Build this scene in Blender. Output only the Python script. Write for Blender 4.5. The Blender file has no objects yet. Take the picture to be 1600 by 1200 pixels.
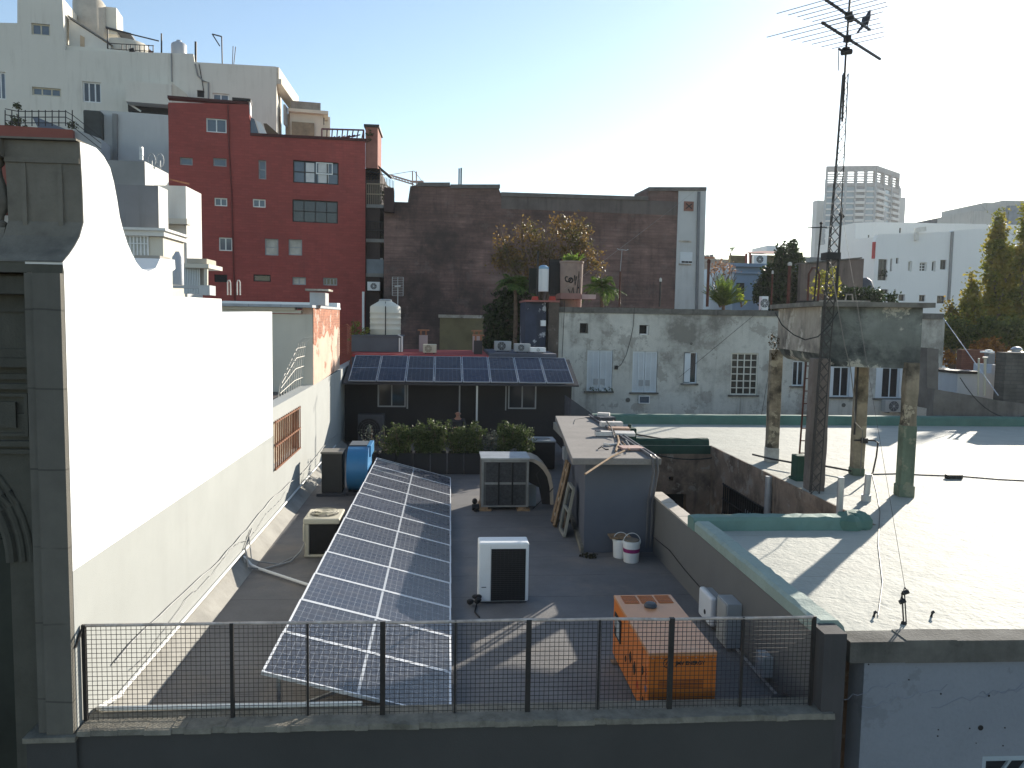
import bpy, bmesh, math, random
from math import sin, cos, pi, radians, tan, atan2, sqrt
from mathutils import Vector as V, Matrix
from mathutils.geometry import tessellate_polygon
random.seed(7)
S = bpy.context.scene
COL = S.collection
# ------------------------------------------------------------------ camera
FPX, HC = 1230.0, 4.25
_p, _s, _r = radians(4.70), radians(4.86), radians(1.0)
CF = V((sin(_s)*cos(_p), cos(_s)*cos(_p), -sin(_p)))
_r0 = V((cos(_s), -sin(_s), 0)); _u0 = _r0.cross(CF)
CR = cos(_r)*_r0 + sin(_r)*_u0
CU = -sin(_r)*_r0 + cos(_r)*_u0
CAM = V((0, 0, HC))
cd = bpy.data.cameras.new('camera'); co = bpy.data.objects.new('camera', cd); COL.objects.link(co)
m3 = Matrix((CR, CU, -CF)).transposed()
co.matrix_world = Matrix.Translation(CAM) @ m3.to_4x4()
cd.sensor_width = 36; cd.lens = FPX/1600*36; cd.clip_end = 5000; cd.clip_start = .1
S.camera = co
def ray(x, y): return CF*FPX + CR*(x-800) - CU*(y-600)
def P(x, y, X=None, Y=None, Z=None):
    """the point of the place that the survey photograph shows at (x, y), on a plane of the place"""
    d = ray(x, y)
    t = X/d.x if X is not None else Y/d.y if Y is not None else (Z-HC)/d.z
    return CAM + d*t
class Fac:
    """a vertical plane: u runs along it, v is height"""
    def __init__(s, X0, Y0, ang=0):
        a = radians(ang); s.o = V((X0, Y0, 0)); s.u = V((cos(a), sin(a), 0)); s.n = V((sin(a), -cos(a), 0))
    def uv(s, x, y):
        d = ray(x, y); t = (s.o-CAM).dot(s.n)/d.dot(s.n); q = CAM + d*t
        return ((q-s.o).dot(s.u), q.z)
    def uvs(s, pts): return [s.uv(*p) for p in pts]
    def rect(s, x0, y0, x1, y1):
        a = s.uv(x0, (y0+y1)/2)[0]; b = s.uv(x1, (y0+y1)/2)[0]; c = s.uv((x0+x1)/2, y1)[1]; d = s.uv((x0+x1)/2, y0)[1]
        return (a, c, b, d)
    def off(s, d):
        F = Fac(0, 0, 0); F.o = s.o+s.n*d; F.u = s.u; F.n = s.n; return F
    def pt(s, u, v, off=0): return s.o + s.u*u + V((0, 0, v)) + s.n*off
# ------------------------------------------------------------------ mesh builder
class MB:
    def __init__(s): s.v = []; s.f = []; s.uv = {}
    def add(s, vs, fs):
        b = len(s.v); s.v += [V(q) for q in vs]; s.f += [tuple(i+b for i in f) for f in fs]; return s
    def quad(s, a, b, c, d, uv=None):
        s.add([a, b, c, d], [(0, 1, 2, 3)])
        if uv: s.uv[len(s.f)-1] = uv
        return s
    def hexa(s, q):   # bottom 4 then top 4, same order
        return s.add(q, [(3, 2, 1, 0), (4, 5, 6, 7), (0, 1, 5, 4), (1, 2, 6, 5), (2, 3, 7, 6), (3, 0, 4, 7)])
    def box(s, x0, y0, z0, x1, y1, z1):
        return s.hexa([(x0, y0, z0), (x1, y0, z0), (x1, y1, z0), (x0, y1, z0), (x0, y0, z1), (x1, y0, z1), (x1, y1, z1), (x0, y1, z1)])
    def fbox(s, F, u0, v0, u1, v1, o0, o1):   # box on a plane, o = distance in front of it
        return s.hexa([F.pt(u0, v0, o1), F.pt(u1, v0, o1), F.pt(u1, v0, o0), F.pt(u0, v0, o0), F.pt(u0, v1, o1), F.pt(u1, v1, o1), F.pt(u1, v1, o0), F.pt(u0, v1, o0)])
    def bar(s, a, b, w, h=None):
        a = V(a); b = V(b); d = (b-a)
        if d.length < 1e-6: return s
        d.normalize(); h = h or w
        up = V((0, 0, 1)) if abs(d.z) < .95 else V((0, 1, 0))
        x = d.cross(up).normalized()*w/2; y = x.cross(d).normalized()*h/2
        return s.hexa([a-x-y, a+x-y, a+x+y, a-x+y, b-x-y, b+x-y, b+x+y, b-x+y])
    def cyl(s, a, b, r0, r1=None, n=14, cap=True):
        a = V(a); b = V(b); r1 = r0 if r1 is None else r1; d = (b-a).normalized()
        up = V((0, 0, 1)) if abs(d.z) < .95 else V((0, 1, 0))
        x = d.cross(up).normalized(); y = x.cross(d)
        vs = []; 
        for c, r in ((a, r0), (b, r1)):
            vs += [c + x*(r*cos(2*pi*i/n)) + y*(r*sin(2*pi*i/n)) for i in range(n)]
        fs = [(i, (i+1) % n, n+(i+1) % n, n+i) for i in range(n)]
        if cap: fs += [tuple(range(n))[::-1], tuple(range(n, 2*n))]
        return s.add(vs, fs)
    def tube(s, pts, r, n=6):
        pts = [V(q) for q in pts]; rings = []; vs = []
        for i, q in enumerate(pts):
            d = (pts[min(i+1, len(pts)-1)] - pts[max(i-1, 0)]).normalized()
            up = V((0, 0, 1)) if abs(d.z) < .9 else V((0, 1, 0))
            x = d.cross(up).normalized(); y = x.cross(d)
            rr = r[i] if isinstance(r, (list, tuple)) else r
            vs += [q + x*(rr*cos(2*pi*k/n)) + y*(rr*sin(2*pi*k/n)) for k in range(n)]
        m = len(pts)
        fs = [(j*n+i, j*n+(i+1) % n, (j+1)*n+(i+1) % n, (j+1)*n+i) for j in range(m-1) for i in range(n)]
        fs += [tuple(range(n))[::-1], tuple(range((m-1)*n, m*n))]
        return s.add(vs, fs)
    def lathe(s, prof, c, n=24):
        c = V(c); vs = []
        for r, z in prof: vs += [c + V((r*cos(2*pi*i/n), r*sin(2*pi*i/n), z)) for i in range(n)]
        m = len(prof)
        fs = [(j*n+i, j*n+(i+1) % n, (j+1)*n+(i+1) % n, (j+1)*n+i) for j in range(m-1) for i in range(n)]
        fs += [tuple(range(n))[::-1], tuple(range((m-1)*n, m*n))]
        return s.add(vs, fs)
    def ball(s, c, rx, ry=None, rz=None, n=12, m=8):
        ry = ry or rx; rz = rz or rx; c = V(c); vs = [c+V((0, 0, -rz))]
        for j in range(1, m):
            t = pi*j/m - pi/2
            vs += [c+V((rx*cos(t)*cos(2*pi*i/n), ry*cos(t)*sin(2*pi*i/n), rz*sin(t))) for i in range(n)]
        vs.append(c+V((0, 0, rz)))
        fs = [(0, 1+(i+1) % n, 1+i) for i in range(n)]
        fs += [(1+j*n+i, 1+j*n+(i+1) % n, 1+(j+1)*n+(i+1) % n, 1+(j+1)*n+i) for j in range(m-2) for i in range(n)]
        L = len(vs)-1; fs += [(L, 1+(m-2)*n+i, 1+(m-2)*n+(i+1) % n) for i in range(n)]
        return s.add(vs, fs)
    def slab(s, fn, loops, d0, d1):
        """polygon with holes (2-D loops) extruded between offsets d0 (front) and d1 (back); fn(u, v, off) -> point"""
        tri = tessellate_polygon([[V((a, b, 0)) for a, b in L] for L in loops])
        flat = [q for L in loops for q in L]; n = len(flat)
        vs = [fn(a, b, d0) for a, b in flat] + [fn(a, b, d1) for a, b in flat]
        fs = []
        for t in tri:
            fs.append(tuple(t)); fs.append(tuple(i+n for i in t[::-1]))
        k = 0
        for L in loops:
            m = len(L)
            for i in range(m): fs.append((k+i, k+(i+1) % m, n+k+(i+1) % m, n+k+i))
            k += m
        return s.add(vs, fs)
    def wall(s, F, outer, holes=(), thick=.3):
        L = [outer] + [[(a, b), (a, d), (c, d), (c, b)] for a, b, c, d in holes]
        return s.slab(F.pt, L, 0, -thick)
# ------------------------------------------------------------------ objects
WLOC = {}
def mesh_of(mb, name, off, mat, smooth):
    me = bpy.data.meshes.new(name)
    me.from_pydata([tuple(q-off) for q in mb.v], [], mb.f)
    if mb.uv:
        ul = me.uv_layers.new(name='UVMap')
        for fi, uvs in mb.uv.items():
            for li, q in zip(me.polygons[fi].loop_indices, uvs): ul.data[li].uv = q
    bm = bmesh.new(); bm.from_mesh(me); bmesh.ops.recalc_face_normals(bm, faces=bm.faces)
    bm.to_mesh(me); bm.free()
    if smooth:
        me.polygons.foreach_set('use_smooth', [True]*len(me.polygons))
        try: me.set_sharp_from_angle(angle=radians(40))
        except Exception: pass
    if mat: me.materials.append(mat)
    return me
def bev(o, w):
    if w:
        m = o.modifiers.new('bevel', 'BEVEL'); m.width = w; m.segments = 2; m.limit_method = 'ANGLE'; m.angle_limit = radians(50)
def props(o, label, cat, group=None, kind=None):
    if label: o['label'] = label
    if cat: o['category'] = cat
    if group: o['group'] = group
    if kind: o['kind'] = kind
    return o
def thing(name, label, cat, loc, group=None):
    o = bpy.data.objects.new(name, None); COL.objects.link(o); o.location = V(loc); o.empty_display_size = .2
    WLOC[o] = V(loc); return props(o, label, cat, group)
def part(name, mb, mat, parent, smooth=False, bevel=0, label=None):
    off = WLOC[parent]
    o = bpy.data.objects.new(name, mesh_of(mb, name, off, mat, smooth)); COL.objects.link(o); o.parent = parent
    WLOC[o] = off; bev(o, bevel)
    if label: o['label'] = label
    return o
def solo(name, mb, mat, label, cat, group=None, kind=None, smooth=False, bevel=0):
    xs = [q.x for q in mb.v]; ys = [q.y for q in mb.v]; zs = [q.z for q in mb.v]
    off = V(((min(xs)+max(xs))/2, (min(ys)+max(ys))/2, min(zs)))
    o = bpy.data.objects.new(name, mesh_of(mb, name, off, mat, smooth)); COL.objects.link(o); o.location = off
    WLOC[o] = off; bev(o, bevel); return props(o, label, cat, group, kind)
def dup(root, shift, label=None, rotz=None):
    def cp(o, par):
        c = o.copy(); COL.objects.link(c); c.parent = par
        for ch in list(o.children): cp(ch, c)
        return c
    r = cp(root, None); r.location = root.location + V(shift)
    if rotz is not None: r.rotation_euler.z = rotz
    if label: r['label'] = label
    return r
# ------------------------------------------------------------------ materials
def nd(nt, t, **kw):
    n = nt.nodes.new(t)
    for k, v in kw.items():
        if k in n.inputs: n.inputs[k].default_value = v
        else: setattr(n, k, v)
    return n
def ramp(nt, a, b, src):
    n = nt.nodes.new('ShaderNodeMapRange'); n.inputs['From Min'].default_value = a; n.inputs['From Max'].default_value = b
    nt.links.new(src, n.inputs['Value']); return n.outputs['Result']
def mixc(nt, fac, a, b, mode='MIX'):
    n = nt.nodes.new('ShaderNodeMix'); n.data_type = 'RGBA'; n.blend_type = mode
    for i, q in ((0, fac), (6, a), (7, b)):
        if hasattr(q, 'is_linked') or hasattr(q, 'links'): nt.links.new(q, n.inputs[i])
        else: n.inputs[i].default_value = q if i == 0 else (*q[:3], 1)
    return n.outputs[2]
def mulf(nt, a, k):
    n = nt.nodes.new('ShaderNodeMath'); n.operation = 'MULTIPLY'; n.use_clamp = True
    nt.links.new(a, n.inputs[0])
    if isinstance(k, (int, float)): n.inputs[1].default_value = k
    else: nt.links.new(k, n.inputs[1])
    return n.outputs[0]
def noise(nt, vec, scale, detail=5, rough=.6, sc3=None):
    if sc3:
        mp = nt.nodes.new('ShaderNodeMapping'); mp.inputs['Scale'].default_value = sc3; nt.links.new(vec, mp.inputs['Vector']); vec = mp.outputs[0]
    n = nd(nt, 'ShaderNodeTexNoise', Scale=scale, Detail=detail, Roughness=rough); nt.links.new(vec, n.inputs['Vector']); return n.outputs['Fac']
MATS = {}
def mat(name, col, rough=.85, metal=0, var=.18, vs=1.2, streak=0, grime=(.05, .045, .04), stain=0, stain_s=.7, stain_at=.55, bump=.15, bs=60,
        chip=0, chipc=(.5, .45, .4), chip_s=3, spec=.35, brick=None, seam=None, coat=0, fine=.0, hband=0, bump2=None):
    if name in MATS: return MATS[name]
    m = bpy.data.materials.new(name); m.use_nodes = True; nt = m.node_tree; nt.nodes.clear()
    out = nd(nt, 'ShaderNodeOutputMaterial'); b = nd(nt, 'ShaderNodeBsdfPrincipled', Roughness=rough, Metallic=metal)
    b.inputs['Specular IOR Level'].default_value = spec; b.inputs['Coat Weight'].default_value = coat
    nt.links.new(b.outputs[0], out.inputs[0])
    tc = nd(nt, 'ShaderNodeTexCoord'); vec = tc.outputs['Object']
    lo = tuple(c*(1-var) for c in col); hi = tuple(min(1, c*(1+var)) for c in col)
    c = mixc(nt, ramp(nt, .3, .7, noise(nt, vec, vs, 6, .65)), lo, hi)
    height = None
    if brick:   # (mortar colour, brick width, height, strength)
        sx = nd(nt, 'ShaderNodeSeparateXYZ'); nt.links.new(vec, sx.inputs[0])
        ad = nd(nt, 'ShaderNodeMath', operation='ADD'); nt.links.new(sx.outputs[0], ad.inputs[0]); nt.links.new(sx.outputs[1], ad.inputs[1])
        cx = nd(nt, 'ShaderNodeCombineXYZ'); nt.links.new(ad.outputs[0], cx.inputs[0]); nt.links.new(sx.outputs[2], cx.inputs[1])
        bt = nd(nt, 'ShaderNodeTexBrick', Scale=1.0); nt.links.new(cx.outputs[0], bt.inputs['Vector'])
        bt.inputs['Brick Width'].default_value = brick[1]; bt.inputs['Row Height'].default_value = brick[2]; bt.inputs['Mortar Size'].default_value = brick[2]*.12
        bt.inputs['Color1'].default_value = (.75, .72, .7, 1); bt.inputs['Color2'].default_value = (1.2, 1.1, 1.05, 1); bt.inputs['Mortar'].default_value = (*brick[0], 1)
        c2 = mixc(nt, brick[3], c, bt.outputs['Color'], 'MULTIPLY'); c = c2; height = bt.outputs['Fac']
    if seam:    # (axis, spacing, darkness): sheet laps
        sx = nd(nt, 'ShaderNodeSeparateXYZ'); nt.links.new(vec, sx.inputs[0])
        wob = noise(nt, vec, .8, 2)
        w2 = nd(nt, 'ShaderNodeMath', operation='MULTIPLY_ADD'); nt.links.new(wob, w2.inputs[0]); w2.inputs[1].default_value = .12; nt.links.new(sx.outputs[seam[0]], w2.inputs[2])
        dv = nd(nt, 'ShaderNodeMath', operation='DIVIDE'); nt.links.new(w2.outputs[0], dv.inputs[0]); dv.inputs[1].default_value = seam[1]
        fr = nd(nt, 'ShaderNodeMath', operation='FRACT'); nt.links.new(dv.outputs[0], fr.inputs[0])
        lt = nd(nt, 'ShaderNodeMath', operation='LESS_THAN'); nt.links.new(fr.outputs[0], lt.inputs[0]); lt.inputs[1].default_value = .016/seam[1]
        brk = ramp(nt, .38, .5, noise(nt, vec, 1.3, 3))
        c = mixc(nt, mulf(nt, mulf(nt, lt.outputs[0], seam[2]), brk), c, tuple(q*.35 for q in col))
    if fine:
        c = mixc(nt, mulf(nt, ramp(nt, .45, .7, noise(nt, vec, 26, 4, .7)), fine), c, tuple(q*.55 for q in col))
    if hband:
        c = mixc(nt, mulf(nt, ramp(nt, .42, .62, noise(nt, vec, 1, 4, .7, (.35, .35, 5.5))), hband), c, tuple(q*.55 for q in col))
    if stain:
        f = mulf(nt, ramp(nt, stain_at, stain_at+.16, noise(nt, vec, stain_s, 9, .68)), stain)
        c = mixc(nt, f, c, grime)
    if streak:
        f1 = ramp(nt, .5, .72, noise(nt, vec, 1, 5, .62, (3.2, 3.2, .28)))
        f2 = ramp(nt, .35, .65, noise(nt, vec, .5, 3))
        c = mixc(nt, mulf(nt, mulf(nt, f1, f2), streak), c, grime)
    if chip:
        c = mixc(nt, mulf(nt, ramp(nt, .565, .59, noise(nt, vec, chip_s, 10, .7)), chip), c, chipc)
    nt.links.new(c, b.inputs['Base Color'])
    if bump:
        bp = nd(nt, 'ShaderNodeBump', Strength=bump, Distance=.02); nt.links.new(noise(nt, vec, bs, 4), bp.inputs['Height'])
        nt.links.new(bp.outputs[0], b.inputs['Normal'])
        if bump2:
            b3 = nd(nt, 'ShaderNodeBump', Strength=bump2[1], Distance=bump2[2]); nt.links.new(noise(nt, vec, bump2[0], 4, .6), b3.inputs['Height']); nt.links.new(bp.outputs[0], b3.inputs['Normal']); nt.links.new(b3.outputs[0], b.inputs['Normal'])
        if height is not None:
            b2 = nd(nt, 'ShaderNodeBump', Strength=.4, Distance=-.01); nt.links.new(height, b2.inputs['Height']); nt.links.new(bp.outputs[0], b2.inputs['Normal']); nt.links.new(b2.outputs[0], b.inputs['Normal'])
    MATS[name] = m; return m
def leafmat(name, a, b, c3=None, trans=.35):
    if name in MATS: return MATS[name]
    m = bpy.data.materials.new(name); m.use_nodes = True; nt = m.node_tree; nt.nodes.clear()
    out = nd(nt, 'ShaderNodeOutputMaterial'); g = nd(nt, 'ShaderNodeNewGeometry')
    c = mixc(nt, g.outputs['Random Per Island'], a, b)
    if c3:
        tc = nd(nt, 'ShaderNodeTexCoord')
        c = mixc(nt, ramp(nt, .45, .62, noise(nt, tc.outputs['Object'], .9, 3)), c, c3)
    d = nd(nt, 'ShaderNodeBsdfPrincipled', Roughness=.5); d.inputs['Specular IOR Level'].default_value = .15; t = nd(nt, 'ShaderNodeBsdfTranslucent'); mx = nd(nt, 'ShaderNodeMixShader', Fac=trans)
    nt.links.new(c, d.inputs['Base Color']); nt.links.new(c, t.inputs['Color'])
    nt.links.new(d.outputs[0], mx.inputs[1]); nt.links.new(t.outputs[0], mx.inputs[2]); nt.links.new(mx.outputs[0], out.inputs[0])
    MATS[name] = m; return m
def cellmat(name, nx, ny, lw, cell, line, rough=.12, mid=.012, sp=.55):
    m = bpy.data.materials.new(name); m.use_nodes = True; nt = m.node_tree; nt.nodes.clear()
    out = nd(nt, 'ShaderNodeOutputMaterial'); b = nd(nt, 'ShaderNodeBsdfPrincipled', Roughness=rough); nt.links.new(b.outputs[0], out.inputs[0])
    uv = nd(nt, 'ShaderNodeUVMap'); sx = nd(nt, 'ShaderNodeSeparateXYZ'); nt.links.new(uv.outputs[0], sx.inputs[0])
    def M(op, a, k=None):
        n = nd(nt, 'ShaderNodeMath', operation=op)
        for i, q in enumerate((a, k)):
            if q is None: continue
            if isinstance(q, (int, float)): n.inputs[i].default_value = q
            else: nt.links.new(q, n.inputs[i])
        return n.outputs[0]
    def lines(o, n, w):
        f = M('FRACT', M('MULTIPLY', o, n)); return M('MAXIMUM', M('LESS_THAN', f, w), M('GREATER_THAN', f, 1-w))
    l = M('MAXIMUM', lines(sx.outputs[0], nx, lw[0]), lines(sx.outputs[1], ny, lw[1]))
    md = M('LESS_THAN', M('ABSOLUTE', M('SUBTRACT', sx.outputs[0], .5)), mid)
    oi = nd(nt, 'ShaderNodeObjectInfo')
    cc = mixc(nt, oi.outputs['Random'], cell[0], cell[1])
    c = mixc(nt, mulf(nt, l, line[1]), cc, line[0]); c = mixc(nt, md, c, line[0])
    tc = nd(nt, 'ShaderNodeTexCoord')
    c = mixc(nt, mulf(nt, ramp(nt, .4, .8, noise(nt, tc.outputs['Object'], 2.2, 6)), .10), c, (.32, .30, .27))
    nt.links.new(c, b.inputs['Base Color']); b.inputs['Specular IOR Level'].default_value = sp
    nt.links.new(ramp(nt, .2, .9, noise(nt, tc.outputs['Object'], 5, 4)), b.inputs['Roughness'])
    r = [n for n in nt.nodes if n.bl_idname == 'ShaderNodeMapRange'][-1]; r.inputs['To Min'].default_value = rough; r.inputs['To Max'].default_value = rough+.2
    MATS[name] = m; return m
# foliage -----------------------------------------------------------
def rdir(rng):
    while True:
        v = V((rng.uniform(-1, 1), rng.uniform(-1, 1), rng.uniform(-1, 1)))
        if .05 < v.length < 1: return v.normalized()
def leaf(mb, c, d, n, L, W):
    d = d.normalized(); x = d.cross(n)
    if x.length < 1e-3: return
    x.normalize(); mb.add([c-d*L*.5, c+x*W*.5, c+d*L*.5, c-x*W*.5], [(0, 1, 2, 3)])
def crown(mb, blobs, n, size, seed=1, clump=10, spread=.25, shell=.55, aspect=.6):
    """leaf clumps spread through the volume of several ellipsoids (centre, radii)"""
    rng = random.Random(seed); vol = [b[1][0]*b[1][1]*b[1][2] for b in blobs]; tot = sum(vol)
    for b, w in zip(blobs, vol):
        c, r = V(b[0]), b[1]
        for _ in range(max(1, int(n*w/tot/clump))):
            rad = shell + (1-shell)*rng.random()**.7
            if rng.random() < .12: rad *= 1.12
            q = rdir(rng)*rad; k = c + V((q.x*r[0], q.y*r[1], q.z*r[2]))
            for _ in range(clump):
                o = rdir(rng)*rng.random()*spread
                s = size*rng.uniform(.6, 1.3)
                leaf(mb, k+o, rdir(rng), rdir(rng), s, s*aspect)
def limbs(mb, base, tips, r, seed=1):
    rng = random.Random(seed); base = V(base)
    for t in tips:
        t = V(t); pts = []; k = 6
        for i in range(k+1):
            f = i/k; q = base.lerp(t, f); q = q + V((rng.uniform(-1, 1), rng.uniform(-1, 1), rng.uniform(-.5, .5)))*(.06*(t-base).length*sin(pi*f)); pts.append(q)
        mb.tube(pts, [max(.008, r*(1-f/k*.85)) for f in range(k+1)], 6)
def frond(mb, base, azim, length, rise, droop, lw, nl=16, seed=0):
    rng = random.Random(seed); pts = []
    for i in range(nl+1):
        f = i/nl; h = length*f*cos(rise)*(1-.12*f); z = length*(f*sin(rise) - droop*f*f)
        pts.append(V(base)+V((cos(azim)*h, sin(azim)*h, z)))
    mb.tube(pts, [.025*(1-i/nl*.8) for i in range(nl+1)], 4)
    side = V((-sin(azim), cos(azim), 0))
    for i in range(2, nl+1):
        d = (pts[i]-pts[i-1]).normalized()
        for s in (-1, 1):
            for h in (0, .5):
                q = pts[i-1].lerp(pts[i], h); L = lw*sin(pi*min(1, .15+.85*i/nl))**.6*rng.uniform(.8, 1.1)
                dirn = (side*s + d*.55 + V((0, 0, -.35+rng.uniform(-.15, .15)))).normalized()
                leaf(mb, q+dirn*L*.5, dirn, d.cross(side)+rdir(rng)*.3, L, max(.03, L*.09))
# ================================================================== materials
DECK = mat('deck_membrane', (.155, .15, .147), .8, var=.22, vs=.9, stain=.7, stain_s=.55, stain_at=.52, grime=(.24, .205, .17), seam=(1, 1.0, .8), bump=.25, bs=30, fine=.25)
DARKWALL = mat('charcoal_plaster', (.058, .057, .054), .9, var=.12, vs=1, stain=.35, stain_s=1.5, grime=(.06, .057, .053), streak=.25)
MIDGREY = mat('grey_plaster', (.16, .165, .165), .9, var=.08, vs=.8, streak=.25, grime=(.09, .09, .085), fine=.1)
DADO = mat('pale_grey_paint', (.36, .37, .35), .8, var=.05, vs=1.2, streak=.22, grime=(.25, .25, .235), bump=.1)
WHITE = mat('white_plaster', (.80, .80, .77), .85, var=.03, streak=.12, grime=(.6, .58, .53))
STONE = mat('old_stone', (.19, .172, .14), .92, var=.25, vs=2, streak=.7, grime=(.06, .058, .05), stain=.5, stain_s=1.1, bump=.4, bs=45)
STONE2 = mat('old_stone_facade', (.085, .082, .066), .92, var=.2, vs=2, streak=.6, grime=(.035, .034, .03), bump=.4, bs=45)
COPE = mat('mossy_coping', (.19, .175, .14), .95, var=.35, vs=5, stain=.8, stain_s=3, grime=(.075, .07, .05), bump=.6, bs=35)
ROOFW = mat('pale_roof_membrane', (.37, .37, .315), .75, var=.10, vs=1.1, bump2=(3.5, .4, .05), stain=.7, stain_s=.8, stain_at=.53, grime=(.33, .32, .27), seam=(1, .95, .45), bump=.5, bs=16, fine=.13)
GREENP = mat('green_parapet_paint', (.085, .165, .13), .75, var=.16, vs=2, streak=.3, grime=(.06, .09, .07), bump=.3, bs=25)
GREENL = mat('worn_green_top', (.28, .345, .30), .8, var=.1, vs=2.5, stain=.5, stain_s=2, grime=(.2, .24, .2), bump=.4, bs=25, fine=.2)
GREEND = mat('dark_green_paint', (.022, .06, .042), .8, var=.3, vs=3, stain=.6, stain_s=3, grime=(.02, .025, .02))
MOULD = mat('mouldy_wall', (.27, .195, .14), .95, var=.35, vs=1.5, streak=1, grime=(.035, .028, .022), stain=.75, stain_s=.9, stain_at=.48, bump=.5, bs=30, chip=.7, chipc=(.36, .31, .25), chip_s=2.2)
CONC = mat('weathered_concrete', (.36, .32, .265), .95, var=.25, vs=1.6, streak=1, grime=(.07, .062, .055), stain=.8, stain_s=.75, stain_at=.5, bump=.5, bs=35, chip=.5, chipc=(.6, .56, .48), chip_s=1.6)
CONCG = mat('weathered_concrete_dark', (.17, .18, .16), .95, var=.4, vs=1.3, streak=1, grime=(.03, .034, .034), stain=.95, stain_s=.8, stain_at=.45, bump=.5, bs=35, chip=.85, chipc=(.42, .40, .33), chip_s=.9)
PILLAR = mat('pillar_concrete', (.27, .225, .16), .95, var=.4, vs=2.5, streak=1, grime=(.03, .026, .02), stain=.9, stain_s=1.6, stain_at=.47, bump=.6, bs=30, chip=.6, chipc=(.48, .42, .3), chip_s=2)
STUCCO = mat('peeling_stucco', (.56, .545, .485), .92, var=.16, vs=1.1, streak=.9, grime=(.15, .14, .12), stain=.85, stain_s=.55, stain_at=.48, bump=.4, bs=30, chip=.55, chipc=(.24, .22, .19), chip_s=.9, fine=.35)
STUCCOD = mat('dirty_parapet_band', (.13, .125, .11), .95, var=.4, vs=2.2, streak=.9, grime=(.03, .03, .027), bump=.5, bs=30, stain=.7, stain_s=2.5)
BLUEW = mat('bluish_old_wall', (.215, .235, .265), .92, var=.07, vs=.9, stain=.55, stain_s=.6, stain_at=.54, grime=(.14, .16, .195), bump=.35, bs=25, chip=.22, chipc=(.09, .095, .10), chip_s=1.2, fine=.15)
REDP = mat('red_painted_brick', (.33, .072, .06), .85, var=.14, vs=.35, brick=((.75, .75, .75), .5, .16, .45), hband=.12, stain=.25, stain_s=.3, streak=.55, grime=(.17, .05, .045), bump=.2, bs=10)
REDRF = mat('red_roof_paint', (.36, .05, .045), .8, var=.2)
OLDBR = mat('sooty_brick', (.19, .12, .103), .95, hband=.55, var=.45, vs=.35, brick=((.7, .7, .7), .5, .17, .5), streak=.7, grime=(.04, .032, .03), stain=.8, stain_s=.22, stain_at=.46, bump=.4, bs=8, chip=.25, chipc=(.17, .14, .125), chip_s=.8)
APTW = mat('cream_apartment_render', (.66, .635, .56), .9, var=.05, vs=.2, streak=.45, grime=(.36, .33, .27), bump=.05)
GREYB = mat('grey_render', (.25, .255, .25), .9, var=.14, vs=.6, streak=.7, grime=(.15, .145, .135))
CREAM = mat('cream_plaster', (.60, .56, .47), .9, var=.06, streak=.3, grime=(.4, .37, .3))
PEEL = mat('peeled_brick_plaster', (.62, .44, .34), .95, var=.14, vs=1.5, streak=.5, grime=(.34, .2, .14), chip=.9, chipc=(.33, .17, .11), chip_s=1.3, bump=.6, bs=25)
RUST = mat('rusty_steel', (.19, .075, .035), .85, var=.45, vs=6, stain=.5, stain_s=4, grime=(.3, .17, .1))
DRUST = mat('dark_rust', (.085, .032, .022), .85, var=.4, vs=6)
IRON = mat('dark_iron', (.025, .023, .022), .6, var=.3, vs=5, stain=.4, stain_s=6, grime=(.07, .04, .025))
GALV = mat('galvanised_steel', (.42, .43, .43), .45, .6, var=.15, vs=4)
ALU = mat('aluminium_frame', (.62, .63, .62), .4, .35, var=.05)
WPAINT = mat('white_enamel', (.72, .73, .72), .45, var=.05, stain=.25, stain_s=3, grime=(.5, .48, .43), bump=.03)
BEIGE = mat('beige_enamel', (.52, .48, .37), .5, var=.08, stain=.35, stain_s=4, grime=(.35, .3, .22))
BLACK = mat('black_grille', (.012, .012, .013), .6, var=.3, vs=8)
DGREY = mat('dark_grey_enamel', (.055, .06, .07), .5, var=.15)
LGREY = mat('light_grey_enamel', (.33, .345, .35), .5, var=.1)
ORANGE = mat('orange_enamel', (.60, .165, .022), .45, var=.06, stain=.25, stain_s=3, grime=(.45, .15, .05), bump=.03)
BLUE = mat('blue_fan_paint', (.04, .20, .40), .4, var=.12, stain=.3, stain_s=4, grime=(.1, .2, .28), bump=.03)
WOOD = mat('weathered_wood', (.27, .18, .105), .9, var=.35, vs=8, bump=.3)
PVC = mat('white_pvc', (.74, .74, .71), .5, var=.04, bump=0)
CABLE = mat('black_cable', (.02, .02, .02), .6, bump=0)
CABLEG = mat('grey_cable', (.30, .30, .29), .6, bump=0)
GLASS = mat('window_glass', (.025, .03, .035), .06, spec=.6, bump=0, var=.3, vs=.8)
GLASSB = mat('window_glass_blue', (.085, .11, .14), .08, spec=.6, bump=0, var=.25, vs=.8)
GLASSC = mat('curtained_window', (.42, .40, .35), .3, spec=.5, bump=0, var=.3, vs=1.5)
SHUT = mat('white_shutter', (.60, .64, .66), .6, var=.06, streak=.3, grime=(.38, .4, .42))
TILE = mat('terracotta_tile', (.34, .15, .08), .9, var=.3, vs=6)
POLY = mat('cream_polyethylene', (.62, .59, .49), .45, var=.04, bump=.03)
GREYT = mat('grey_polyethylene', (.42, .43, .45), .4, var=.05)
BARK = mat('bark', (.12, .085, .06), .95, var=.4, vs=5, bump=.6)
POT = mat('black_pot', (.018, .018, .02), .55, var=.2)
SOIL = mat('soil', (.06, .045, .03), .95)
CELL = cellmat('mono_cells', 24, 6, (.024, .018), ((.030, .031, .040), (.042, .046, .066)), ((.40, .42, .44), .52), .2, .008)
CELLR = cellmat('roof_cells', 2, 6, (.004, .02), ((.006, .008, .018), (.008, .014, .04)), ((.22, .25, .30), .45), .1, .008, .10)
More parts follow.
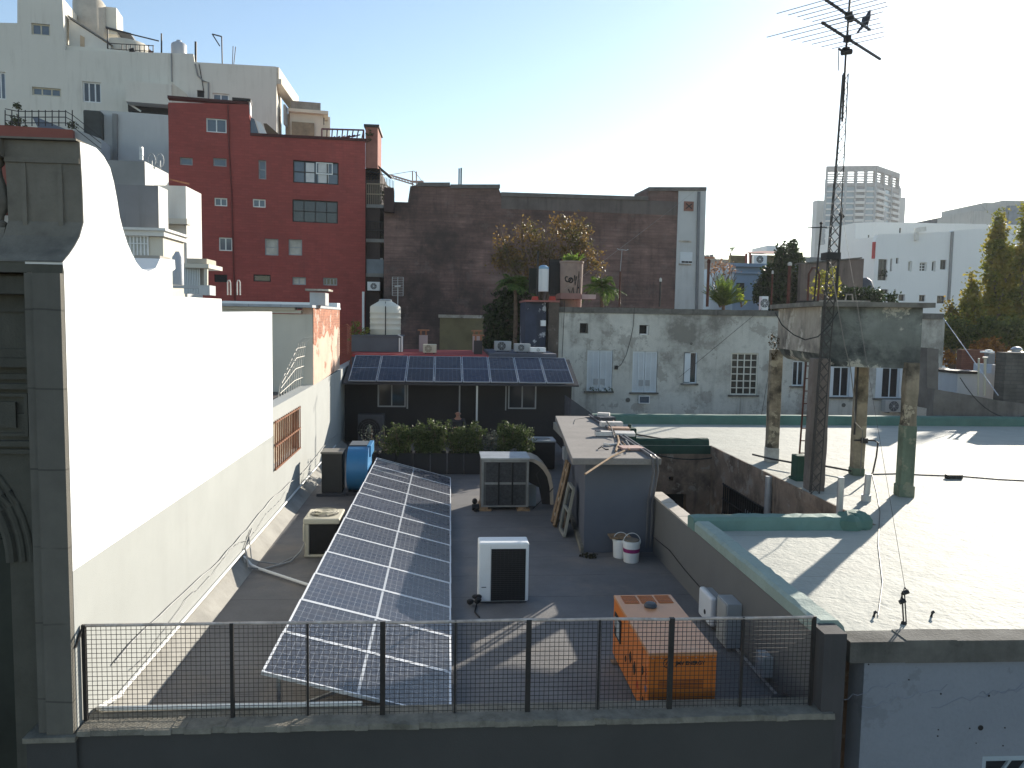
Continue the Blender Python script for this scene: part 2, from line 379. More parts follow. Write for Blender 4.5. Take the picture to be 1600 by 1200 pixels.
# ================================================================== setting
g = MB().quad((-700, -300, -10), (900, -300, -10), (900, 1300, -10), (-700, 1300, -10))
solo('ground', g, mat('city_ground', (.11, .105, .10), .95, var=.3, vs=.02), None, None, kind='structure')
# ================================================================== terrace the photo looks onto
XL, XR = -3.39, 3.86
def fy(x): return 7.46 - .008*x          # line the fence stands on
tb = thing('terrace_building', 'flat grey roof terrace with dark street wall and mossy coping carrying the solar array', 'building', (0, 7.8, 0))
part('roof_deck', MB().box(XL+.01, 7.60, -.3, XR+.02, 27.4, 0), DECK, tb)
fl = MB()
fl.add([(XL+.004, 8, .2), (XL+.22, 8, .004), (XL+.004, 8, .004), (XL+.004, 26, .2), (XL+.22, 26, .004), (XL+.004, 26, .004)], [(0, 1, 4, 3), (0, 2, 1), (3, 4, 5), (0, 3, 5, 2)])
part('wall_flashing', fl, mat('pale_flashing', (.30, .29, .26), .9, var=.2, vs=2, stain=.6, stain_s=1.5, grime=(.2, .18, .15)), tb)
def strip(x0, x1, o0, o1, z0, z1):
    return MB().hexa([(x0, fy(x0)+o0, z0), (x1, fy(x1)+o0, z0), (x1, fy(x1)+o1, z0), (x0, fy(x0)+o1, z0), (x0, fy(x0)+o0, z1), (x1, fy(x1)+o0, z1), (x1, fy(x1)+o1, z1), (x0, fy(x0)+o1, z1)])
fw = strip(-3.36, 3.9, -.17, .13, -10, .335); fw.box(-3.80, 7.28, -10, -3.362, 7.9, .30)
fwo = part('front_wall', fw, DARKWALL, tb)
cp = MB(); rng = random.Random(3)
N = 60
for i in range(N):      # worn, slightly broken edge
    x0 = -3.36+7.26*i/N; x1 = -3.36+7.26*(i+1)/N; j = rng.uniform(-.012, .012)
    cp.hexa([(x0, fy(x0)-.20+j, .337), (x1, fy(x1)-.20+j, .337), (x1, fy(x1)+.15, .337), (x0, fy(x0)+.15, .337), (x0, fy(x0)-.185+j, .385+j*.5), (x1, fy(x1)-.185+j, .385+j*.5), (x1, fy(x1)+.15, .40), (x0, fy(x0)+.15, .40)])
cp.box(-3.82, 7.25, .302, -3.361, 7.9, .35)
part('coping', cp, COPE, fwo)
part('side_parapet', MB().slab(lambda a, b, o: V((XR+o, a, b)), [[(7.62, -.2), (7.62, 1.03), (14.3, 1.03), (14.3, -.2)]], 0, .2), mat('grey_parapet_paint', (.15, .147, .138), .9, var=.1, vs=.7, stain=.5, stain_s=.8, grime=(.11, .11, .125), streak=.2), tb)
tp = MB(); y = 11.95
while y < 14.25:
    L = rng.uniform(.35, .6); tp.box(XR-.02, y, 1.032, XR+.22, min(14.28, y+L-.01), 1.06+rng.uniform(0, .012)); y += L
part('parapet_cap', tp, mat('sandy_cap', (.48, .43, .36), .9, var=.2, vs=3, stain=.4, stain_s=3, grime=(.3, .28, .26)), tb)
# ------------------------------------------------------------------ mesh fence along the front edge
fe = thing('mesh_fence', 'low iron fence with wire mesh along the front edge of the terrace', 'fence', (0, fy(0), .1))
XS = [max(XL+.03, q_) for q_ in [P(q, 1050, Y=fy(P(q, 1050, Y=7.7).x)).x for q in (128, 363, 481, 598, 711, 825, 935, 1047, 1158, 1268)]]
ZT, ZB = P(700, 971, Y=7.46).z, P(700, 1124, Y=7.46).z
def rail(z, w, d=0):
    m = MB(); rr = random.Random(5)
    pts = [(x, fy(x)+d, z+rr.uniform(-.008, .008)) for x in [XS[0]+(XS[-1]-XS[0])*i/14 for i in range(15)]]
    m.tube(pts, w, 8); return m
part('top_rail', rail(ZT, .016), mat('sunlit_rail', (.45, .38, .33), .5, .2, var=.4, vs=6, stain=.6, stain_s=7, grime=(.7, .66, .62)), fe, smooth=True)  # pale tone and whitish blotches put sunlight into the rail's colour
part('bottom_rail', rail(ZB, .014), DRUST, fe, smooth=True)
for i, x in enumerate(XS):
    big = i in (3, 5, 7); w = .05 if big else (.035 if i in (1, 9, 0) else .022)
    o = part('post', MB().bar((x, fy(x)-.005, .39), (x, fy(x)-.005, ZT+.012), w, w*.8), IRON, fe)
mm = 0
for i in range(len(XS)-1):
    x0, x1 = XS[i]+.02, XS[i+1]-.02; m = MB(); n = max(4, round((x1-x0)/.046)); rr = random.Random(i)
    for k in range(n+1):
        x = x0+(x1-x0)*k/n; m.bar((x, fy(x), ZB+.01), (x+rr.uniform(-.004, .004), fy(x), ZT-.01), .0042)
    for k in range(1, 22):
        z = ZB+(ZT-ZB)*k/22; m.bar((x0, fy(x0)+.002, z), (x1, fy(x1)+.002, z+rr.uniform(-.004, .004)), .0042)
    part('wire_mesh', m, IRON, fe)
part('corner_brace', MB().bar((XS[0], fy(XS[0]), ZT), (XL-.0, fy(XS[0])-.12, ZT-.16), .02), IRON, fe)
# ------------------------------------------------------------------ ornate house on the left, seen end-on
FL = Fac(XL, 0, 90)
oh = thing('ornate_house', 'tall old house with dark ornate stone front, baluster parapet and dazzling white side wall', 'house', (XL-.2, 8, 0))
curve = [(125, 222), (138, 226), (150, 231), (162, 244), (172, 262), (178, 285), (183, 312), (187, 338), (192, 358), (199, 380), (206, 396), (213, 410), (221, 420), (232, 424), (243, 419), (247, 411), (250, 404), (273, 406), (274, 420), (269, 424), (269, 463), (346, 467), (347, 488), (425, 487)]
low = [(98, 410), (108, 398), (117, 385), (125, 370), (131, 348), (129, 290)]
out = FL.uvs(low+curve); u_end = out[-1][0]
out = [(7.371, 1.872), (7.371, 4.6)] + out + [(u_end, 1.872)]
part('side_wall', MB().slab(FL.pt, [out], 0, -.32), WHITE, oh)
part('painted_dado', MB().slab(FL.pt, [[(7.371, -.2), (7.371, 1.868), (u_end, 1.868), (u_end, -.2)]], 0, -.32), DADO, oh)
# parapet: its profile runs along X
prof = [(a-.008, b) for a, b in FL.uvs(low+[(125, 222)])]; zt = prof[-1][1]
def along(x0, x1, pr): return MB().slab(lambda a, b, o: V((o, a, b)), [pr], x0, x1)
back = 8.05
pp = along(-3.394, -4.06, prof + [(back, zt), (back, prof[0][1])])
part('parapet_block', pp, STONE, oh)
zr0 = zt-.16; zo = prof[-1][1]-.80
part('parapet_rail', along(-4.062, -7, [(7.70, zr0), (7.66, zt-.1), (7.66, zt+.0), (back, zt), (back, zr0)]), STONE, oh)
part('parapet_base', along(-4.062, -7, [q for q in prof if q[1] < zo] + [(7.72, zo), (back, zo), (back, prof[0][1])]), STONE, oh)
part('parapet_moulding', MB().box(-3.60, prof[-2][0]-.02, zo-.05, -3.56, prof[-2][0]+.2, zt-.2).box(-3.92, prof[-2][0]-.02, zo-.05, -3.88, prof[-2][0]+.2, zt-.2).box(-4.06, prof[-2][0]-.03, zt-.199, -3.40, prof[-2][0]+.2, zt-.15), STONE, oh)
part('parapet_cap_slab', MB().box(-7, 7.69, zt+.002, -3.40, back+.05, zt+.02), STONE, oh)
bp = [(.07, 0), (.075, .05), (.045, .07), (.05, .11), (.10, .20), (.105, .27), (.075, .38), (.045, .48), (.04, .54), (.065, .57), (.065, .62)]
for i in range(4):
    part('baluster', MB().lathe([(r, z*(zr0-zo)/.62) for r, z in bp], (-4.17-.24*i, 7.82, zo), 14), STONE, oh, smooth=True)
# facade
part('facade_wall', MB().box(-7, 7.62, 3.302, -3.705, 7.9, 4.62), STONE2, oh)
part('corner_pilaster', MB().box(-3.63, 7.30, .352, -3.393, 7.369, 4.585).box(-3.72, 7.345, .352, -3.631, 7.60, 4.585), mat('pilaster_stone', (.125, .118, .10), .92, var=.15, vs=2, streak=.5, grime=(.06, .058, .052), seam=(2, .72, .6), bump=.3), oh)
m = MB()
for (z0, z1, d) in ((4.40, 4.56, .16), (4.24, 4.27, .03), (3.82, 3.90, .06), (3.735, 3.818, .10), (3.62, 3.67, .05)): m.box(-7, 7.62-d, z0, -3.725, 7.618, z1)
m.box(-7, 7.56, 2.93, -3.64, 7.603, 2.97)
m.box(-7, 7.355, 4.588, -3.394, 7.64, FL.uv(98, 410)[1]+.012)
part('cornice', m, STONE2, oh)
def rframe(x0, z0, x1, z1, y, w, d):
    m = MB()
    for a in ((x0, z0, x1, z0+w), (x0, z1-w, x1, z1), (x0, z0+w, x0+w, z1-w), (x1-w, z0+w, x1, z1-w)): m.box(a[0], y-d, a[1], a[2], y, a[3])
    return m
m = rframe(-5.4, 3.0, -3.74, 3.58, 7.603, .05, .06); q = rframe(-5.3, 3.09, -3.84, 3.49, 7.603, .03, .035); m.add(q.v, q.f)
m.box(-5.2, 7.575, 3.17, -3.95, 7.603, 3.41)
part('moulded_panel', m, STONE2, oh)
AX, AZ = -5.21, 1.90
arc = lambda r, y: [(AX+r*cos(radians(t)), y, AZ+r*sin(radians(t))) for t in range(0, 181, 6)]
m = MB(); m.tube(arc(1.17, 7.6), .05, 8); m.tube(arc(1.27, 7.61), .035, 8); m.tube(arc(1.35, 7.605), .025, 8)
part('arch_moulding', m, STONE2, oh, smooth=True)
ol = [(-7, -10.1), (AX-1.15, -10.1)] + [(AX+1.15*cos(radians(t)), AZ+1.15*sin(radians(t))) for t in range(180, -1, -6)] + [(AX+1.15, -10.1), (-3.705, -10.1), (-3.705, 3.30), (-7, 3.30)]
part('arched_wall', MB().slab(lambda a, b, o: V((a, o, b)), [ol], 7.605, 7.9), STONE2, oh)
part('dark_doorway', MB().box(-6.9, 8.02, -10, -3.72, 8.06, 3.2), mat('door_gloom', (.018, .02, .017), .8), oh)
m = MB()
for x0 in (-4.56, -5.1): m.box(x0, 7.92, -3, x0+.5, 7.95, 2.0)
for k in range(26): m.box(-5.0, 7.905, 2.0+.04*k, -4.07, 7.918, 2.025+.04*k)
part('door_leaf', m, mat('dark_green_door', (.03, .034, .026), .7, var=.3), oh)
m = MB(); m.bar((-5, 7.66, .55), (-4.45, 7.66, .55), .02)
for k in range(5):
    m.tube([(-4.5-.11*k+.04*sin(t), 7.66, .5-.09*t) for t in [j*.6 for j in range(12)]], .008, 5)
part('balcony_railing', m, IRON, oh)
part('red_curtain', MB().box(-5.4, 7.72, -.3, -4.6, 7.74, .3), mat('dull_red_cloth', (.10, .022, .016), .9), oh)
# ------------------------------------------------------------------ cream house with peeling end wall behind it
ch = thing('cream_house', 'cream house with peeling brick end wall and flat grey roof beside the terrace', 'house', (XL-1.5, 22, 0))
zc = FL.uv(490, 478)[1]
lowtop = FL.uvs([(425, 640), (427, 650), (468, 632), (490, 622), (533, 578)])
gr = FL.rect(427, 652, 468, 722)
gz0, gz1 = FL.uv(427, 735)[1], FL.uv(468, 642)[1]
yg0, yg1 = FL.uv(428, 700)[0], FL.uv(467, 680)[0]
part('low_wall', MB().slab(FL.pt, [[(u_end+.003, -.2), (u_end+.003, 2.42), (34, 2.6), (34, -.2)], [(yg0, gz0), (yg0, 2.1), (yg1, 2.1), (yg1, gz0)]], -.004, -.3), DADO, ch)
gw = MB()
for k in range(15):
    yy = yg0+(yg1-yg0)*k/14; gw.bar((XL+.03, yy, gz0-.02), (XL+.03, yy, 2.16), .022)
for z in (gz0, (gz0+2.1)/2, 2.12): gw.bar((XL+.03, yg0-.02, z), (XL+.03, yg1+.02, z), .03)
wo = part('barred_window', gw, RUST, ch)
part('pane', MB().box(XL-.16, yg0, gz0, XL-.14, yg1, 2.1), mat('dusty_pane', (.42, .36, .27), .4, var=.4, vs=3, streak=.6, grime=(.25, .13, .07)), wo)
y0, y1 = FL.uv(490, 520)[0], FL.uv(531, 520)[0]
part('end_wall', MB().slab(FL.pt, [[(y0, 2.45), (y0, zc-.02), (y1, zc+.02), (y1, 2.58)]], -.008, -.28), PEEL, ch)
zb_k = zc-.05; bp_ = [(y0, zc-.04)]; rng = random.Random(5)
for k in range(15): bp_.append((y0+(y1-y0)*k/14, zc-.45-rng.uniform(0, .45)-(.25 if k in (0, 1, 6) else 0)))
bp_.append((y1, zc-.02))
part('exposed_brick', MB().slab(FL.pt, [bp_], -.003, -.02), mat('bare_brick', (.36, .17, .11), .95, var=.3, vs=4, brick=((1.3, 1.2, 1.1), .24, .075, .7), chip=.7, chipc=(.6, .5, .42), chip_s=2.5, bump=.5, bs=25), ch)
part('front_wall', MB().box(-9, y0-.02, 0, XL-.02, y0+.2, zc-.22), CREAM, ch)
m = MB(); m.box(-9, y0-.10, zc-.20, XL-.3, y0+.2, zc-.12); m.box(-9, y0-.18, zc-.12, XL-.45, y0+.2, zc-.05); part('cornice', m, CREAM, ch)
part('roof', MB().box(-9, y0-.3, zc-.048, XL+.02, y1+.05, zc+.02), mat('grey_roof_sheet', (.34, .36, .38), .6, var=.2, vs=2, seam=(0, .8, .5)), ch)
part('roof_parapet', MB().box(-9, y1-.6, zc+.022, XL-.0, y1+.04, zc+.16), WHITE, ch)
a, b = P(487, 470, Y=y0+.8), P(511, 470, Y=y0+.8)
cm = MB().box(a.x, y0+.5, zc+.024, b.x, y0+1.1, zc+.36)
co_ = part('chimney', cm, mat('grey_white_chimney', (.5, .5, .49), .9, var=.15), ch)
part('chimney_cap', MB().box(a.x-.1, y0+.4, zc+.40, b.x+.1, y0+1.2, zc+.45), CONC, co_)
part('side_roof', MB().box(-9, u_end+.02, 2.1, XL-.31, y0-.03, 2.28), mat('dark_tin_roof', (.13, .11, .10), .8, var=.3, seam=(0, .4, .7)), ch)
# curved white security cage on the low wall
cg = MB(); yb0, yb1 = FL.uv(455, 640)[0], FL.uv(489, 600)[0]
for k in range(11):
    yy = yb0+(yb1-yb0)*k/10; t = k/10
    h = .55+.75*min(1, t*1.7)
    cg.tube([(XL-.28, yy, 2.42), (XL-.24, yy, 2.42+h*.55), (XL-.15, yy, 2.42+h*.9), (XL+.0, yy, 2.42+h)], .011, 5)
for h in (.2, .42, .62, .8): cg.tube([(XL-.26+.1*h, yb0+(yb1-yb0)*k/10, 2.42+h*(.55+.75*min(1, k/10*1.7))) for k in range(11)], .009, 5)
solo('security_cage', cg, mat('cage_white', (.6, .56, .48), .6, var=.2), 'curved pale wire security cage on top of the low wall before the peeling brick', 'cage')
sp = MB(); sc = V((XL+.02, 25.6, 2.75))
for k in range(16):
    z = 2.75+1.15*k/15; sp.tube([(XL, 25.65, z), (XL+.22, 25.7, z+.10), (XL+.34, 25.75, z-.02), (XL+.36, 25.75, z-.18)], .008, 4)
solo('spike_guard', sp, RUST, 'rusty fan of curved anti climb spikes at the far corner of the peeling wall', 'spikes')
# pipes along the left wall
def alongwall(name, zf, r, m, y0, y1, label, cat, n=40, jit=0, seed=1):
    rr = random.Random(seed); pts = []
    for i in range(n+1):
        yy = y0+(y1-y0)*i/n; pts.append((XL+.03, yy, zf(yy)+rr.uniform(-jit, jit)))
    return solo(name, MB().tube(pts, r, 6), m, label, cat, smooth=True)
alongwall('wall_conduit', lambda y: .27, .022, PVC, 8.25, 24.5, 'thick straight white conduit along the foot of the left wall', 'pipe')
alongwall('wall_cable', lambda y: .66+.05*sin(y*.9)-.004*y, .010, CABLEG, 8.15, 25, 'thin slack grey cable pinned along the left wall above the conduit', 'cable', jit=.018)
alongwall('loose_wire', lambda y: .46+.09*sin(y*1.9)*cos(y*.7), .005, CABLEG, 8.6, 17, 'very thin loose wire drooping between cable and conduit on the left wall', 'wire', 70, .02, 4)
q = P(375, 897, X=XL); jb = MB().box(XL+.004, q.y-.09, q.z-.09, XL+.1, q.y+.09, q.z+.11)
solo('junction_box', jb, PVC, 'small white junction box on the left wall where the deck pipe starts', 'electrical box', bevel=.01)
q2 = P(470, 928, Z=.05)
solo('deck_pipe', MB().tube([(XL+.06, q.y, q.z-.1), (XL+.08, q.y, .22), (XL+.2, q.y-.05, .09), (XL+.32, q.y-.1, .05), (q2.x+.5, q2.y, .05)], .024, 8), PVC, 'white pipe crossing the deck from the wall box to the array', 'pipe', smooth=True)
solo('corner_pipe', MB().tube([(XL+.05, 8.25, .27), (XL+.05, 7.70, .40), (XL+.12, 7.63, .43), (XL+2.6, 7.63, .42)], .024, 8), PVC, 'white pipe running along the fence foot from the left corner', 'pipe', smooth=True)
# ================================================================== solar panels
ORD = ['first', 'second', 'third', 'fourth', 'fifth', 'sixth', 'seventh', 'eighth', 'ninth', 'tenth', 'eleventh', 'twelfth']
def panel(a, b, c, d, cellm, fm, label, group, w=.022, t=.036):
    a, b, c, d = map(V, (a, b, c, d)); n = (b-a).cross(d-a).normalized()
    if n.z < 0: n = -n
    r = thing('solar_panel', label, 'solar panel', (a+b+c+d)/4, group)
    ua, va = (b-a).normalized(), (d-a).normalized()
    m = MB()
    for p, q in ((a, b), (d, c)):
        s = va if p == a else -va; m.hexa([p-n*t, q-n*t, q-n*t+s*w, p-n*t+s*w, p, q, q+s*w, p+s*w])
    for p, q, s in ((a, d, ua), (b, c, -ua)):
        p2, q2 = p+va*w, q-va*w; m.hexa([p2-n*t, q2-n*t, q2-n*t+s*w, p2-n*t+s*w, p2, q2, q2+s*w, p2+s*w])
    part('frame', m, fm, r)
    k = MB(); e = w; z = -n*.006
    A, B, C, D = a+ua*e+va*e+z, b-ua*e+va*e+z, c-ua*e-va*e+z, d+ua*e-va*e+z
    k.quad(A, B, C, D, uv=[(0, 0), (1, 0), (1, 1), (0, 1)])
    part('cell_sheet', k, cellm, r)
    k = MB().quad(A-n*.02, B-n*.02, C-n*.02, D-n*.02); part('back_sheet', k, WPAINT, r)
    return r
AY, PITCH = 7.74, 1.031
p0 = panel((-1.79, AY, .72), (.10, AY, .20), (.10, AY+1.015, .20), (-1.79, AY+1.015, .72), CELL, mat('panel_frame', (.68, .69, .70), .4, .3, var=.05, bump=0), 'solar panel of the deck array nearest the wire fence, its corner overhanging', 'panels of the long array on the deck')
for i in range(1, 12):
    lab = 'farthest solar panel of the deck array, beside the blue fan' if i == 11 else ORD[i]+' solar panel of the deck array, counted from the wire fence'
    dup(p0, (.006*i, PITCH*i, -.004*i), lab)
rt = thing('panel_rack', 'metal rack of short legs holding up the tilted deck array', 'rack', (-.8, 13, 0))
for yy in (8.1, 10.2, 12.3, 14.4, 16.5, 18.6, 19.9):
    dx = .006*(yy-AY); rk = MB(); rk.bar((-1.70+dx, yy, 0), (-1.70+dx, yy, .62), .04); rk.bar((.0+dx, yy, 0), (.0+dx, yy, .14), .04); rk.bar((-1.75+dx, yy, .655), (.06+dx, yy, .125), .04); rk.bar((-1.7+dx, yy, .1), (-.9+dx, yy, .40), .03)
    part('support', rk, GALV, rt); part('ballast_block', MB().box(-1.95, yy-.13, .004, -1.45, yy+.13, .07), COPE, rt)
# ================================================================== generator
GX0, GX1, GY0, GY1, GZ0, GZ1 = 2.16, 2.89, 7.84, 9.58, .03, .78
ge = thing('generator', 'orange box generator on the deck by the fence with dark lettering and vents on top', 'generator', ((GX0+GX1)/2, 8.7, 0))
body = part('body', MB().box(GX0, GY0, GZ0, GX1, GY1, GZ1), ORANGE, ge, bevel=.012)
m = MB()
m.box(GX0-.004, GY0-.004, GZ1-.03, GX1+.004, GY1+.004, GZ1+.008); part('roof_panel', m, mat('dusty_sheen_top', (.55, .25, .11), .38, var=.08, vs=3, stain=.5, stain_s=2, grime=(.5, .33, .2), bump=.03), ge, bevel=.006)  # dust, plus sky sheen put into the paler orange of the top
for k in range(3):
    x0 = GX0+.07+.215*k; m = MB(); vp = MB().box(x0, GY1-.30, GZ1+.009, x0+.185, GY1-.05, GZ1+.011)
    v = part('vent', vp, BLACK, ge)
    for j in range(9): m.box(x0+.185*j/9, GY1-.30, GZ1+.0115, x0+.185*j/9+.006, GY1-.05, GZ1+.016)
    for j in range(6): m.box(x0, GY1-.30+.05*j-.003, GZ1+.0115, x0+.187, GY1-.30+.05*j+.003, GZ1+.0165)
    part('vent_slats', m, ORANGE, v)
part('exhaust_cap', MB().lathe([(.075, 0), (.08, .02), (.06, .05), (.02, .06)], (GX0+.36, GY1-.42, GZ1+.008), 16), DGREY, ge, smooth=True)
m = MB(); L = GX0-.003
m.box(L-.012, 9.12, .34, L, 9.46, .62); hp = part('control_hatch', m, BLACK, ge)
m = MB(); m.box(L-.018, 9.16, .38, L-.013, 9.30, .58); m.box(L-.018, 9.34, .46, L-.013, 9.42, .58); part('display', m, LGREY, hp)
m = MB()
def diamond(y, z, h, w): m.slab(lambda a, b, o: V((o, a, b)), [[(y-w, z), (y, z+h), (y+w, z), (y, z-h)]], L-.008, L)
for (y, z, h, w) in ((8.62, .40, .07, .05), (8.42, .36, .08, .05), (8.06, .50, .05, .03), (8.02, .17, .06, .03), (8.85, .28, .04, .03)): diamond(y, z, h, w)
part('latch', m, BLACK, ge)
for y in (8.75, 8.1): part('door_seam', MB().box(L-.002, y-.004, .07, L+.001, y+.004, .74), BLACK, ge)
m = MB().cyl((L-.004, 7.93, .36), (L, 7.93, .36), .035); part('round_sticker', m, mat('blue_sticker', (.14, .16, .3), .5), ge)
m = MB().slab(lambda a, b, o: V((o, a, b)), [[(8.22, .20), (8.28, .29), (8.34, .20)]], L-.004, L); part('warning_sticker', m, mat('red_sticker', (.45, .05, .02), .5), ge)
def text_mesh(txt, size, fn, mt, parent, name='lettering', depth=.002, bold=0):
    cu = bpy.data.curves.new('lettering', 'FONT'); cu.body = txt; cu.size = size; cu.extrude = depth; cu.offset = bold; cu.resolution_u = 3
    o = bpy.data.objects.new('lettering_tmp', cu); COL.objects.link(o); bpy.context.view_layer.update()
    me = bpy.data.meshes.new_from_object(o.evaluated_get(bpy.context.evaluated_depsgraph_get())); bpy.data.objects.remove(o)
    mb = MB(); mb.v = [fn(q.co) for q in me.vertices]; mb.f = [tuple(p.vertices) for p in me.polygons]
    bpy.data.meshes.remove(me); return part(name, mb, mt, parent)
INK = mat('black_ink', (.02, .018, .016), .6, bump=0)
text_mesh('JMV ENERGY', .056, lambda q: V((GX0+.285+q.x, GY0-.004-q.z, GZ1-.125+q.y)), INK, ge, bold=.0015)
m = MB(); c = V((GX0+.205, GY0-.004, GZ1-.105))
m.tube([c+V((.05*cos(t), 0, .05*sin(t))) for t in [radians(20+i*20) for i in range(16)]], .005, 5); m.tube([c+V((-.025, 0, -.02)), c+V((-.005, 0, .025)), c+V((.005, 0, -.005)), c+V((.03, 0, .03))], .005, 5)
part('emblem', m, INK, ge)
text_mesh('JMV', .1, lambda q: V((L-.003-q.z, 7.90+q.y*.7, .44+q.x)), mat('dark_orange_ink', (.32, .05, .015), .6), ge, name='side_lettering')
m = MB()
for z0 in (.40, .20):
    for j in range(6): m.box(GX0+.11, GY0-.006, z0+.016*j, GX0+.59, GY0-.001, z0+.016*j+.007)
m2 = MB()
for k in range(8):
    for zz in (.06, GZ1-.05): m2.cyl((GX0+.04+.093*k, GY0-.006, zz), (GX0+.04+.093*k, GY0, zz), .007, n=6)
part('bolts', m2, GALV, ge)
part('panel_seam', MB().box(GX0+.02, GY0-.003, .125, GX1-.02, GY0+.001, .131).box(GX0+.055, GY0-.003, .135, GX0+.06, GY0+.001, .70).box(GX1-.06, GY0-.003, .135, GX1-.055, GY0+.001, .70), MATS['orange_shadow_slot'] if 'orange_shadow_slot' in MATS else mat('orange_shadow_slot', (.22, .06, .012), .7), ge)
part('louvre', m, mat('orange_shadow_slot', (.22, .06, .012), .7), ge)
for y in (8.05, 9.3): part('skid', MB().box(GX0-.06, y, .004, GX1+.04, y+.1, .03), WOOD, ge)
# ================================================================== air conditioning units
def condenser(x, y, z, w, h, d, body, label, fan=.5, fanr=.42, gr=BLACK, rot=0, cat='air conditioner', group=None, feet=True):
    """front face towards -y"""
    r = thing('air_conditioner', label, cat, (x, y, z), group)
    part('body', MB().box(x-w/2, y, z+.04, x+w/2, y+d, z+h), body, r, bevel=.015)
    R = fanr*h; cx = x-w/2+w*fan; cz = z+.04+(h-.04)/2
    part('fan_recess', MB().cyl((cx, y-.004, cz), (cx, y+.01, cz), R, n=24), gr, r)
    m = MB()
    for k in range(1, 6): m.tube([(cx+R*k/5*cos(t), y-.012, cz+R*k/5*sin(t)) for t in [2*pi*i/20 for i in range(21)]], .004*h+.002, 4)
    for k in range(4): m.bar((cx-R*cos(k*pi/4), y-.012, cz-R*sin(k*pi/4)), (cx+R*cos(k*pi/4), y-.012, cz+R*sin(k*pi/4)), .008)
    m.cyl((cx, y-.02, cz), (cx, y-.006, cz), R*.2, n=12); part('fan_guard', m, body, r)
    if feet: part('feet', MB().box(x-w*.35, y+.03, z, x-w*.27, y+d-.03, z+.045).box(x+w*.27, y+.03, z, x+w*.35, y+d-.03, z+.045), DGREY, r)
    return r
# white heat pump in the middle of the deck
hp = thing('heat_pump', 'upright white unit with a big black front grille in the middle of the deck', 'heat pump', (.9, 11.5, 0))
part('body', MB().box(.52, 11.45, .03, 1.275, 11.80, .93), WPAINT, hp, bevel=.025)
part('front_grille', MB().box(.71, 11.44, .05, 1.225, 11.449, .84), BLACK, hp)
m = MB()
for k in range(26): m.box(.715, 11.434, .06+.0298*k, 1.22, 11.439, .06+.0298*k+.005)
for k in range(9): m.box(.73+.058*k, 11.430, .06, .733+.058*k, 11.4335, .83)
part('grille_wires', m, mat('grille_wire', (.03, .03, .032), .5), hp)
part('feet', MB().box(.55, 11.5, 0, .65, 11.78, .031).box(1.15, 11.5, 0, 1.25, 11.78, .031), DGREY, hp)
part('side_seam', MB().box(.700, 11.446, .05, .704, 11.4495, .88), LGREY, hp)
part('badge', MB().box(.57, 11.446, .25, .64, 11.4495, .262), DGREY, hp)
m = MB(); rr = random.Random(4)
for k in range(9): m.ball((.44+rr.uniform(-.07, .1), 11.40+rr.uniform(-.05, .05), .04+rr.uniform(0, .1)), .05, .04, .035, 8, 5)
m.tube([(.5, 11.4, .03), (.46, 11.1, .012), (.52, 10.9, .012)], .012, 5)
solo('dark_rag', m, BLACK, 'crumpled black rag and hose at the left foot of the white heat pump', 'rag')
# beige condenser with fan on top
bc = thing('air_conditioner', 'beige condenser with round fan on top beside the array, half behind the panels', 'air conditioner', (-2.15, 14.1, 0))
part('body', MB().box(-2.42, 13.85, .05, -1.86, 14.5, .60), BLACK, bc, bevel=.03)
m = MB().box(-2.46, 13.80, .60, -1.83, 14.55, .70); m.box(-2.47, 13.82, .28, -2.425, 14.2, .598); m.box(-2.44, 13.83, .02, -2.36, 13.90, .6); m.box(-2.45, 13.82, .0, -1.84, 14.53, .049); part('casing', m, BEIGE, bc, bevel=.02)
c = V((-2.145, 14.18, .705)); part('fan_recess', MB().cyl(c-V((0, 0, .02)), c+V((0, 0, .002)), .25, n=28), mat('fan_gloom', (.16, .15, .12), .6), bc)
m = MB()
for k in range(4):
    t = k*pi/2+.4; m.add([c+V((.05*cos(t), .05*sin(t), .008)), c+V((.23*cos(t), .23*sin(t), .012)), c+V((.23*cos(t+.75), .23*sin(t+.75), .03)), c+V((.05*cos(t+.9), .05*sin(t+.9), .015))], [(0, 1, 2, 3)])
m.cyl(c, c+V((0, 0, .03)), .07); part('fan_blades', m, BEIGE, bc)
m = MB()
for k in range(1, 6): m.tube([c+V((.05*k*cos(t), .05*k*sin(t), .04)) for t in [2*pi*i/24 for i in range(25)]], .004, 4)
part('fan_guard', m, BEIGE, bc)
solo('refrigerant_hoses', MB().tube([(-2.43, 14.0, .3), (-2.5, 13.8, .12), (-2.62, 13.5, .03), (-3.0, 13.1, .03), (-3.2, 13.0, .1), (-3.35, 13.4, .3), (-3.36, 13.9, .5)], .016, 6).tube([(-2.43, 14.1, .25), (-2.55, 13.8, .06), (-2.8, 13.4, .02), (-3.2, 13.2, .15), (-3.36, 13.7, .45)], .012, 6), CABLEG, 'grey hoses sagging from the left wall to the beige condenser', 'hose', smooth=True)
# grey and black units at the back
condenser(-2.42, 26.0, 0, .86, 1.05, .36, DGREY, 'tall dark grey air conditioner in the shade against the back house, left', fan=.42, fanr=.36)
k = thing('air_conditioner', 'square black condenser with pale rimmed fan top behind the filter box', 'air conditioner', (2.85, 22.2, 0))
part('body', MB().box(2.42, 21.9, .03, 3.12, 22.6, .80), BLACK, k, bevel=.02)
part('top_rim', MB().slab(lambda a, b, o: V((a, b, o)), [[(2.40, 21.88), (3.14, 21.88), (3.14, 22.62), (2.40, 22.62)], [(2.77+.27*cos(t), 22.25+.27*sin(t)) for t in [2*pi*i/20 for i in range(20)]]], .80, .85), LGREY, k)
m = MB()
for j in range(1, 5): m.tube([(2.77+.065*j*cos(t), 22.25+.065*j*sin(t), .84) for t in [2*pi*i/20 for i in range(21)]], .006, 4)
part('fan_guard', m, LGREY, k)
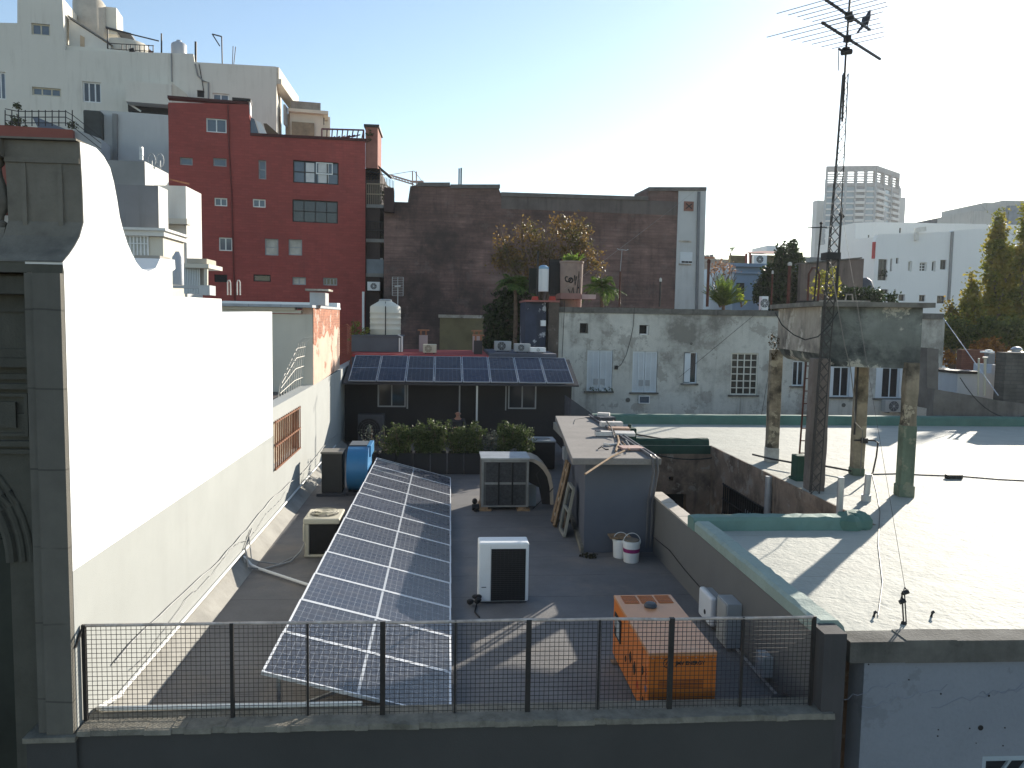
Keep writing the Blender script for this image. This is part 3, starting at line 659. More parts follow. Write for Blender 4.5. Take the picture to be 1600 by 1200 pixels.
# ================================================================== blue blower and its motor box
bl = thing('centrifugal_fan', 'blue snail shell fan beside its tall black box near the left wall', 'fan', (-2.1, 19, 0))
def disc_x(x0, x1, r, n=32): return MB().cyl((x0, 19.05, .60), (x1, 19.05, .60), r, n=n)
part('scroll', disc_x(-2.30, -1.86, .53), BLUE, bl, smooth=True)
part('flange', disc_x(-1.859, -1.80, .57).box(-1.86, 18.9, .9, -1.76, 19.75, 1.17), BLUE, bl, smooth=False, bevel=.01)
part('outlet', MB().box(-2.29, 19.05, 1.0, -1.87, 19.68, 1.165), mat('fan_outlet', (.10, .12, .14), .6), bl)
part('base', MB().box(-2.4, 18.7, 0, -1.7, 19.4, .075), DGREY, bl)
mb_ = thing('motor_box', 'tall charcoal box with paler lid on a plinth left of the blue fan', 'machine box', (-2.7, 19, 0))
part('body', MB().box(-2.90, 18.72, .07, -2.42, 19.25, 1.0), mat('charcoal_enamel', (.045, .045, .042), .6, var=.2), mb_, bevel=.012)
part('lid', MB().box(-2.92, 18.70, 1.0, -2.40, 19.27, 1.045), mat('olive_grey_lid', (.20, .19, .165), .7), mb_)
part('plinth', MB().box(-3.0, 18.6, 0, -2.32, 19.35, .07), DGREY, mb_)
# ================================================================== filter box and hood
fb = thing('filter_box', 'big metal filter box of six dark panels standing on wooden blocks', 'filter unit', (1.34, 17.3, 0))
FX0, FX1, FY, FZ0, FZ1 = .82, 1.87, 17.18, .09, 1.16
part('casing', MB().box(FX0, FY, FZ0, FX1, FY+.8, FZ1), mat('dull_steel_case', (.11, .11, .105), .6, .3, var=.2, vs=4), fb, bevel=.01)
m = MB(); w = (FX1-FX0-.14)/3
MESH = mat('filter_mesh', (.05, .052, .055), .7, var=.4, vs=18, bump=.8, bs=90)
for i in range(3):
    for j in range(2):
        x0 = FX0+.08+i*w; z0 = FZ0+.04+j*.50
        part('filter_panel', MB().box(x0+.02, FY-.012, z0, x0+w-.02, FY-.002, z0+.46), MESH, fb)
m.box(FX0+.07, FY-.018, FZ0+.505, FX1-.06, FY-.013, FZ0+.555)
for x in (FX0, FX1-.05): m.box(x, FY-.03, FZ0, x+.05, FY-.004, FZ1)
m.box(FX0+.05, FY-.03, FZ1-.06, FX1-.05, FY-.004, FZ1); m.box(FX0+.055, FY-.028, FZ0, FX1-.055, FY-.004, FZ0+.035)
part('frame', m, mat('dull_galvanised', (.26, .26, .25), .5, .5, var=.2, vs=5), fb)
m = MB()
for i in range(1, 3): m.bar((FX0+.08+i*w, FY-.02, FZ0+.05), (FX0+.08+i*w, FY-.02, FZ1-.07), .035)
part('mullion', m, BLACK, fb)
part('top_sheet', MB().box(FX0-.02, FY-.04, FZ1+.002, FX1+.02, FY+.84, FZ1+.03), GALV, fb)
m = MB()
for x in (FX0-.05, FX1-.25): m.box(x, FY-.05, 0, x+.28, FY+.7, .05); m.box(x+.03, FY-.02, .052, x+.2, FY+.7, .088)
part('wooden_block', m, WOOD, fb)
hood = [(FX1+.01, 1.16), (2.0, 1.15), (2.15, 1.08), (2.28, .96), (2.38, .78), (2.43, .55), (2.45, .12)]
inn = [(2.38, .12), (2.36, .5), (2.30, .74), (2.2, .9), (2.08, 1.02), (1.97, 1.08), (FX1+.01, 1.10)]
du = thing('duct_hood', 'curved sheet metal elbow duct joined to the right side of the filter box', 'duct', (2.2, 17.8, 0))
part('curved_skin', MB().slab(lambda a, b, o: V((a, o, b)), [hood+inn], 17.25, 18.1), mat('duct_tan', (.42, .35, .27), .7, .1, var=.2, vs=3), du)
part('side_cheek', MB().slab(lambda a, b, o: V((a, o, b)), [[(x-.012, z-.012) for x, z in hood]+[(2.2, .12), (2.12, .5), (FX1+.01, .62)]], 17.3, 17.34), mat('duct_black', (.016, .015, .015), .7), du)
m = MB().tube([(2.44, 17.26, .5), (2.3, 17.22, .35), (2.1, 17.2, .15), (1.98, 17.2, .04)], .012, 5).tube([(2.2, 17.28, 1.0), (2.05, 17.26, .8), (2.15, 17.26, .5)], .01, 5)
part('hanging_cable', m, CABLE, du)
solo('boxed_crate', MB().box(1.92, 17.6, 0, 2.1, 17.9, .5), LGREY, 'small pale grey box tucked under the curved duct', 'box', bevel=.01)
m = MB().cyl((.62, 17.2, .08), (.78, 17.2, .08), .07).box(.66, 17.1, .0, .78, 17.3, .03).ball((.68, 17.25, .2), .06, .06, .07, 8, 6).cyl((.70, 17.05, .05), (.70, 17.0, .05), .035)
solo('small_pump', m, BLACK, 'tiny black pump on the deck at the left of the filter box', 'pump')
# ================================================================== planters and hedge
LEAF = leafmat('hedge_leaf', (.035, .06, .022), (.12, .15, .055), trans=.35)
LEAFB = leafmat('grey_leaf', (.06, .075, .065), (.14, .16, .13), trans=.3)
pot0 = None; rng = random.Random(11)
def plabel(i): return 'square black planter box in the row by the hedge, ' + ORD[i] + ' from the blue fan'
for i in range(10):
    x = -2.0+.46*i
    if pot0 is None:
        pot0 = thing('planter', plabel(0), 'planter', (x, 21.5, 0), 'black planters across the deck')
        t = .44
        part('box', MB().slab(lambda a, b, o: V((a, b, o)), [[(x-.22, 21.28), (x+.22, 21.28), (x+.22, 21.72), (x-.22, 21.72)], [(x-.2, 21.3), (x+.2, 21.3), (x+.2, 21.7), (x-.2, 21.7)]], 0, .58), POT, pot0, bevel=.006)
        part('soil', MB().box(x-.199, 21.301, .02, x+.199, 21.699, .52), SOIL, pot0)
        P0 = pot0
    else: dup(P0, (.46*i, 0, 0), plabel(i))
PALMW = leafmat('dead_weed', (.03, .03, .018), (.07, .065, .035))
hs = [.85, .7, .86, .88, .95, .80, .90, .62, .92, .82]
kinds = ['thin bare twiggy shrub at the left end of the hedge', 'low yellowing shrub with sparse leaves, next to the twiggy one', 'rounded leafy shrub rising above the low yellowing one', 'dense dark shrub in the left half of the hedge', 'tallest dense shrub of the hedge, left of the person', 'lower leafy shrub just in front of the person', 'bright leafy shrub right of the person', 'short grey leaved shrub filling the gap in the hedge', 'bushy shrub left of the black condenser', 'right end shrub of the hedge beside the black condenser']
for i in range(10):
    x = -2.0+.46*i+rng.uniform(-.04, .04); h = hs[i]
    sh = thing('shrub', kinds[i], 'shrub', (x, 21.5, .5), 'shrubs of the planter hedge')
    m = MB(); tips = [(x+rng.uniform(-.28, .28), 21.5+rng.uniform(-.25, .25), .5+h*rng.uniform(.55, .95)) for _ in range(7)]
    limbs(m, (x, 21.5, .45), tips, .016, i); part('stem', m, BARK, sh)
    m = MB(); nl = (120, 350, 1100, 1200, 1300, 1000, 1100, 500, 1200, 1000)[i]
    blobs = [((x+rng.uniform(-.06, .06), 21.5, .5+h*.42), (.30, .28, h*.36)), ((x+rng.uniform(-.1, .1), 21.5, .5+h*.72), (.22, .22, h*.26)), ((x+rng.uniform(-.15, .15), 21.38, .5+h*.2), (.26, .2, .16))]
    for t in tips: blobs.append((t, (.1, .1, .13)))
    crown(m, blobs, int(nl*1.7), .07, i, 7, .10, .25, .6)
    part('foliage', m, LEAFB if i in (0, 7) else LEAF, sh)
# ================================================================== back house with roof panels
bh = thing('back_house', 'low charcoal house at the back of the terrace under a row of roof panels', 'house', (.6, 26.9, 0))
FB = Fac(-3.385, 26.9, 0)
def window(F, parent, r, nx=2, ny=1, depth=.09, fm=ALU, gm=GLASS, fw=.05, name='window', sill=False, split=None, label=None):
    u0, v0, u1, v1 = r; m = MB()
    m.fbox(F, u0, v0, u1, v0+fw, -depth, -depth+.05); m.fbox(F, u0, v1-fw, u1, v1, -depth, -depth+.05)
    m.fbox(F, u0, v0+fw, u0+fw, v1-fw, -depth, -depth+.05); m.fbox(F, u1-fw, v0+fw, u1, v1-fw, -depth, -depth+.05)
    for i in range(1, nx): u = u0+(u1-u0)*i/nx; m.fbox(F, u-fw*.45, v0+fw, u+fw*.45, v1-fw, -depth, -depth+.045)
    for j in range(1, ny): v = v0+(v1-v0)*j/ny; m.fbox(F, u0+fw, v-fw*.4, u1-fw, v+fw*.4, -depth, -depth+.04)
    o = part(name, m, fm, parent, label=label)
    part('pane', MB().fbox(F, u0+fw*.5, v0+fw*.5, u1-fw*.5, v1-fw*.5, -depth-.02, -depth+.012), gm, o)
    if sill: part('sill', MB().fbox(F, u0-.08, v0-.07, u1+.08, v0, -.02, .09), sill, o)
    return o
w1, w2 = FB.rect(590, 598, 634, 636), FB.rect(794, 601, 838, 639); dr = FB.rect(718, 600, 742, 690); dr = (dr[0], -.01, dr[2], dr[3])
HOUSE = mat('near_black_paint', (.028, .028, .029), .9, var=.15, streak=.3, grime=(.045, .043, .04))
part('front_wall', MB().wall(FB, [(0, -.2), (0, 2.2), (7.75, 2.2), (7.75, -.2)], [w1, w2, (dr[0], -.1, dr[2], dr[3])], .2), HOUSE, bh)
for w in (w1, w2): window(FB, bh, w, 2, 1, .05, LGREY, GLASS, .045)
part('shutter_post', MB().fbox(FB, w1[2]+.03, w1[1]-.05, w1[2]+.08, w1[3]+.05, .0, .04), LGREY, bh)
part('shutter_post', MB().fbox(FB, w2[0]-.10, w2[1]-.05, w2[0]-.06, w2[3]+.05, .0, .04), LGREY, bh)
part('door', MB().fbox(FB, dr[0]+.02, .0, dr[2]-.02, dr[3]-.03, -.15, -.1), BLACK, bh)
part('door_frame', MB().fbox(FB, dr[0]-.03, .0, dr[0]+.02, dr[3], -.16, .02), LGREY, bh)
q = P(745, 640, Y=26.2); part('porch_post', MB().bar((q.x, 26.2, 0), (q.x, 26.2, 2.14), .06), ALU, bh)
part('side_wall', MB().box(-3.38, 27.103, 0, 3.98, 33, 2.1), HOUSE, bh)
part('roof_slope', MB().hexa([(-3.32, 25.9, 2.04), (4.45, 25.9, 2.04), (4.45, 28.15, 2.2), (-3.32, 28.15, 2.2), (-3.32, 25.9, 2.09), (4.45, 25.9, 2.09), (4.45, 28.15, 2.84), (-3.32, 28.15, 2.84)]), mat('dark_roof_sheet', (.04, .04, .043), .7), bh)
part('flat_roof', MB().box(-3.3, 28.16, 2.5, 1.55, 33, 2.93), REDRF, bh)
part('blue_grey_roof', MB().box(1.553, 28.16, 2.5, 3.99, 32, 3.03), mat('slate_paint', (.075, .085, .11), .8, var=.2), bh)
ex0 = P(544, 596, Y=25.95); ex1 = P(898, 598, Y=25.95); pw = (ex1.x-ex0.x)/8
rlabs = ['left end solar panel on the back house roof, below the cream water tank', 'second roof panel from the left on the back house', 'third roof panel from the left, below the small pale chimney', 'fourth roof panel from the left on the back house', 'fourth roof panel from the right on the back house', 'third roof panel from the right on the back house', 'second roof panel from the right on the back house', 'right end solar panel on the back house roof, near the old white wall']
RFM = mat('roof_panel_frame', (.42, .43, .45), .4, .4, var=.05, bump=0)
r0 = panel((ex0.x, 25.95, 2.17), (ex0.x, 28.05, 2.90), (ex0.x+pw-.03, 28.05, 2.90), (ex0.x+pw-.03, 25.95, 2.17), CELLR, RFM, rlabs[0], 'panels on the back house roof')
for i in range(1, 8): dup(r0, (pw*i, 0, 0), rlabs[i])
m = MB()
for z, y in ((2.25, 26.35), (2.65, 27.5)): m.bar((ex0.x, y, z), (ex1.x, y, z), .04)
solo('panel_rails', m, GALV, 'two long rails carrying the roof panels of the back house', 'rail')
# ---- on the roof of the back house
def Pz(x, Y): return P(x, 540, Y=Y).x
a, b = Pz(549, 30), Pz(627, 30)
tkb = solo('tank_plinth', MB().box(a, 30, 2.94, b, 31.6, P(590, 526, Y=30).z).box(a-.04, 29.96, P(590, 526, Y=30).z+.002, b+.04, 31.64, P(590, 526, Y=30).z+.05), mat('plinth_grey', (.115, .125, .14), .85, var=.12), 'blue grey masonry plinth under the cream water tank', 'plinth')
zt0 = P(590, 525, Y=30.8).z+.06; cx = (Pz(578, 30.8)+Pz(626, 30.8))/2; R = (Pz(626, 30.8)-Pz(578, 30.8))/2; zt1 = P(600, 480, Y=30.8).z
tk = thing('water_tank', 'cream plastic water tank with domed lid on the blue grey plinth', 'water tank', (cx, 30.8, zt0))
h = zt1-zt0; prof = [(R*.97, 0), (R, .03)]
for k in range(1, 5): z = h*k/5; prof += [(R, z-.03), (R*1.015, z-.015), (R*1.015, z+.015), (R, z+.03)]
prof += [(R, h), (R*.93, h+.05), (R*.45, h+.22), (R*.40, h+.24)]
part('body', MB().lathe(prof, (cx, 30.8, zt0), 32), POLY, tk, smooth=True)
part('lid', MB().lathe([(R*.42, h+.23), (R*.42, h+.29), (R*.3, h+.31)], (cx, 30.8, zt0), 20), LGREY, tk, smooth=True)
part('vent_pipe', MB().tube([(cx+.05, 30.8-R*1.03, zt0), (cx+.05, 30.8-R*1.03, zt0+h), (cx+.02, 30.8-R*.5, zt0+h+.2)], .018, 6), CABLE, tk)
solo('downpipe', MB().tube([(b-.06, 29.94, 2.95), (b-.06, 29.94, zt0-.1)], .03).tube([(b+.03, 29.93, 2.95), (b+.03, 29.93, zt0-.05), (b-.12, 29.9, zt0+.02)], .03), PVC, 'pair of white pipes down the right edge of the tank plinth', 'pipe', smooth=True)
ga = thing('grid_antenna', 'small grid dish antenna on a thin pole behind the cream tank', 'antenna', (Pz(621, 32), 32, 2.9))
x0, x1 = P(613, 445, Y=32).x, P(630, 445, Y=32).x; z0, z1 = P(621, 462, Y=32).z, P(621, 433, Y=32).z
m = MB()
for k in range(12): z = z0+(z1-z0)*k/11; m.bar((x0, 32, z), (x1, 32, z), .012)
for x in (x0, x1, (x0+x1)/2): m.bar((x, 32, z0), (x, 32, z1), .02)
m.bar((x0+.1, 31.9, (z0+z1)/2), (x1-.1, 31.9, (z0+z1)/2+.02), .06); part('grid', m, LGREY, ga)
part('pole', MB().bar(((x0+x1)/2, 32.04, 2.9), ((x0+x1)/2, 32.04, z0+.3), .035), LGREY, ga)
def chim(x0, x1, y1, Y, mt, label, capm):
    a, b, z = P(x0, y1, Y=Y).x, P(x1, y1, Y=Y).x, P((x0+x1)/2, y1, Y=Y).z
    t = thing('chimney', label, 'chimney', ((a+b)/2, Y, 2.93))
    part('stack', MB().box(a, Y, 2.93, b, Y+(b-a), z-.22), mt, t); m = MB()
    for xx in (a+.03, b-.09):
        for yy in (Y+.03, Y+(b-a)-.09): m.box(xx, yy, z-.22, xx+.06, yy+.06, z-.05)
    part('cap_post', m, TILE, t); part('cap', MB().box(a-.06, Y-.06, z-.05, b+.06, Y+(b-a)+.06, z), capm, t)
chim(655, 668, 515, 31, mat('pinkish_chimney', (.42, .33, .31), .9, var=.1), 'pale pinkish chimney with open cap on the red roof', TILE)
chim(739, 751, 516, 31, mat('pinkish_chimney', (.42, .33, .31)), 'pale chimney behind the dark stack on the red roof', TILE)
chim(741, 754, 523, 29.4, mat('dark_stack', (.05, .045, .045), .9), 'short dark stack in front of the pale chimney at the roof step', TILE)
def roofac(x0, x1, y0, Y, zb, m, label, **k):
    a, b, z = P(x0, y0, Y=Y).x, P(x1, y0, Y=Y).x, P(x0, y0, Y=Y).z
    return condenser((a+b)/2, Y, zb, b-a, z-zb, .4, m, label, group='air conditioners on the back house roof', **k)
roofac(661, 682, 538, 29, 2.932, BEIGE, 'cream air conditioner on the red roof behind the panels', fan=.4, fanr=.38, gr=mat('tan_grille', (.25, .22, .17)))
roofac(773, 799, 533, 29.4, 3.032, LGREY, 'larger grey air conditioner with dark fan, left on the blue grey roof', fan=.42, fanr=.4)
roofac(804, 829, 537, 28.75, 3.032, LGREY, 'second grey air conditioner on the blue grey roof, partly behind the low one', fan=.42, fanr=.36)
roofac(829, 853, 543, 28.5, 3.032, WPAINT, 'low white framed unit with dark front at the right of the blue grey roof', fan=.5, fanr=.3)
m = MB(); rng = random.Random(21)
yp = thing('potted_tree', 'young leafy yellow green plants left of the cream water tank', 'plant', (Pz(558, 30.3), 30.3, 2.93))
sx = [Pz(556, 30.3), Pz(571, 30.3)]
for x, hh in ((sx[0], 1.25), (sx[1], .95)):
    limbs(m, (x, 30.2, 2.93), [(x+rng.uniform(-.1, .1), 30.2, 2.93+hh*f) for f in (1, .8, .6)], .02, 3)
part('stem', m, BARK, yp); m = MB()
for x, hh in ((sx[0], 1.2), (sx[1], .9)): crown(m, [((x, 30.2, 2.93+hh*.75), (.22, .2, .3)), ((x, 30.2, 2.93+hh*.45), (.26, .2, .25))], 260, .11, 5, 6, .1, .3, .5)
part('foliage', m, leafmat('yellow_green_leaf', (.10, .13, .025), (.26, .27, .05)), yp)
# ================================================================== seated person behind the hedge
def skin_obj(name, verts, edges, radii, mt, parent, root=0, sub=2):
    off = WLOC[parent]; me = bpy.data.meshes.new(name); me.from_pydata([tuple(V(v)-off) for v in verts], edges, [])
    o = bpy.data.objects.new(name, me); COL.objects.link(o); o.parent = parent; WLOC[o] = off
    sk = o.modifiers.new('skin', 'SKIN'); 
    if not me.skin_vertices: me.skin_vertices.new()
    for i, r in enumerate(radii):
        r = (r, r) if isinstance(r, (int, float)) else r
        me.skin_vertices[0].data[i].radius = r; me.skin_vertices[0].data[i].use_root = (i == root)
    sk.use_smooth_shade = True
    if sub: s = o.modifiers.new('sub', 'SUBSURF'); s.levels = sub; s.render_levels = sub
    me.materials.append(mt); return o
q = P(715, 690, Y=25.6); px, py = q.x, 25.6
SKIN = mat('skin', (.42, .22, .15), .55, var=.08, bump=0); CLOTH = mat('dark_clothes', (.035, .036, .04), .9, var=.2)
pe = thing('person', 'bald person in dark clothes seated behind the hedge, looking down at something in both hands', 'person', (px, py, 0))
def W(x, y, z): return (px+x, py+y, z)
bv = [W(0, 0, .47), W(0, .01, .66), W(0, 0, .86), W(0, -.01, .97), W(0, -.03, 1.05), W(0, -.05, 1.14), W(0, -.06, 1.215),
      W(.17, 0, .93), W(.235, -.06, .72), W(.08, -.27, .715), W(-.17, 0, .93), W(-.235, -.06, .72), W(-.08, -.27, .715),
      W(.10, -.02, .47), W(.13, -.42, .48), W(.13, -.44, .09), W(.13, -.55, .05), W(-.10, -.02, .47), W(-.13, -.42, .48), W(-.13, -.44, .09), W(-.13, -.55, .05)]
be = [(0, 1), (1, 2), (2, 3), (3, 4), (4, 5), (5, 6), (3, 7), (7, 8), (8, 9), (3, 10), (10, 11), (11, 12), (0, 13), (13, 14), (14, 15), (15, 16), (0, 17), (17, 18), (18, 19), (19, 20)]
br = [(.13, .10), (.125, .09), (.135, .09), (.065, .06), .05, (.078, .092), (.068, .082), .045, .036, .03, .045, .036, .03, .095, .062, .042, .035, .095, .062, .042, .035]
bo = skin_obj('body', bv, be, br, SKIN, pe)
# clothes over the body: sweater and trousers
sv = bv[:3]+[W(0, -.015, .985)]+bv[7:9]+[W(.10, -.24, .716)]+bv[10:12]+[W(-.10, -.24, .716)]
skin_obj('sweater', sv, [(0, 1), (1, 2), (2, 3), (3, 4), (4, 5), (5, 6), (3, 7), (7, 8), (8, 9)], [(.17, .13), (.17, .125), (.19, .135), (.12, .105), .085, .065, .048, .085, .065, .048], CLOTH, pe)
skin_obj('trousers', [bv[0]]+bv[13:16]+bv[17:20], [(0, 1), (1, 2), (2, 3), (0, 4), (4, 5), (5, 6)], [(.165, .125), .105, .075, .058, .105, .075, .058], CLOTH, pe)
for s in (-1, 1):   # hands with five curled fingers
    hv = [W(s*.075, -.275, .715), W(s*.06, -.325, .72)]; hr = [.028, .03]; ed = [(0, 1)]
    for k in range(4):
        b0 = len(hv); z = .745-.018*k; L = (.030, .036, .034, .026)[k]
        hv += [W(s*.052, -.345, z), W(s*.035, -.345-L, z), W(s*.012, -.35-L*.7, z)]; hr += [.0095, .0085, .0075]; ed += [(1, b0), (b0, b0+1), (b0+1, b0+2)]
    b0 = len(hv); hv += [W(s*.045, -.31, .752), W(s*.018, -.325, .765)]; hr += [.0105, .009]; ed += [(1, b0), (b0, b0+1)]
    skin_obj('hand', hv, ed, hr, SKIN, pe, 0, 1)
f = MB().ball(W(.028, -.142, 1.165), .010).ball(W(-.028, -.142, 1.165), .010); part('eyes', f, BLACK, pe)
f = MB().ball(W(0, -.155, 1.145), .014, .02, .022); part('nose', f, SKIN, pe, smooth=True)
f = MB().box(px-.025, py-.146, 1.098, px+.025, py-.138, 1.105); part('mouth', f, mat('lips', (.2, .07, .06), .6), pe)
f = MB().ball(W(.084, -.05, 1.155), .012, .02, .032).ball(W(-.084, -.05, 1.155), .012, .02, .032); part('ears', f, SKIN, pe, smooth=True)
solo('phone', MB().box(px-.035, py-.375, .70, px+.035, py-.362, .77), BLACK, 'dark phone held in both hands by the seated person', 'phone')
st = MB().box(px-.22, py-.2, .42, px+.22, py+.22, .455).box(px-.22, py+.2, .457, px+.22, py+.235, .9)
for sx_ in (-.2, .17):
    for sy_ in (-.19, .18): st.box(px+sx_, py+sy_, 0, px+sx_+.03, py+sy_+.03, .418)
solo('chair', st, DGREY, 'plain dark chair under the seated person', 'chair')
# ================================================================== low grey shed on the right
SH = thing('grey_shed', 'low grey rendered shed with a flat overhanging slab strewn with junk', 'shed', (3.2, 16, 0))
part('walls', MB().hexa([(2.56, 14.0, -.1), (XR-.002, 14.0, -.1), (XR-.002, 19.55, -.1), (3.0, 19.55, -.1), (2.56, 14.0, 1.7), (XR-.002, 14.0, 1.7), (XR-.002, 19.55, 1.7), (3.0, 19.55, 1.7)]), mat('shed_plaster', (.105, .114, .135), .9, var=.1, vs=.7, stain=.3, stain_s=1, grime=(.065, .07, .085), streak=.2), SH)
part('roof_slab', MB().hexa([(2.25, 13.62, 1.702), (XR, 13.62, 1.702), (XR, 19.75, 1.702), (2.80, 19.75, 1.702), (2.25, 13.62, 1.82), (XR, 13.62, 1.82), (XR, 19.75, 1.82), (2.80, 19.75, 1.82)]), mat('slab_grey', (.23, .21, .19), .9, var=.12, vs=1.5, stain=.5, stain_s=1.2, grime=(.15, .14, .13), fine=.4), SH, bevel=.01)
part('base_skirting', MB().hexa([(2.50, 13.97, 0), (2.559, 13.97, 0), (2.99, 19.5, 0), (2.93, 19.5, 0), (2.50, 13.97, .12), (2.559, 13.97, .12), (2.99, 19.5, .12), (2.93, 19.5, .12)]), COPE, SH)
m = MB()
for x in (3.66, 3.74): m.tube([(x-.02, 19.6, 1.86), (x+.02, 13.7, 1.86), (x+.03, 13.59, 1.82), (x+.05, 13.58, 1.6), (x+.06, 13.9, 1.0), (x+.06, 13.95, .1)], .022, 6)
solo('roof_pipes', m, mat('dark_pipe', (.11, .11, .115), .5), 'two dark pipes along the right edge of the shed slab, bending down', 'pipe', smooth=True)
vm = MB().box(2.80, 18.2, .95, 2.95, 18.45, 1.25); solo('wall_box', vm, LGREY, 'small pale switch box on the shed wall near its far end', 'electrical box', bevel=.008)
def rod(name, pts, r, m, label, cat='stick'): return solo(name, MB().tube([P(x, y, Z=z) for x, y, z in pts], r, 6), m, label, cat, smooth=True)
Z = 1.83
rod('bent_stick', [(962, 705, Z+.02), (967, 690, Z+.02), (963, 672, Z+.03), (958, 656, Z+.02)], .022, WOOD, 'long bent tan stick lying across the shed slab')
rod('protruding_stick', [(914, 741, Z-.02), (935, 727, Z+.0), (955, 714, Z+.03), (976, 704, Z+.05)], .017, WOOD, 'tan stick poking out over the front edge of the shed slab')
def slabbit(name, x, y, w, d, h, rz, m, label, cat, tilt=0):
    q = P(x, y, Z=Z); R = Matrix.Rotation(rz, 3, 'Z') @ Matrix.Rotation(tilt, 3, 'X'); pts = []
    for zz in (.004, h):
        for dx, dy in ((-w/2, -d/2), (w/2, -d/2), (w/2, d/2), (-w/2, d/2)): pts.append(q + R @ V((dx, dy, zz)) + V((0, 0, abs(tilt)*d/2)))
    return solo(name, MB().hexa(pts), m, label, cat, bevel=.004)
PINK = mat('pinkish_board', (.44, .29, .25), .85, var=.15, vs=4); OFFW = mat('dusty_white', (.62, .58, .53), .8, var=.15, vs=5)
slabbit('board', 986, 702, .42, .34, .05, .1, PINK, 'pinkish square board at the near right of the junk on the shed slab', 'board')
slabbit('board', 967, 674, .45, .3, .09, -.08, mat('tan_board', (.36, .23, .16), .85, var=.2, vs=5), 'tan brick coloured board in the middle of the junk pile', 'board')
slabbit('board', 955, 667, .5, .22, .12, .05, OFFW, 'dusty white block behind the tan board in the junk pile', 'board')
slabbit('board', 976, 681, .42, .25, .07, -.1, OFFW, 'dusty white slab right of the junk pile near the pipes', 'board', .1)
slabbit('lamp_bracket', 943, 681, .36, .16, .1, .05, OFFW, 'white bracket with dark end lying left in the junk on the slab', 'bracket')
slabbit('lamp_bracket', 934, 681, .10, .14, .12, .05, DGREY, 'dark block joined to the white bracket on the slab', 'bracket')
slabbit('board', 945, 657, .4, .4, .10, .2, DGREY, 'dark tangle of metal at the far end of the shed slab', 'scrap')
slabbit('board', 943, 655, .3, .2, .16, -.3, OFFW, 'pale plank lying over the dark tangle at the far end', 'board')
rod('oval_plate', [(944, 694, Z+.01), (953, 695, Z+.02), (965, 694, Z+.01)], .03, OFFW, 'narrow pale oval piece lying beside the bent stick', 'scrap')
rod('iron_scrap', [(935, 701, Z), (940, 698, Z+.05), (946, 702, Z), (951, 702, Z)], .012, IRON, 'little black iron scrap alone on the shed slab', 'scrap')
for k, pts in enumerate(([(972, 690, Z), (984, 703, Z+.05)], [(978, 688, Z+.05), (986, 700, Z+.02)], [(968, 692, Z), (979, 703, Z+.02)])):
    rod('short_rod', pts, .014, CABLEG if k else WOOD, ('short tan rod crossing the pinkish board', 'short grey rod leaning by the right pipes', 'short grey rod left of the pinkish board')[k], 'rod')
rod('long_rod', [(948, 658, Z+.12), (955, 668, Z+.14), (960, 684, Z+.03)], .014, IRON, 'dark rod stretched across the middle of the junk pile', 'rod')
rod('thin_wire', [(897, 662, Z), (899, 655, Z), (920, 652, Z), (940, 658, Z)], .006, CABLE, 'thin black wire looped over the far left of the slab', 'wire')
# ladder-like boards and old window frames against the shed
la = thing('leaning_boards', 'two brown planks with pale cross pieces leaning against the shed wall', 'planks', (2.3, 16.2, 0))
for k, (dy, c) in enumerate(((0, 0), (.32, 0))):
    part('plank', MB().bar((2.27, 15.75+dy, .02), (2.66, 16.45+dy, 1.2), .05, .13), WOOD, la)
m = MB()
for k in range(4): f = .14+.24*k; m.bar((2.27+.39*f, 15.72+.7*f, .02+1.18*f), (2.27+.39*f, 16.1+.7*f, .02+1.18*f), .03, .07)
part('cross_piece', m, mat('pale_wood', (.5, .42, .32), .8), la)
ow = thing('old_window_frame', 'old pale window frame leaning on the shed wall beside the planks', 'window frame', (2.45, 15.4, 0))
m = MB()
for a, b in (((2.36, 15.0, .03), (2.53, 15.05, .95)), ((2.36, 15.6, .03), (2.53, 15.65, .95)), ((2.36, 15.0, .03), (2.36, 15.6, .03)), ((2.53, 15.05, .95), (2.53, 15.65, .95)), ((2.445, 15.0, .5), (2.445, 15.63, .5))): m.bar(a, b, .05)
part('frame', m, mat('grey_wood', (.3, .29, .24), .8, var=.2), ow)
part('pane', MB().quad((2.365, 15.02, .05), (2.365, 15.6, .05), (2.535, 15.65, .93), (2.535, 15.07, .93)), GLASS, ow)
solo('garden_hose', MB().tube([P(871, 812, Z=.02), P(882, 818, Z=.02), P(891, 814, Z=.02), P(892, 802, Z=.05), P(899, 798, Z=.05)], .025, 6), CABLE, 'short black hose on the deck at the foot of the leaning planks', 'hose', smooth=True)
wm = MB(); crown(wm, [((2.62, 13.72, .03), (.22, .14, .03))], 160, .05, 3, 5, .04, .1, .5)
solo('weed_patch', wm, PALMW, 'flat patch of dead weeds on the deck at the shed corner', 'weeds')
# buckets
def bucket(x, y, r, h, mt, bandm, label):
    t = thing('paint_bucket', label, 'bucket', (x, y, 0), 'paint buckets')
    part('body', MB().lathe([(r*.86, 0), (r*.9, .01), (r, h-.05), (r*1.05, h-.05), (r*1.05, h-.02), (r*1.02, h), (r*.96, h), (r*.9, .1)], (x, y, 0), 22), mt, t, smooth=True)
    if bandm: part('label_band', MB().lathe([(r*.885, .03), (r*.985, h*.66), (r*.98, h*.66), (r*.88, .03)], (x, y, 0), 22), bandm, t, smooth=True)
    part('handle', MB().tube([(x+r*1.06*cos(a), y-.02, h-.04+r*1.2*sin(a)) for a in [pi*i/12 for i in range(13)]], .006, 5), PVC, t)
    return t
bucket(3.18, 13.72, .135, .34, PVC, None, 'white bucket behind the magenta one under a scrap board')
bucket(3.32, 13.45, .15, .38, PVC, mat('magenta_label', (.26, .02, .12), .6, var=.1), 'white paint bucket with magenta label by the shed corner')
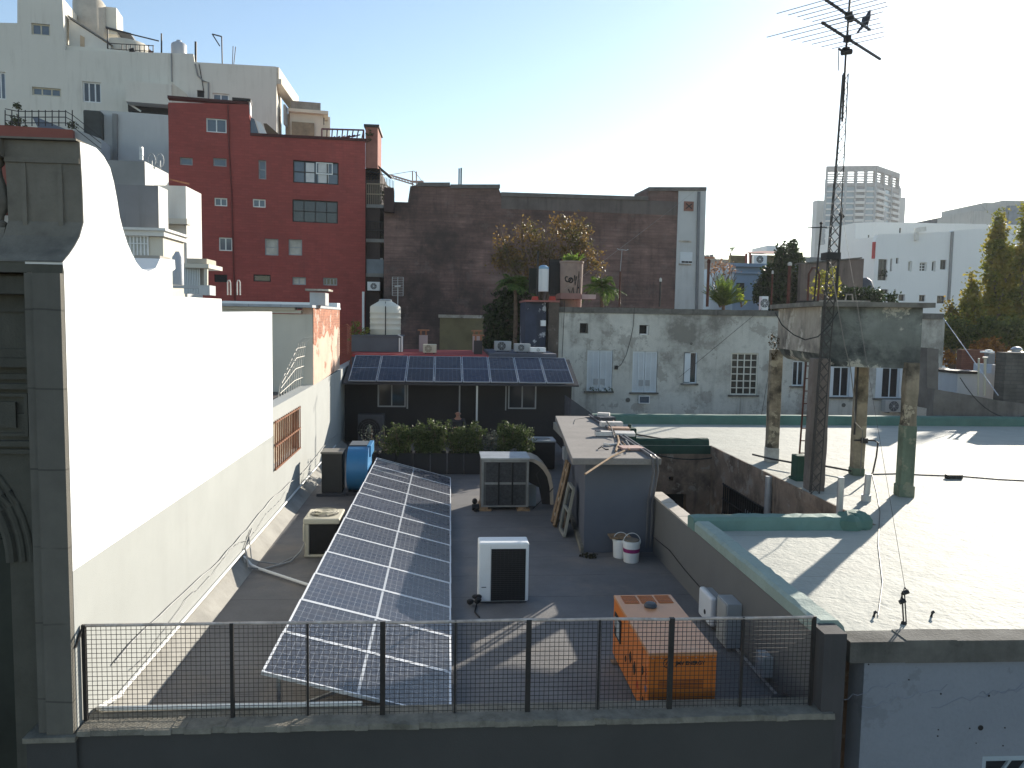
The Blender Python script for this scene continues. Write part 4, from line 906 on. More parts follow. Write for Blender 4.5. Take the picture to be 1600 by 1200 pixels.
solo('scrap_board', MB().box(2.98, 13.6, .36, 3.36, 13.9, .385), WOOD, 'scrap board laid across the rear white bucket', 'board')
solo('bucket_lid', MB().cyl((3.32, 13.45, .382), (3.32, 13.45, .40), .13, n=20), mat('dusty_lid', (.2, .17, .13), .9), 'dusty brown lid on the magenta labelled bucket', 'lid')
# boxes on the right wall
iv = thing('inverter', 'white rounded solar inverter low on the right terrace wall', 'inverter', (XR, 10.6, .1))
part('body', MB().box(XR-.19, 10.28, .06, XR-.09, 10.80, .47), WPAINT, iv, bevel=.035)
part('heat_sink', MB().box(XR-.089, 10.30, .08, XR-.002, 10.78, .45), LGREY, iv)
part('display', MB().cyl((XR-.196, 10.5, .2), (XR-.189, 10.5, .2), .035), BLACK, iv)
part('cables', MB().tube([(XR-.12, 10.4, .07), (XR-.12, 10.35, .02), (XR-.06, 10.2, .012)], .018, 5).tube([(XR-.1, 10.6, .07), (XR-.1, 10.5, .01)], .018, 5), CABLE, iv)
eb = thing('electrical_cabinet', 'grey metal cabinet on the right terrace wall beside the inverter', 'electrical box', (XR, 9.8, 0))
part('body', MB().box(XR-.2, 9.62, .04, XR-.002, 9.99, .63), LGREY, eb, bevel=.008)
part('door', MB().box(XR-.212, 9.64, .06, XR-.202, 9.97, .61), mat('cabinet_door', (.38, .38, .35), .5), eb, bevel=.004)
solo('meter_box', MB().box(XR-.12, 8.62, .12, XR-.002, 8.85, .36).box(XR-.13, 8.64, .15, XR-.121, 8.83, .3), LGREY, 'small grey box on the right wall behind the fence end', 'electrical box', bevel=.006)
solo('wall_pipe', MB().tube([(XR-.06, 10.3, .04), (XR-.06, 8.05, .04)], .018, 6), CABLEG, 'thin pipe along the foot of the right wall below the boxes', 'pipe')
solo('wall_lead', MB().tube([(XR-.012, 13.9, .30), (XR-.012, 12.9, .36), (XR-.012, 12.0, .30), (XR-.012, 11.2, .28), (XR-.012, 10.7, .3)], .008, 5), CABLE, 'black cable running along the grey right wall to the inverter', 'cable')
solo('corner_pot', MB().lathe([(.07, 0), (.11, .1), (.12, .2), (.06, .24)], (XR-.18, 7.95, .0), 14), BLACK, 'round dark pot in the corner by the right fence post', 'pot', smooth=True)
# ================================================================== pale roofed building on the right
ZR = 1.05
rb = thing('roof_building', 'building with broad sunlit pale roof, green parapets, sunken courtyard and bluish front wall', 'building', (8, 7.6, 1))
def flat(pts, z0, z1, hole=None): return MB().slab(lambda a, b, o: V((a, b, o)), [pts]+([hole] if hole else []), z0, z1)
YF = 7.52
CX0, CX1, CY0, CY1 = 4.06, 6.95, 11.95, 19.85
part('roof', flat([(4.062, YF), (40, YF-.6), (40, 24.4), (3.4, 24.4), (3.4, 19.86), (CX1, 19.86), (CX1, 11.9), (4.062, 11.9)], ZR-.22, ZR), ROOFW, rb)
# front wall
FR = Fac(4.05, 7.44, -1.0)
wr = FR.rect(1532, 1181, 1640, 1280)
wv = FR.rect(1526, 1133, 1536, 1143)
fwall = part('front_wall', MB().wall(FR, [(.24, -10), (.24, .83), (30, .83), (30, -10)], [wr], .3), BLUEW, rb)
m = MB(); rng = random.Random(8); u = .06
while u < 28:
    L = rng.uniform(.5, .9); m.fbox(FR, u, .832+rng.uniform(-.006, .006), u+L, ZR+.012+rng.uniform(-.006, .006), -.25, .035+rng.uniform(0, .01)); u += L
part('coping', m, STUCCOD, fwall)
part('window', MB().fbox(FR, wr[0], wr[3]-.05, wr[2], wr[3], -.1, .0).fbox(FR, wr[0], wr[1], wr[0]+.04, wr[3]-.05, -.1, 0).bar(FR.pt(wr[0]+.05, wr[3]-.5, -.05), FR.pt(wr[0]+.35, wr[3]-.05, -.05), .025).bar(FR.pt(wr[0]+.25, wr[3]-.5, -.05), FR.pt(wr[0]+.55, wr[3]-.05, -.05), .025).bar(FR.pt(wr[0]+.45, wr[3]-.5, -.05), FR.pt(wr[0]+.75, wr[3]-.05, -.05), .025), mat('blue_grey_frame', (.30, .36, .40), .6), rb)
part('pane', MB().fbox(FR, wr[0]-.02, wr[1], wr[2], wr[3], -.16, -.13), GLASS, rb)
m = MB(); q = FR.pt(*FR.uv(1532, 1137)); m.cyl(q+V((0, -.006, 0)), q+V((0, .05, 0)), .028, n=14)
for (x, y, r) in ((1515, 1138, .008), (1570, 1137, .009), (1466, 1140, .008), (1465, 1150, .009), (1525, 1161, .006), (1567, 1165, .008), (1470, 1084, .010), (1357, 1038, .008), (1420, 1062, .008), (1545, 1087, .012)):
    q = FR.pt(*FR.uv(x, y)); m.cyl(q+V((0, -.004, 0)), q+V((0, .03, 0)), r, n=8)
part('wall_hole', m, BLACK, rb)
m = MB(); rng = random.Random(17)
for (x0, y0, x1, y1) in ((1310, 1092, 1400, 1068), (1345, 1105, 1480, 1072), (1455, 1105, 1600, 1070), (1530, 1085, 1600, 1075)):
    pts = []
    for k in range(13): f = k/12; pts.append(FR.pt(*FR.uv(x0+(x1-x0)*f, y0+(y1-y0)*f+rng.uniform(-5, 5)), .001))
    m.tube(pts, .004, 4)
part('crack_filler', m, mat('crack_filler', (.175, .195, .235), .9), rb)
a, b = FR.uv(1277, 1000)[0], FR.uv(1313, 1000)[0]
part('corner_pillar', MB().hexa([FR.pt(a, -10, .15), FR.pt(b-.01, -10, .15), FR.pt(b-.01, -10, -.12), FR.pt(a, -10, -.12), FR.pt(a, 1.19, .15), FR.pt(b-.01, 1.19, .15), FR.pt(b-.01, 1.19, -.12), FR.pt(a, 1.19, -.12)]), mat('dark_pillar', (.06, .057, .057), .9, var=.15, streak=.6, grime=(.2, .19, .17)), rb)
# parapets
def lumpy(x0, y0, x1, y1, z0, z1, n, seed, jz=.012, jx=.012):
    """a hand-finished upstand: box cut into rings with small irregularities"""
    rr = random.Random(seed); m = MB(); long_x = (x1-x0) > (y1-y0); rings = []
    for i in range(n+1):
        f = i/n; j = lambda s: rr.uniform(-s, s)
        if long_x:
            x = x0+(x1-x0)*f; rings.append([(x, y0+j(jx), z0), (x, y0+.03+j(jx), z1-.05), (x, y0+.07, z1+j(jz)), (x, y1-.06, z1+j(jz)), (x, y1+j(jx), z1-.04), (x, y1, z0)])
        else:
            y = y0+(y1-y0)*f; rings.append([(x0, y, z0), (x0+j(jx*.5), y, z1-.03), (x0+.04, y, z1+j(jz)), (x1-.10, y, z1+j(jz)), (x1-.03+j(jx), y, z1-.06), (x1, y, z0)])
    vs = [q for r in rings for q in r]; k = 6
    fs = [(i*k+a, i*k+(a+1) % k, (i+1)*k+(a+1) % k, (i+1)*k+a) for i in range(n) for a in range(k)]
    fs += [tuple(range(k)), tuple(range(n*k, n*k+k))]
    return m.add(vs, fs)
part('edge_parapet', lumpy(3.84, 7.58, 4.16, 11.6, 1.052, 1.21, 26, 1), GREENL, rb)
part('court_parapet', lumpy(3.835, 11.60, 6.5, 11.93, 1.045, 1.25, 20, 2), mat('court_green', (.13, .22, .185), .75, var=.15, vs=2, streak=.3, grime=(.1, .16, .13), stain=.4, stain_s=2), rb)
m = MB(); rr = random.Random(6)
for (x, y, r) in ((6.35, 11.78, .24), (6.55, 11.85, .26), (6.72, 11.98, .17)): m.ball((x, y, 1.09), r, r*1.1, r*.85, 9, 6)
for i, q in enumerate(m.v): m.v[i] = q + V((rr.uniform(-.03, .03), rr.uniform(-.03, .03), rr.uniform(-.02, .02)))
part('parapet_lump', m, GREENP, rb)
part('far_parapet', lumpy(4.6, 24.02, 40, 24.4, 1.045, 1.34, 60, 3, .006, .004), GREENP, rb)
part('left_parapet', lumpy(4.25, 20.0, 4.62, 24.4, 1.045, 1.30, 12, 4), GREENL, rb)
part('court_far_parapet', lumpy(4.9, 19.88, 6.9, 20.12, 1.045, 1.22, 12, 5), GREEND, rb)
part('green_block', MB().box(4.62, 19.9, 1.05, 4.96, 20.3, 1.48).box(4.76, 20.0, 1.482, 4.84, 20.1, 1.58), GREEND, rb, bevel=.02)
# courtyard
FW_ = Fac(CX0, 19.87, 0)
dw = FW_.rect(1030, 772, 1071, 870); hv = FW_.rect(1045, 745, 1052, 752)
part('court_far_wall', MB().wall(FW_, [(-.2, -5), (-.2, .828), (2.9, .828), (2.9, -5)], [(dw[0]+.02, -4.5, dw[2], dw[3]), hv], .25), MOULD, rb)
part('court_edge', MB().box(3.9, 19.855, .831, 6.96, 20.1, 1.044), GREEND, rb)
part('court_edge', MB().box(6.925, 11.95, .829, 6.949, 19.85, 1.046), MOULD, rb)
part('court_door', MB().fbox(FW_, dw[0], -4.6, dw[2]+.1, dw[3]+.05, -.3, -.27), BLACK, rb)
part('court_vent', MB().fbox(FW_, hv[0]-.05, hv[1]-.05, hv[2]+.05, hv[3]+.05, -.29, -.26), BLACK, rb)
FC = Fac(CX1, 19.86, -90)     # right wall of the court, faces the left
ir = FC.rect(1140, 736, 1190, 800)
part('court_right_wall', MB().wall(FC, [(0.01, -5), (0.01, .828), (7.95, .828), (7.95, -5)], [(1.0, -4, 3.9, .25)], .25), MOULD, rb)
m = MB()
for k in range(22): u = 1.0+2.9*k/21; m.fbox(FC, u-.012, -4, u+.012, .27, -.02, .01)
for v in (.25, -.12, -.5, -.9, -1.3): m.fbox(FC, .98, v-.015, 3.92, v+.015, .011, .03)
gi = part('iron_grille', m, IRON, rb)
part('pane', MB().fbox(FC, .98, -4, 3.92, .27, -.2, -.17), GLASS, gi)
part('white_slats', MB().fbox(FC, 2.1, -.35, 3.9, -.12, -.14, -.11), LGREY, gi)
part('court_floor', MB().box(4.0, 12, -5, 7, 19.8, -4.9), DECK, rb)
part('court_near_wall', MB().box(4.07, 11.6, -5, 6.94, 11.9, .82), MOULD, rb)
bk = P(1569, 600, Y=25.6)
part('right_bulkhead', MB().box(bk.x, 25.6, 0, bk.x+7, 26.1, P(1585, 551, Y=25.6).z), mat('sooty_bulkhead', (.10, .095, .085), .95, var=.4, vs=1.2, streak=.9, stain=.6, brick=((.6, .6, .6), .45, .13, .5)), rb)
# court pipes and small things on the roof
m = MB().cyl((6.86, 12.95, -3), (6.86, 12.95, 1.62), .055, n=12); solo('vent_pipe', m, GALV, 'grey vertical pipe rising from the courtyard wall above the roof edge', 'pipe', smooth=True)
m = MB().cyl((6.88, 16.0, -3), (6.88, 16.0, 1.02), .075, n=12); solo('vent_pipe', m, GALV, 'thick grey pipe on the mouldy courtyard wall beside the iron grille', 'pipe', smooth=True)
q = P(1353, 783, Z=ZR); m = MB().cyl(q, q+V((.02, 0, .50)), .055, n=12).cyl(q, q+V((0, 0, .12)), .085, n=12); solo('roof_vent', m, GALV, 'short grey pipe standing on the pale roof between the two right tank pillars', 'pipe', smooth=True)
q = P(1490, 748, Z=ZR); solo('loose_brick', MB().box(q.x-.17, q.y-.06, ZR+.002, q.x+.17, q.y+.06, ZR+.09), IRON, 'dark loose brick lying on the pale roof beside the cable', 'brick', bevel=.01)
def roofline(name, pts, r, m, label, cat='cable', z=.012):
    return solo(name, MB().tube([P(x, y, Z=ZR+z) if len(t) == 0 else P(x, y, Z=t[0]) for x, y, *t in pts], r, 5), m, label, cat)
roofline('roof_cable', [(1360, 741), (1405, 740), (1440, 742), (1500, 744), (1560, 749), (1640, 753)], .012, CABLE, 'dark cable stretched across the pale roof past the loose brick')
roofline('roof_wire', [(1362, 738), (1370, 770), (1375, 800, ), (1372, 850), (1379, 910), (1372, 962)], .006, CABLE, 'thin black wire wandering down the pale roof to the front', 'wire')
roofline('roof_rod', [(942, 671), (990, 678), (1035, 686), (1068, 690)], .025, IRON, 'dark rod lying on the pale roof between shed and green block', 'rod', .03)
q = P(1412, 975, Z=ZR)
ib = thing('guy_anchor', 'small iron anchor with black insulators at the front of the pale roof', 'anchor', q)
m = MB().bar(q, q+V((-.03, .02, .34)), .012).bar(q+V((.03, 0, 0)), q+V((.0, .02, .34)), .010).ball(q+V((0, 0, .01)), .03, .03, .025); part('bracket', m, IRON, ib)
m = MB()
for dx, z in ((-.03, .24), (.0, .34)): m.cyl(q+V((dx-.03, 0, z)), q+V((dx+.03, .0, z+.02)), .024, n=10).tube([q+V((dx-.03, 0, z)), q+V((dx, .02, z+.06)), q+V((dx+.04, 0, z))], .007, 5)
part('insulator', m, CABLE, ib)
for x, y, lab in ((1365, 964, 'little black roof hook left of the insulator anchor'), (1455, 964, 'little black roof hook right of the insulator anchor')):
    q2 = P(x, y, Z=ZR); solo('roof_hook', MB().tube([q2, q2+V((.01, 0, .05)), q2+V((.03, 0, .06))], .016, 6), CABLE, lab, 'hook')
# ================================================================== concrete water tank on four pillars
zr = ZR
bF, bL, bM, bR = P(1270, 765, Z=zr), P(1206, 722, Z=zr), P(1338, 742, Z=zr), P(1412, 775, Z=zr)
tw = thing('concrete_water_tank', 'weathered concrete water tank raised on four stained pillars over the pale roof', 'water tank', (8, 15.6, zr))
eR = V((bR.x-bF.x, bR.y-bF.y, 0)); eL = V((bL.x-bF.x, bL.y-bF.y, 0)); uR, uL = eR.normalized(), eL.normalized()
tF = P(1286, 572, Y=bF.y); zb = tF.z; ztp = P(1286, 479, Y=bF.y).z
c0 = V((bF.x, bF.y, 0)); cR = V((P(1440, 520, Y=bR.y).x, bR.y, 0)); cL = V((P(1216, 530, Y=bL.y).x, bL.y, 0)); cB = cR+(cL-c0)
# tank body, belly of the left side curving in at the bottom
def ring(z, ins): 
    cc = [c0+uL*ins*.2+uR*ins, cR, cB, cL+uR*ins]; return [V((q.x, q.y, z)) for q in cc]
lev = [(zb, .22), (zb+.10, .07), (zb+.24, .0), (ztp, 0)]; m = MB()
for z, i in lev: m.v += ring(z, i)
for k in range(3): m.f += [(k*4+a, k*4+(a+1) % 4, k*4+4+(a+1) % 4, k*4+4+a) for a in range(4)]
m.f += [(0, 1, 2, 3), (12, 13, 14, 15)]
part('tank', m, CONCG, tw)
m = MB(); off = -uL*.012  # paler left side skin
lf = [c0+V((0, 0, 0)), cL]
part('left_side_skin', MB().hexa([V((c0.x, c0.y, zb+.24))-uR*.02, V((c0.x, c0.y, zb+.24)), V((cL.x, cL.y, zb+.24)), V((cL.x, cL.y, zb+.24))-uR*.02, V((c0.x, c0.y, ztp-.002))-uR*.02, V((c0.x, c0.y, ztp-.002)), V((cL.x, cL.y, ztp-.002)), V((cL.x, cL.y, ztp-.002))-uR*.02]), CONC, tw)
lid = [c0-uR*.18-uL*.16, cR+uR*.14-uL*.16, cB+uR*.14+uL*.14, cL-uR*.18+uL*.14]
part('lid_slab', MB().hexa([V((q.x, q.y, ztp+.001)) for q in lid]+[V((q.x, q.y, ztp+.09)) for q in lid]), mat('lid_concrete', (.15, .14, .12), .95, var=.4, vs=3, stain=.6, stain_s=2), tw)
m = MB(); q = (c0+cR+cB+cL)/4; m.box(q.x-.4, q.y-.3, ztp+.092, q.x+.4, q.y+.3, ztp+.16); m.tube([(q.x-.08, q.y-.2, ztp+.16), (q.x-.06, q.y-.2, ztp+.28), (q.x+.06, q.y-.2, ztp+.28), (q.x+.08, q.y-.2, ztp+.16)], .02); part('hatch', m, CONC, tw)
def pillar(b, w, top, mt, lab, foot=None):
    rr = random.Random(int(b.x*100)); m = MB(); n = 10; vs = []
    for i in range(n+1):
        z = zr-.02+(top-zr+.02)*i/n; ww = w*(1+rr.uniform(-.04, .04))
        vs += [V((b.x, b.y, z))+uR*(sx*ww/2)+uL*(sy*ww/2) for sx, sy in ((-1, -1), (1, -1), (1, 1), (-1, 1))]
    m.add(vs, [(i*4+a, i*4+(a+1) % 4, i*4+4+(a+1) % 4, i*4+4+a) for i in range(n) for a in range(4)]+[(0, 1, 2, 3), (n*4, n*4+1, n*4+2, n*4+3)])
    return part('pillar', m, mt, tw, bevel=.02, label=lab)
pillar(bF+uR*.02+uL*.02, .31, zb+.15, mat('pillar_dark', (.17, .14, .12), .95, var=.35, vs=3, streak=1, stain=.7, stain_s=1.5, bump=.6, bs=30), 'dark front pillar with the mast against it')
pillar(bL+uL*.05, .25, zb+.2, PILLAR, None)
pillar(bM, .23, zb+.1, PILLAR, None)
pillar(bR, .22, zb+.12, PILLAR, 'right pillar painted green on its lower half')
def sleeve(b, w, z0, z1, mt, nm='green_paint'):
    m = MB(); pts = [V((b.x, b.y, 0))+uR*(sx*w/2)+uL*(sy*w/2) for sx, sy in ((-1, -1), (1, -1), (1, 1), (-1, 1))]
    return part(nm, m.hexa([V((q.x, q.y, z0)) for q in pts]+[V((q.x, q.y, z1)) for q in pts]), mt, tw, bevel=.015)
GP2 = mat('pillar_green', (.13, .17, .12), .9, var=.3, vs=2.5, streak=.9, grime=(.05, .06, .045), chip=.4, chipc=(.3, .27, .19), chip_s=3)
sleeve(bR, .235, zr, zr+1.35, GP2); sleeve(bR, .27, zr, zr+.22, GP2, 'plinth'); sleeve(bM, .25, zr, zr+.16, GP2)
sleeve(bL+uL*.05, .27, zr, zr+.34, mat('white_foot', (.42, .41, .37), .9, var=.3, vs=4, stain=.6, stain_s=4), 'pale_foot')
# bird's nest of dead moss on the far left pillar
m = MB(); nz = P(1214, 530, Y=bL.y); crown(m, [((nz.x-.12, bL.y-.12, nz.z), (.15, .12, .18)), ((nz.x-.1, bL.y-.14, nz.z-.3), (.1, .08, .22))], 260, .06, 3, 6, .05, .2, .35); 
solo('dry_moss', m, leafmat('dry_moss', (.04, .03, .015), (.10, .07, .03)), 'clump of dry moss hanging on the top of the left tank pillar', 'moss')
# green blocks, ladder, tap at its foot
q = P(1246, 752, Z=zr); solo('green_block', MB().box(q.x-.02, q.y+.0, zr, q.x+.22, q.y+.3, zr+.52).box(q.x-.05, q.y-.03, zr, q.x+.26, q.y+.33, zr+.06), GREENP if False else GREEND, 'dark green block left of the front tank pillar', 'block', bevel=.02)
q = P(1279, 748, Z=zr); solo('green_block', MB().box(q.x+.04, q.y+.25, zr, q.x+.24, q.y+.5, zr+.5), GREEND, 'dark green block right behind the front tank pillar', 'block', bevel=.02)
m = MB(); yl = 16.3; xa, xb = P(1248, 720, Y=yl).x, P(1262, 720, Y=yl).x; xt = P(1256, 575, Y=yl).x-xa
for x in (xa, xb): m.bar((x, yl, zr), (x+.06, yl, zb+.1), .03)
for k in range(9): z = zr+.15+.27*k; m.bar((xa+.06*(z-zr)/2.4, yl, z), (xb+.06*(z-zr)/2.4, yl, z), .022)
solo('iron_ladder', m, DRUST, 'thin rusty ladder behind the front tank pillar', 'ladder')
tz = P(1350, 688, Y=bM.y-.2); m = MB().tube([(bM.x-.2, bM.y-.2, zb+.1), (bM.x-.2, bM.y-.2, zr+.9)], .022, 6).tube([(bM.x-.2, bM.y-.2, tz.z), (bM.x+.25, bM.y-.2, tz.z), (bM.x+.33, bM.y-.2, tz.z-.05), (bM.x+.31, bM.y-.2, tz.z-.35), (bM.x+.22, bM.y-.25, tz.z-.7)], .02, 6).box(bM.x-.03, bM.y-.25, tz.z-.06, bM.x+.08, bM.y-.15, tz.z+.05)
solo('tank_pipework', m, IRON, 'dark pipe with valve and bent outlet on the middle tank pillar', 'pipe')
roofline('floor_pipe', [(1176, 710), (1205, 717), (1245, 724)], .022, IRON, 'dark pipe on the pale roof left of the tank pillars', 'pipe', .15)
roofline('floor_pipe', [(1288, 728), (1310, 732), (1330, 736)], .022, IRON, 'dark pipe on the pale roof between front and middle pillars', 'pipe', .12)
# ================================================================== lattice mast with antennas
YM = bF.y-.32
mp = [P(x, y, Y=YM) for x, y in ((1271, 765), (1286, 565), (1299, 405), (1311, 250), (1321, 100))]; mp[0].z = zr
ms = thing('lattice_mast', 'tall thin lattice mast rising past the concrete tank, carrying television antennas', 'mast', mp[0])
def mast_at(z):
    for a, b in zip(mp, mp[1:]):
        if z <= b.z or b is mp[-1]: return a.lerp(b, (z-a.z)/(b.z-a.z))
zt_ = mp[-1].z; m = MB(); legs = []
def mw(z): return .11 if z < 6 else max(.055, .11-.055*(z-6)/(zt_-6))
Zs = []; z = zr
while z < zt_: Zs.append(z); z += .21
def leg(i, z): 
    a = radians(90+120*i+12); w = mw(z); c = mast_at(z); return c+V((w*cos(a), w*sin(a), 0))
for i in range(3): m.tube([leg(i, z) for z in Zs[::3]+[Zs[-1]]], .011, 5)
MS_ = mat('mast_steel', (.05, .046, .042), .6, .2, var=.4, vs=4)
part('leg_tubes', m, MS_, ms); m = MB()
for k in range(len(Zs)-1):
    for i in range(3):
        m.bar(leg(i, Zs[k]), leg((i+1) % 3, Zs[k+1]), .009)
        if Zs[k] < 6.1: m.bar(leg(i, Zs[k+1]), leg((i+1) % 3, Zs[k]), .009)
part('lacing', m, MS_, ms)
cz = P(1298, 401, Y=YM); part('clamp_box', MB().box(cz.x-.13, YM-.13, cz.z-.06, cz.x+.13, YM+.13, cz.z+.07), IRON, ms)
top = P(1329, -14, Y=YM); pz = P(1316, 190, Y=YM)
part('pole', MB().tube([pz, P(1322, 80, Y=YM), top], .022, 6), IRON, ms)
q = P(1322, 80, Y=YM); m = MB().cyl(q+V((-.08, 0, -.03)), q+V((.10, 0, .0)), .05).cyl(q+V((0, 0, .03)), q+V((0, 0, .06)), .07).bar(q+V((-.15, 0, .04)), q+V((-.02, 0, -.02)), .03).bar(q+V((-.14, 0, .05)), q+V((-.13, 0, -.35)), .012)
part('rotator', m, IRON, ms)
# side arms and thin whips beside the mast
sa = MB(); ya = YM+.4
sa.bar(P(1262, 356, Y=ya), P(1292, 355, Y=ya), .02).bar(P(1283, 352, Y=ya), P(1272, 470, Y=ya), .025).ball(P(1283, 349, Y=ya), .03)
solo('whip_antenna', sa, IRON, 'thin dark post with a short crossbar left of the mast', 'antenna')
sb = MB().bar(P(1315, 325, Y=ya), P(1306, 478, Y=ya), .03).bar(P(1312, 333, Y=ya), P(1318, 340, Y=ya), .05)
solo('whip_antenna', sb, IRON, 'thin dark pole close to the right of the mast', 'antenna')
Bd, Ed = V((.77, .64, 0)), V((.64, -.77, 0))
def yagi(cx, cy, b0, b1, els, label, group='television antennas on the mast'):
    c = P(cx, cy, Y=YM); t = thing('yagi_antenna', label, 'antenna', c, group)
    part('boom', MB().bar(c+Bd*b0, c+Bd*b1, .035).box(c.x-.05, c.y-.05, c.z-.06, c.x+.05, c.y+.05, c.z+.05), IRON, t)
    m, n = MB(), MB()
    for s, L0, L1 in els:
        m.bar(c+Bd*s-Ed*L0+V((0, 0, .012)), c+Bd*s+Ed*L1+V((0, 0, .012)), .010); nb = MB().ball(c+Bd*s, .035, .035, .03, 7, 5); part('clip', nb, IRON, t)
    part('elements', m, mat('antenna_rod', (.16, .16, .16), .5, .4), t); 
    return t
yagi(1326, 24, -.95, .98, [(-.92, .92, .55), (-.72, .8, .75), (-.52, .72, .75), (-.32, .7, .72), (-.12, .62, .7), (.08, .55, .65), (.28, .5, .5)], 'upper television antenna on the mast, with the bird on its boom')
yagi(1324, 60, -1.05, 1.55, [(-1.0, 1.05, .6), (-.78, .86, .78), (-.55, .80, .76), (-.32, .70, .72), (-.1, .62, .68), (.15, .55, .6), (.38, .45, .5)], 'lower and longer television antenna on the mast, below the bird')
q = P(1329, 29, Y=YM); solo('antenna_balun', MB().ball(q, .075, .06, .07, 10, 7), IRON, 'dark round box hanging under the upper antenna boom', 'antenna box', smooth=True)
# bird
cb = P(1326, 24, Y=YM)+Bd*.80; bd = thing('bird', 'dark pigeon perched on the right end of the upper antenna boom', 'bird', cb)
ux = V((.9, .3, 0)).normalized()
def B_(f, z): return cb+ux*f+V((0, 0, z))
skin_obj('body', [B_(-.13, -.06), B_(-.07, .04), B_(-.01, .12), B_(.03, .20), B_(.055, .27), B_(.065, .315), B_(.10, .31)], [(i, i+1) for i in range(6)], [.018, .04, .062, .055, .034, .030, .007], mat('pigeon_feathers', (.05, .048, .06), .7, var=.3), bd, 2, 1)
m = MB(); sd = V((-ux.y, ux.x, 0))
for s in (-1, 1): m.ball(B_(-.03, .11)+sd*.05*s, .035, .025, .10, 8, 6)
part('wing', m, mat('pigeon_wing', (.035, .034, .042), .7, var=.3), bd, smooth=True)
part('tail', MB().hexa([B_(-.20, -.13)-sd*.03, B_(-.20, -.13)+sd*.03, B_(-.08, .02)+sd*.03, B_(-.08, .02)-sd*.03, B_(-.205, -.115)-sd*.03, B_(-.205, -.115)+sd*.03, B_(-.09, .04)+sd*.03, B_(-.09, .04)-sd*.03]), mat('pigeon_wing', (.035, .034, .042)), bd)
part('legs', MB().bar(B_(0, .02)+sd*.02, B_(0, .10)+sd*.02, .01).bar(B_(0, .02)-sd*.02, B_(0, .10)-sd*.02, .01), mat('pigeon_leg', (.25, .08, .06), .6), bd)
# hanging wires
def wire(name, pts, r, m, label, sag=.0, cat='wire', n=10):
    a, b = pts; q = [a.lerp(b, i/n)-V((0, 0, sag*4*(i/n)*(1-i/n))) for i in range(n+1)]
    return solo(name, MB().tube(q, r, 4), m, label, cat)
wire('guy_wire', [P(1311, 115, Y=YM), V((3.6, 24, 5.2))], .003, CABLEG, 'hair thin guy wire from the mast head down to the left', .1)
wire('guy_wire', [P(1326, 115, Y=YM), V((22, 26, 5.5))], .004, CABLEG, 'hair thin guy wire from the mast head down to the right', .1)
wire('guy_wire', [P(1310, 300, Y=YM), ib.location+V((0, 0, .36))], .0025, CABLE, 'thin guy wire from mid mast down to the roof anchor', .02)
solo('coax_cable', MB().tube([P(x, y, Y=YM-.3) for x, y in ((1298, 405), (1304, 450), (1311, 490), (1320, 540), (1329, 575), (1334, 620), (1336, 660))]+[bM+V((-.05, -.25, 1.0)), bM+V((-.05, -.25, .1))], .009, 5), mat('dusty_cable', (.16, .15, .13), .7), 'dusty cable hanging from the mast across the tank front', 'cable')
solo('tank_cable', MB().tube([P(x, y, Y=YM-.1) for x, y in ((1211, 488), (1222, 508), (1240, 523), (1258, 531), (1278, 526), (1296, 508), (1310, 486))], .011, 5), CABLE, 'black cable drooping across the top left of the concrete tank', 'cable')
wire('long_rod', [P(1474, 497, Y=32.3), P(1560, 618, Y=24.2)], .018, GALV, 'pale straight cable slanting down from the corner of the old white wall', 0, 'cable')
wire('slack_cable', [P(1500, 590, Y=24.8), P(1600, 650, Y=24.6)], .015, CABLE, 'slack black cable hanging in front of the white rooftop hut', .5, 'cable')
wire('court_cable', [P(1012, 706, Y=19.8), P(1150, 706, Y=19.8)], .014, CABLE, 'black cable sagging across the mouldy courtyard wall', .2, 'cable')
# ================================================================== old stucco building across the back
YS = 33.0
FS = Fac(3.4, YS, 0)
sb_ = thing('stucco_building', 'long old peeling white building with shuttered windows behind the pale roof', 'building', (9.5, 25, 0))
W_ = dict(a=(917, 547, 957, 611), b=(988, 549, 1027, 613), c=(1068, 550, 1089, 599), d=(1142, 552, 1184, 617), e=(1238, 564, 1256, 603), f=(1292, 573, 1334, 620), g=(1368, 574, 1412, 622), h1=(906, 505, 919, 521), h2=(999, 508, 1014, 523))
R_ = {k: FS.rect(*v) for k, v in W_.items()}
tl, tr_ = FS.uv(872, 480), FS.uv(1472, 497)
band0 = min(FS.uv(872, 480)[1], FS.uv(1472, 499)[1])
part('front_wall', MB().wall(FS, [(FS.uv(872, 560)[0], -3), (FS.uv(872, 560)[0], band0), (FS.uv(1473, 560)[0], band0), (FS.uv(1473, 560)[0], -3)], list(R_.values()), .35), STUCCO, sb_)
bm_ = MB(); u = FS.uv(870, 475)[0]; ue = FS.uv(1474, 490)[0]; rng = random.Random(31)
while u < ue:
    L = min(rng.uniform(.6, 1.2), ue-u); j = rng.uniform(-.012, .012)
    bm_.fbox(FS, u, band0+.002, u+L+.001, band0+.24+j, -.4, .05+rng.uniform(-.008, .008)); u += L
po = part('parapet', bm_, STUCCOD, sb_)
part('roof', MB().box(FS.pt(tl[0]+.05, 0).x, YS+.41, band0-.2, FS.pt(ue, 0).x, YS+2.9, band0+.12), REDRF, sb_)
part('side_wall', MB().box(FS.pt(ue, 0).x-.36, YS+.36, -3, FS.pt(ue, 0).x-.005, YS+2.9, band0-.21), STUCCO, sb_)
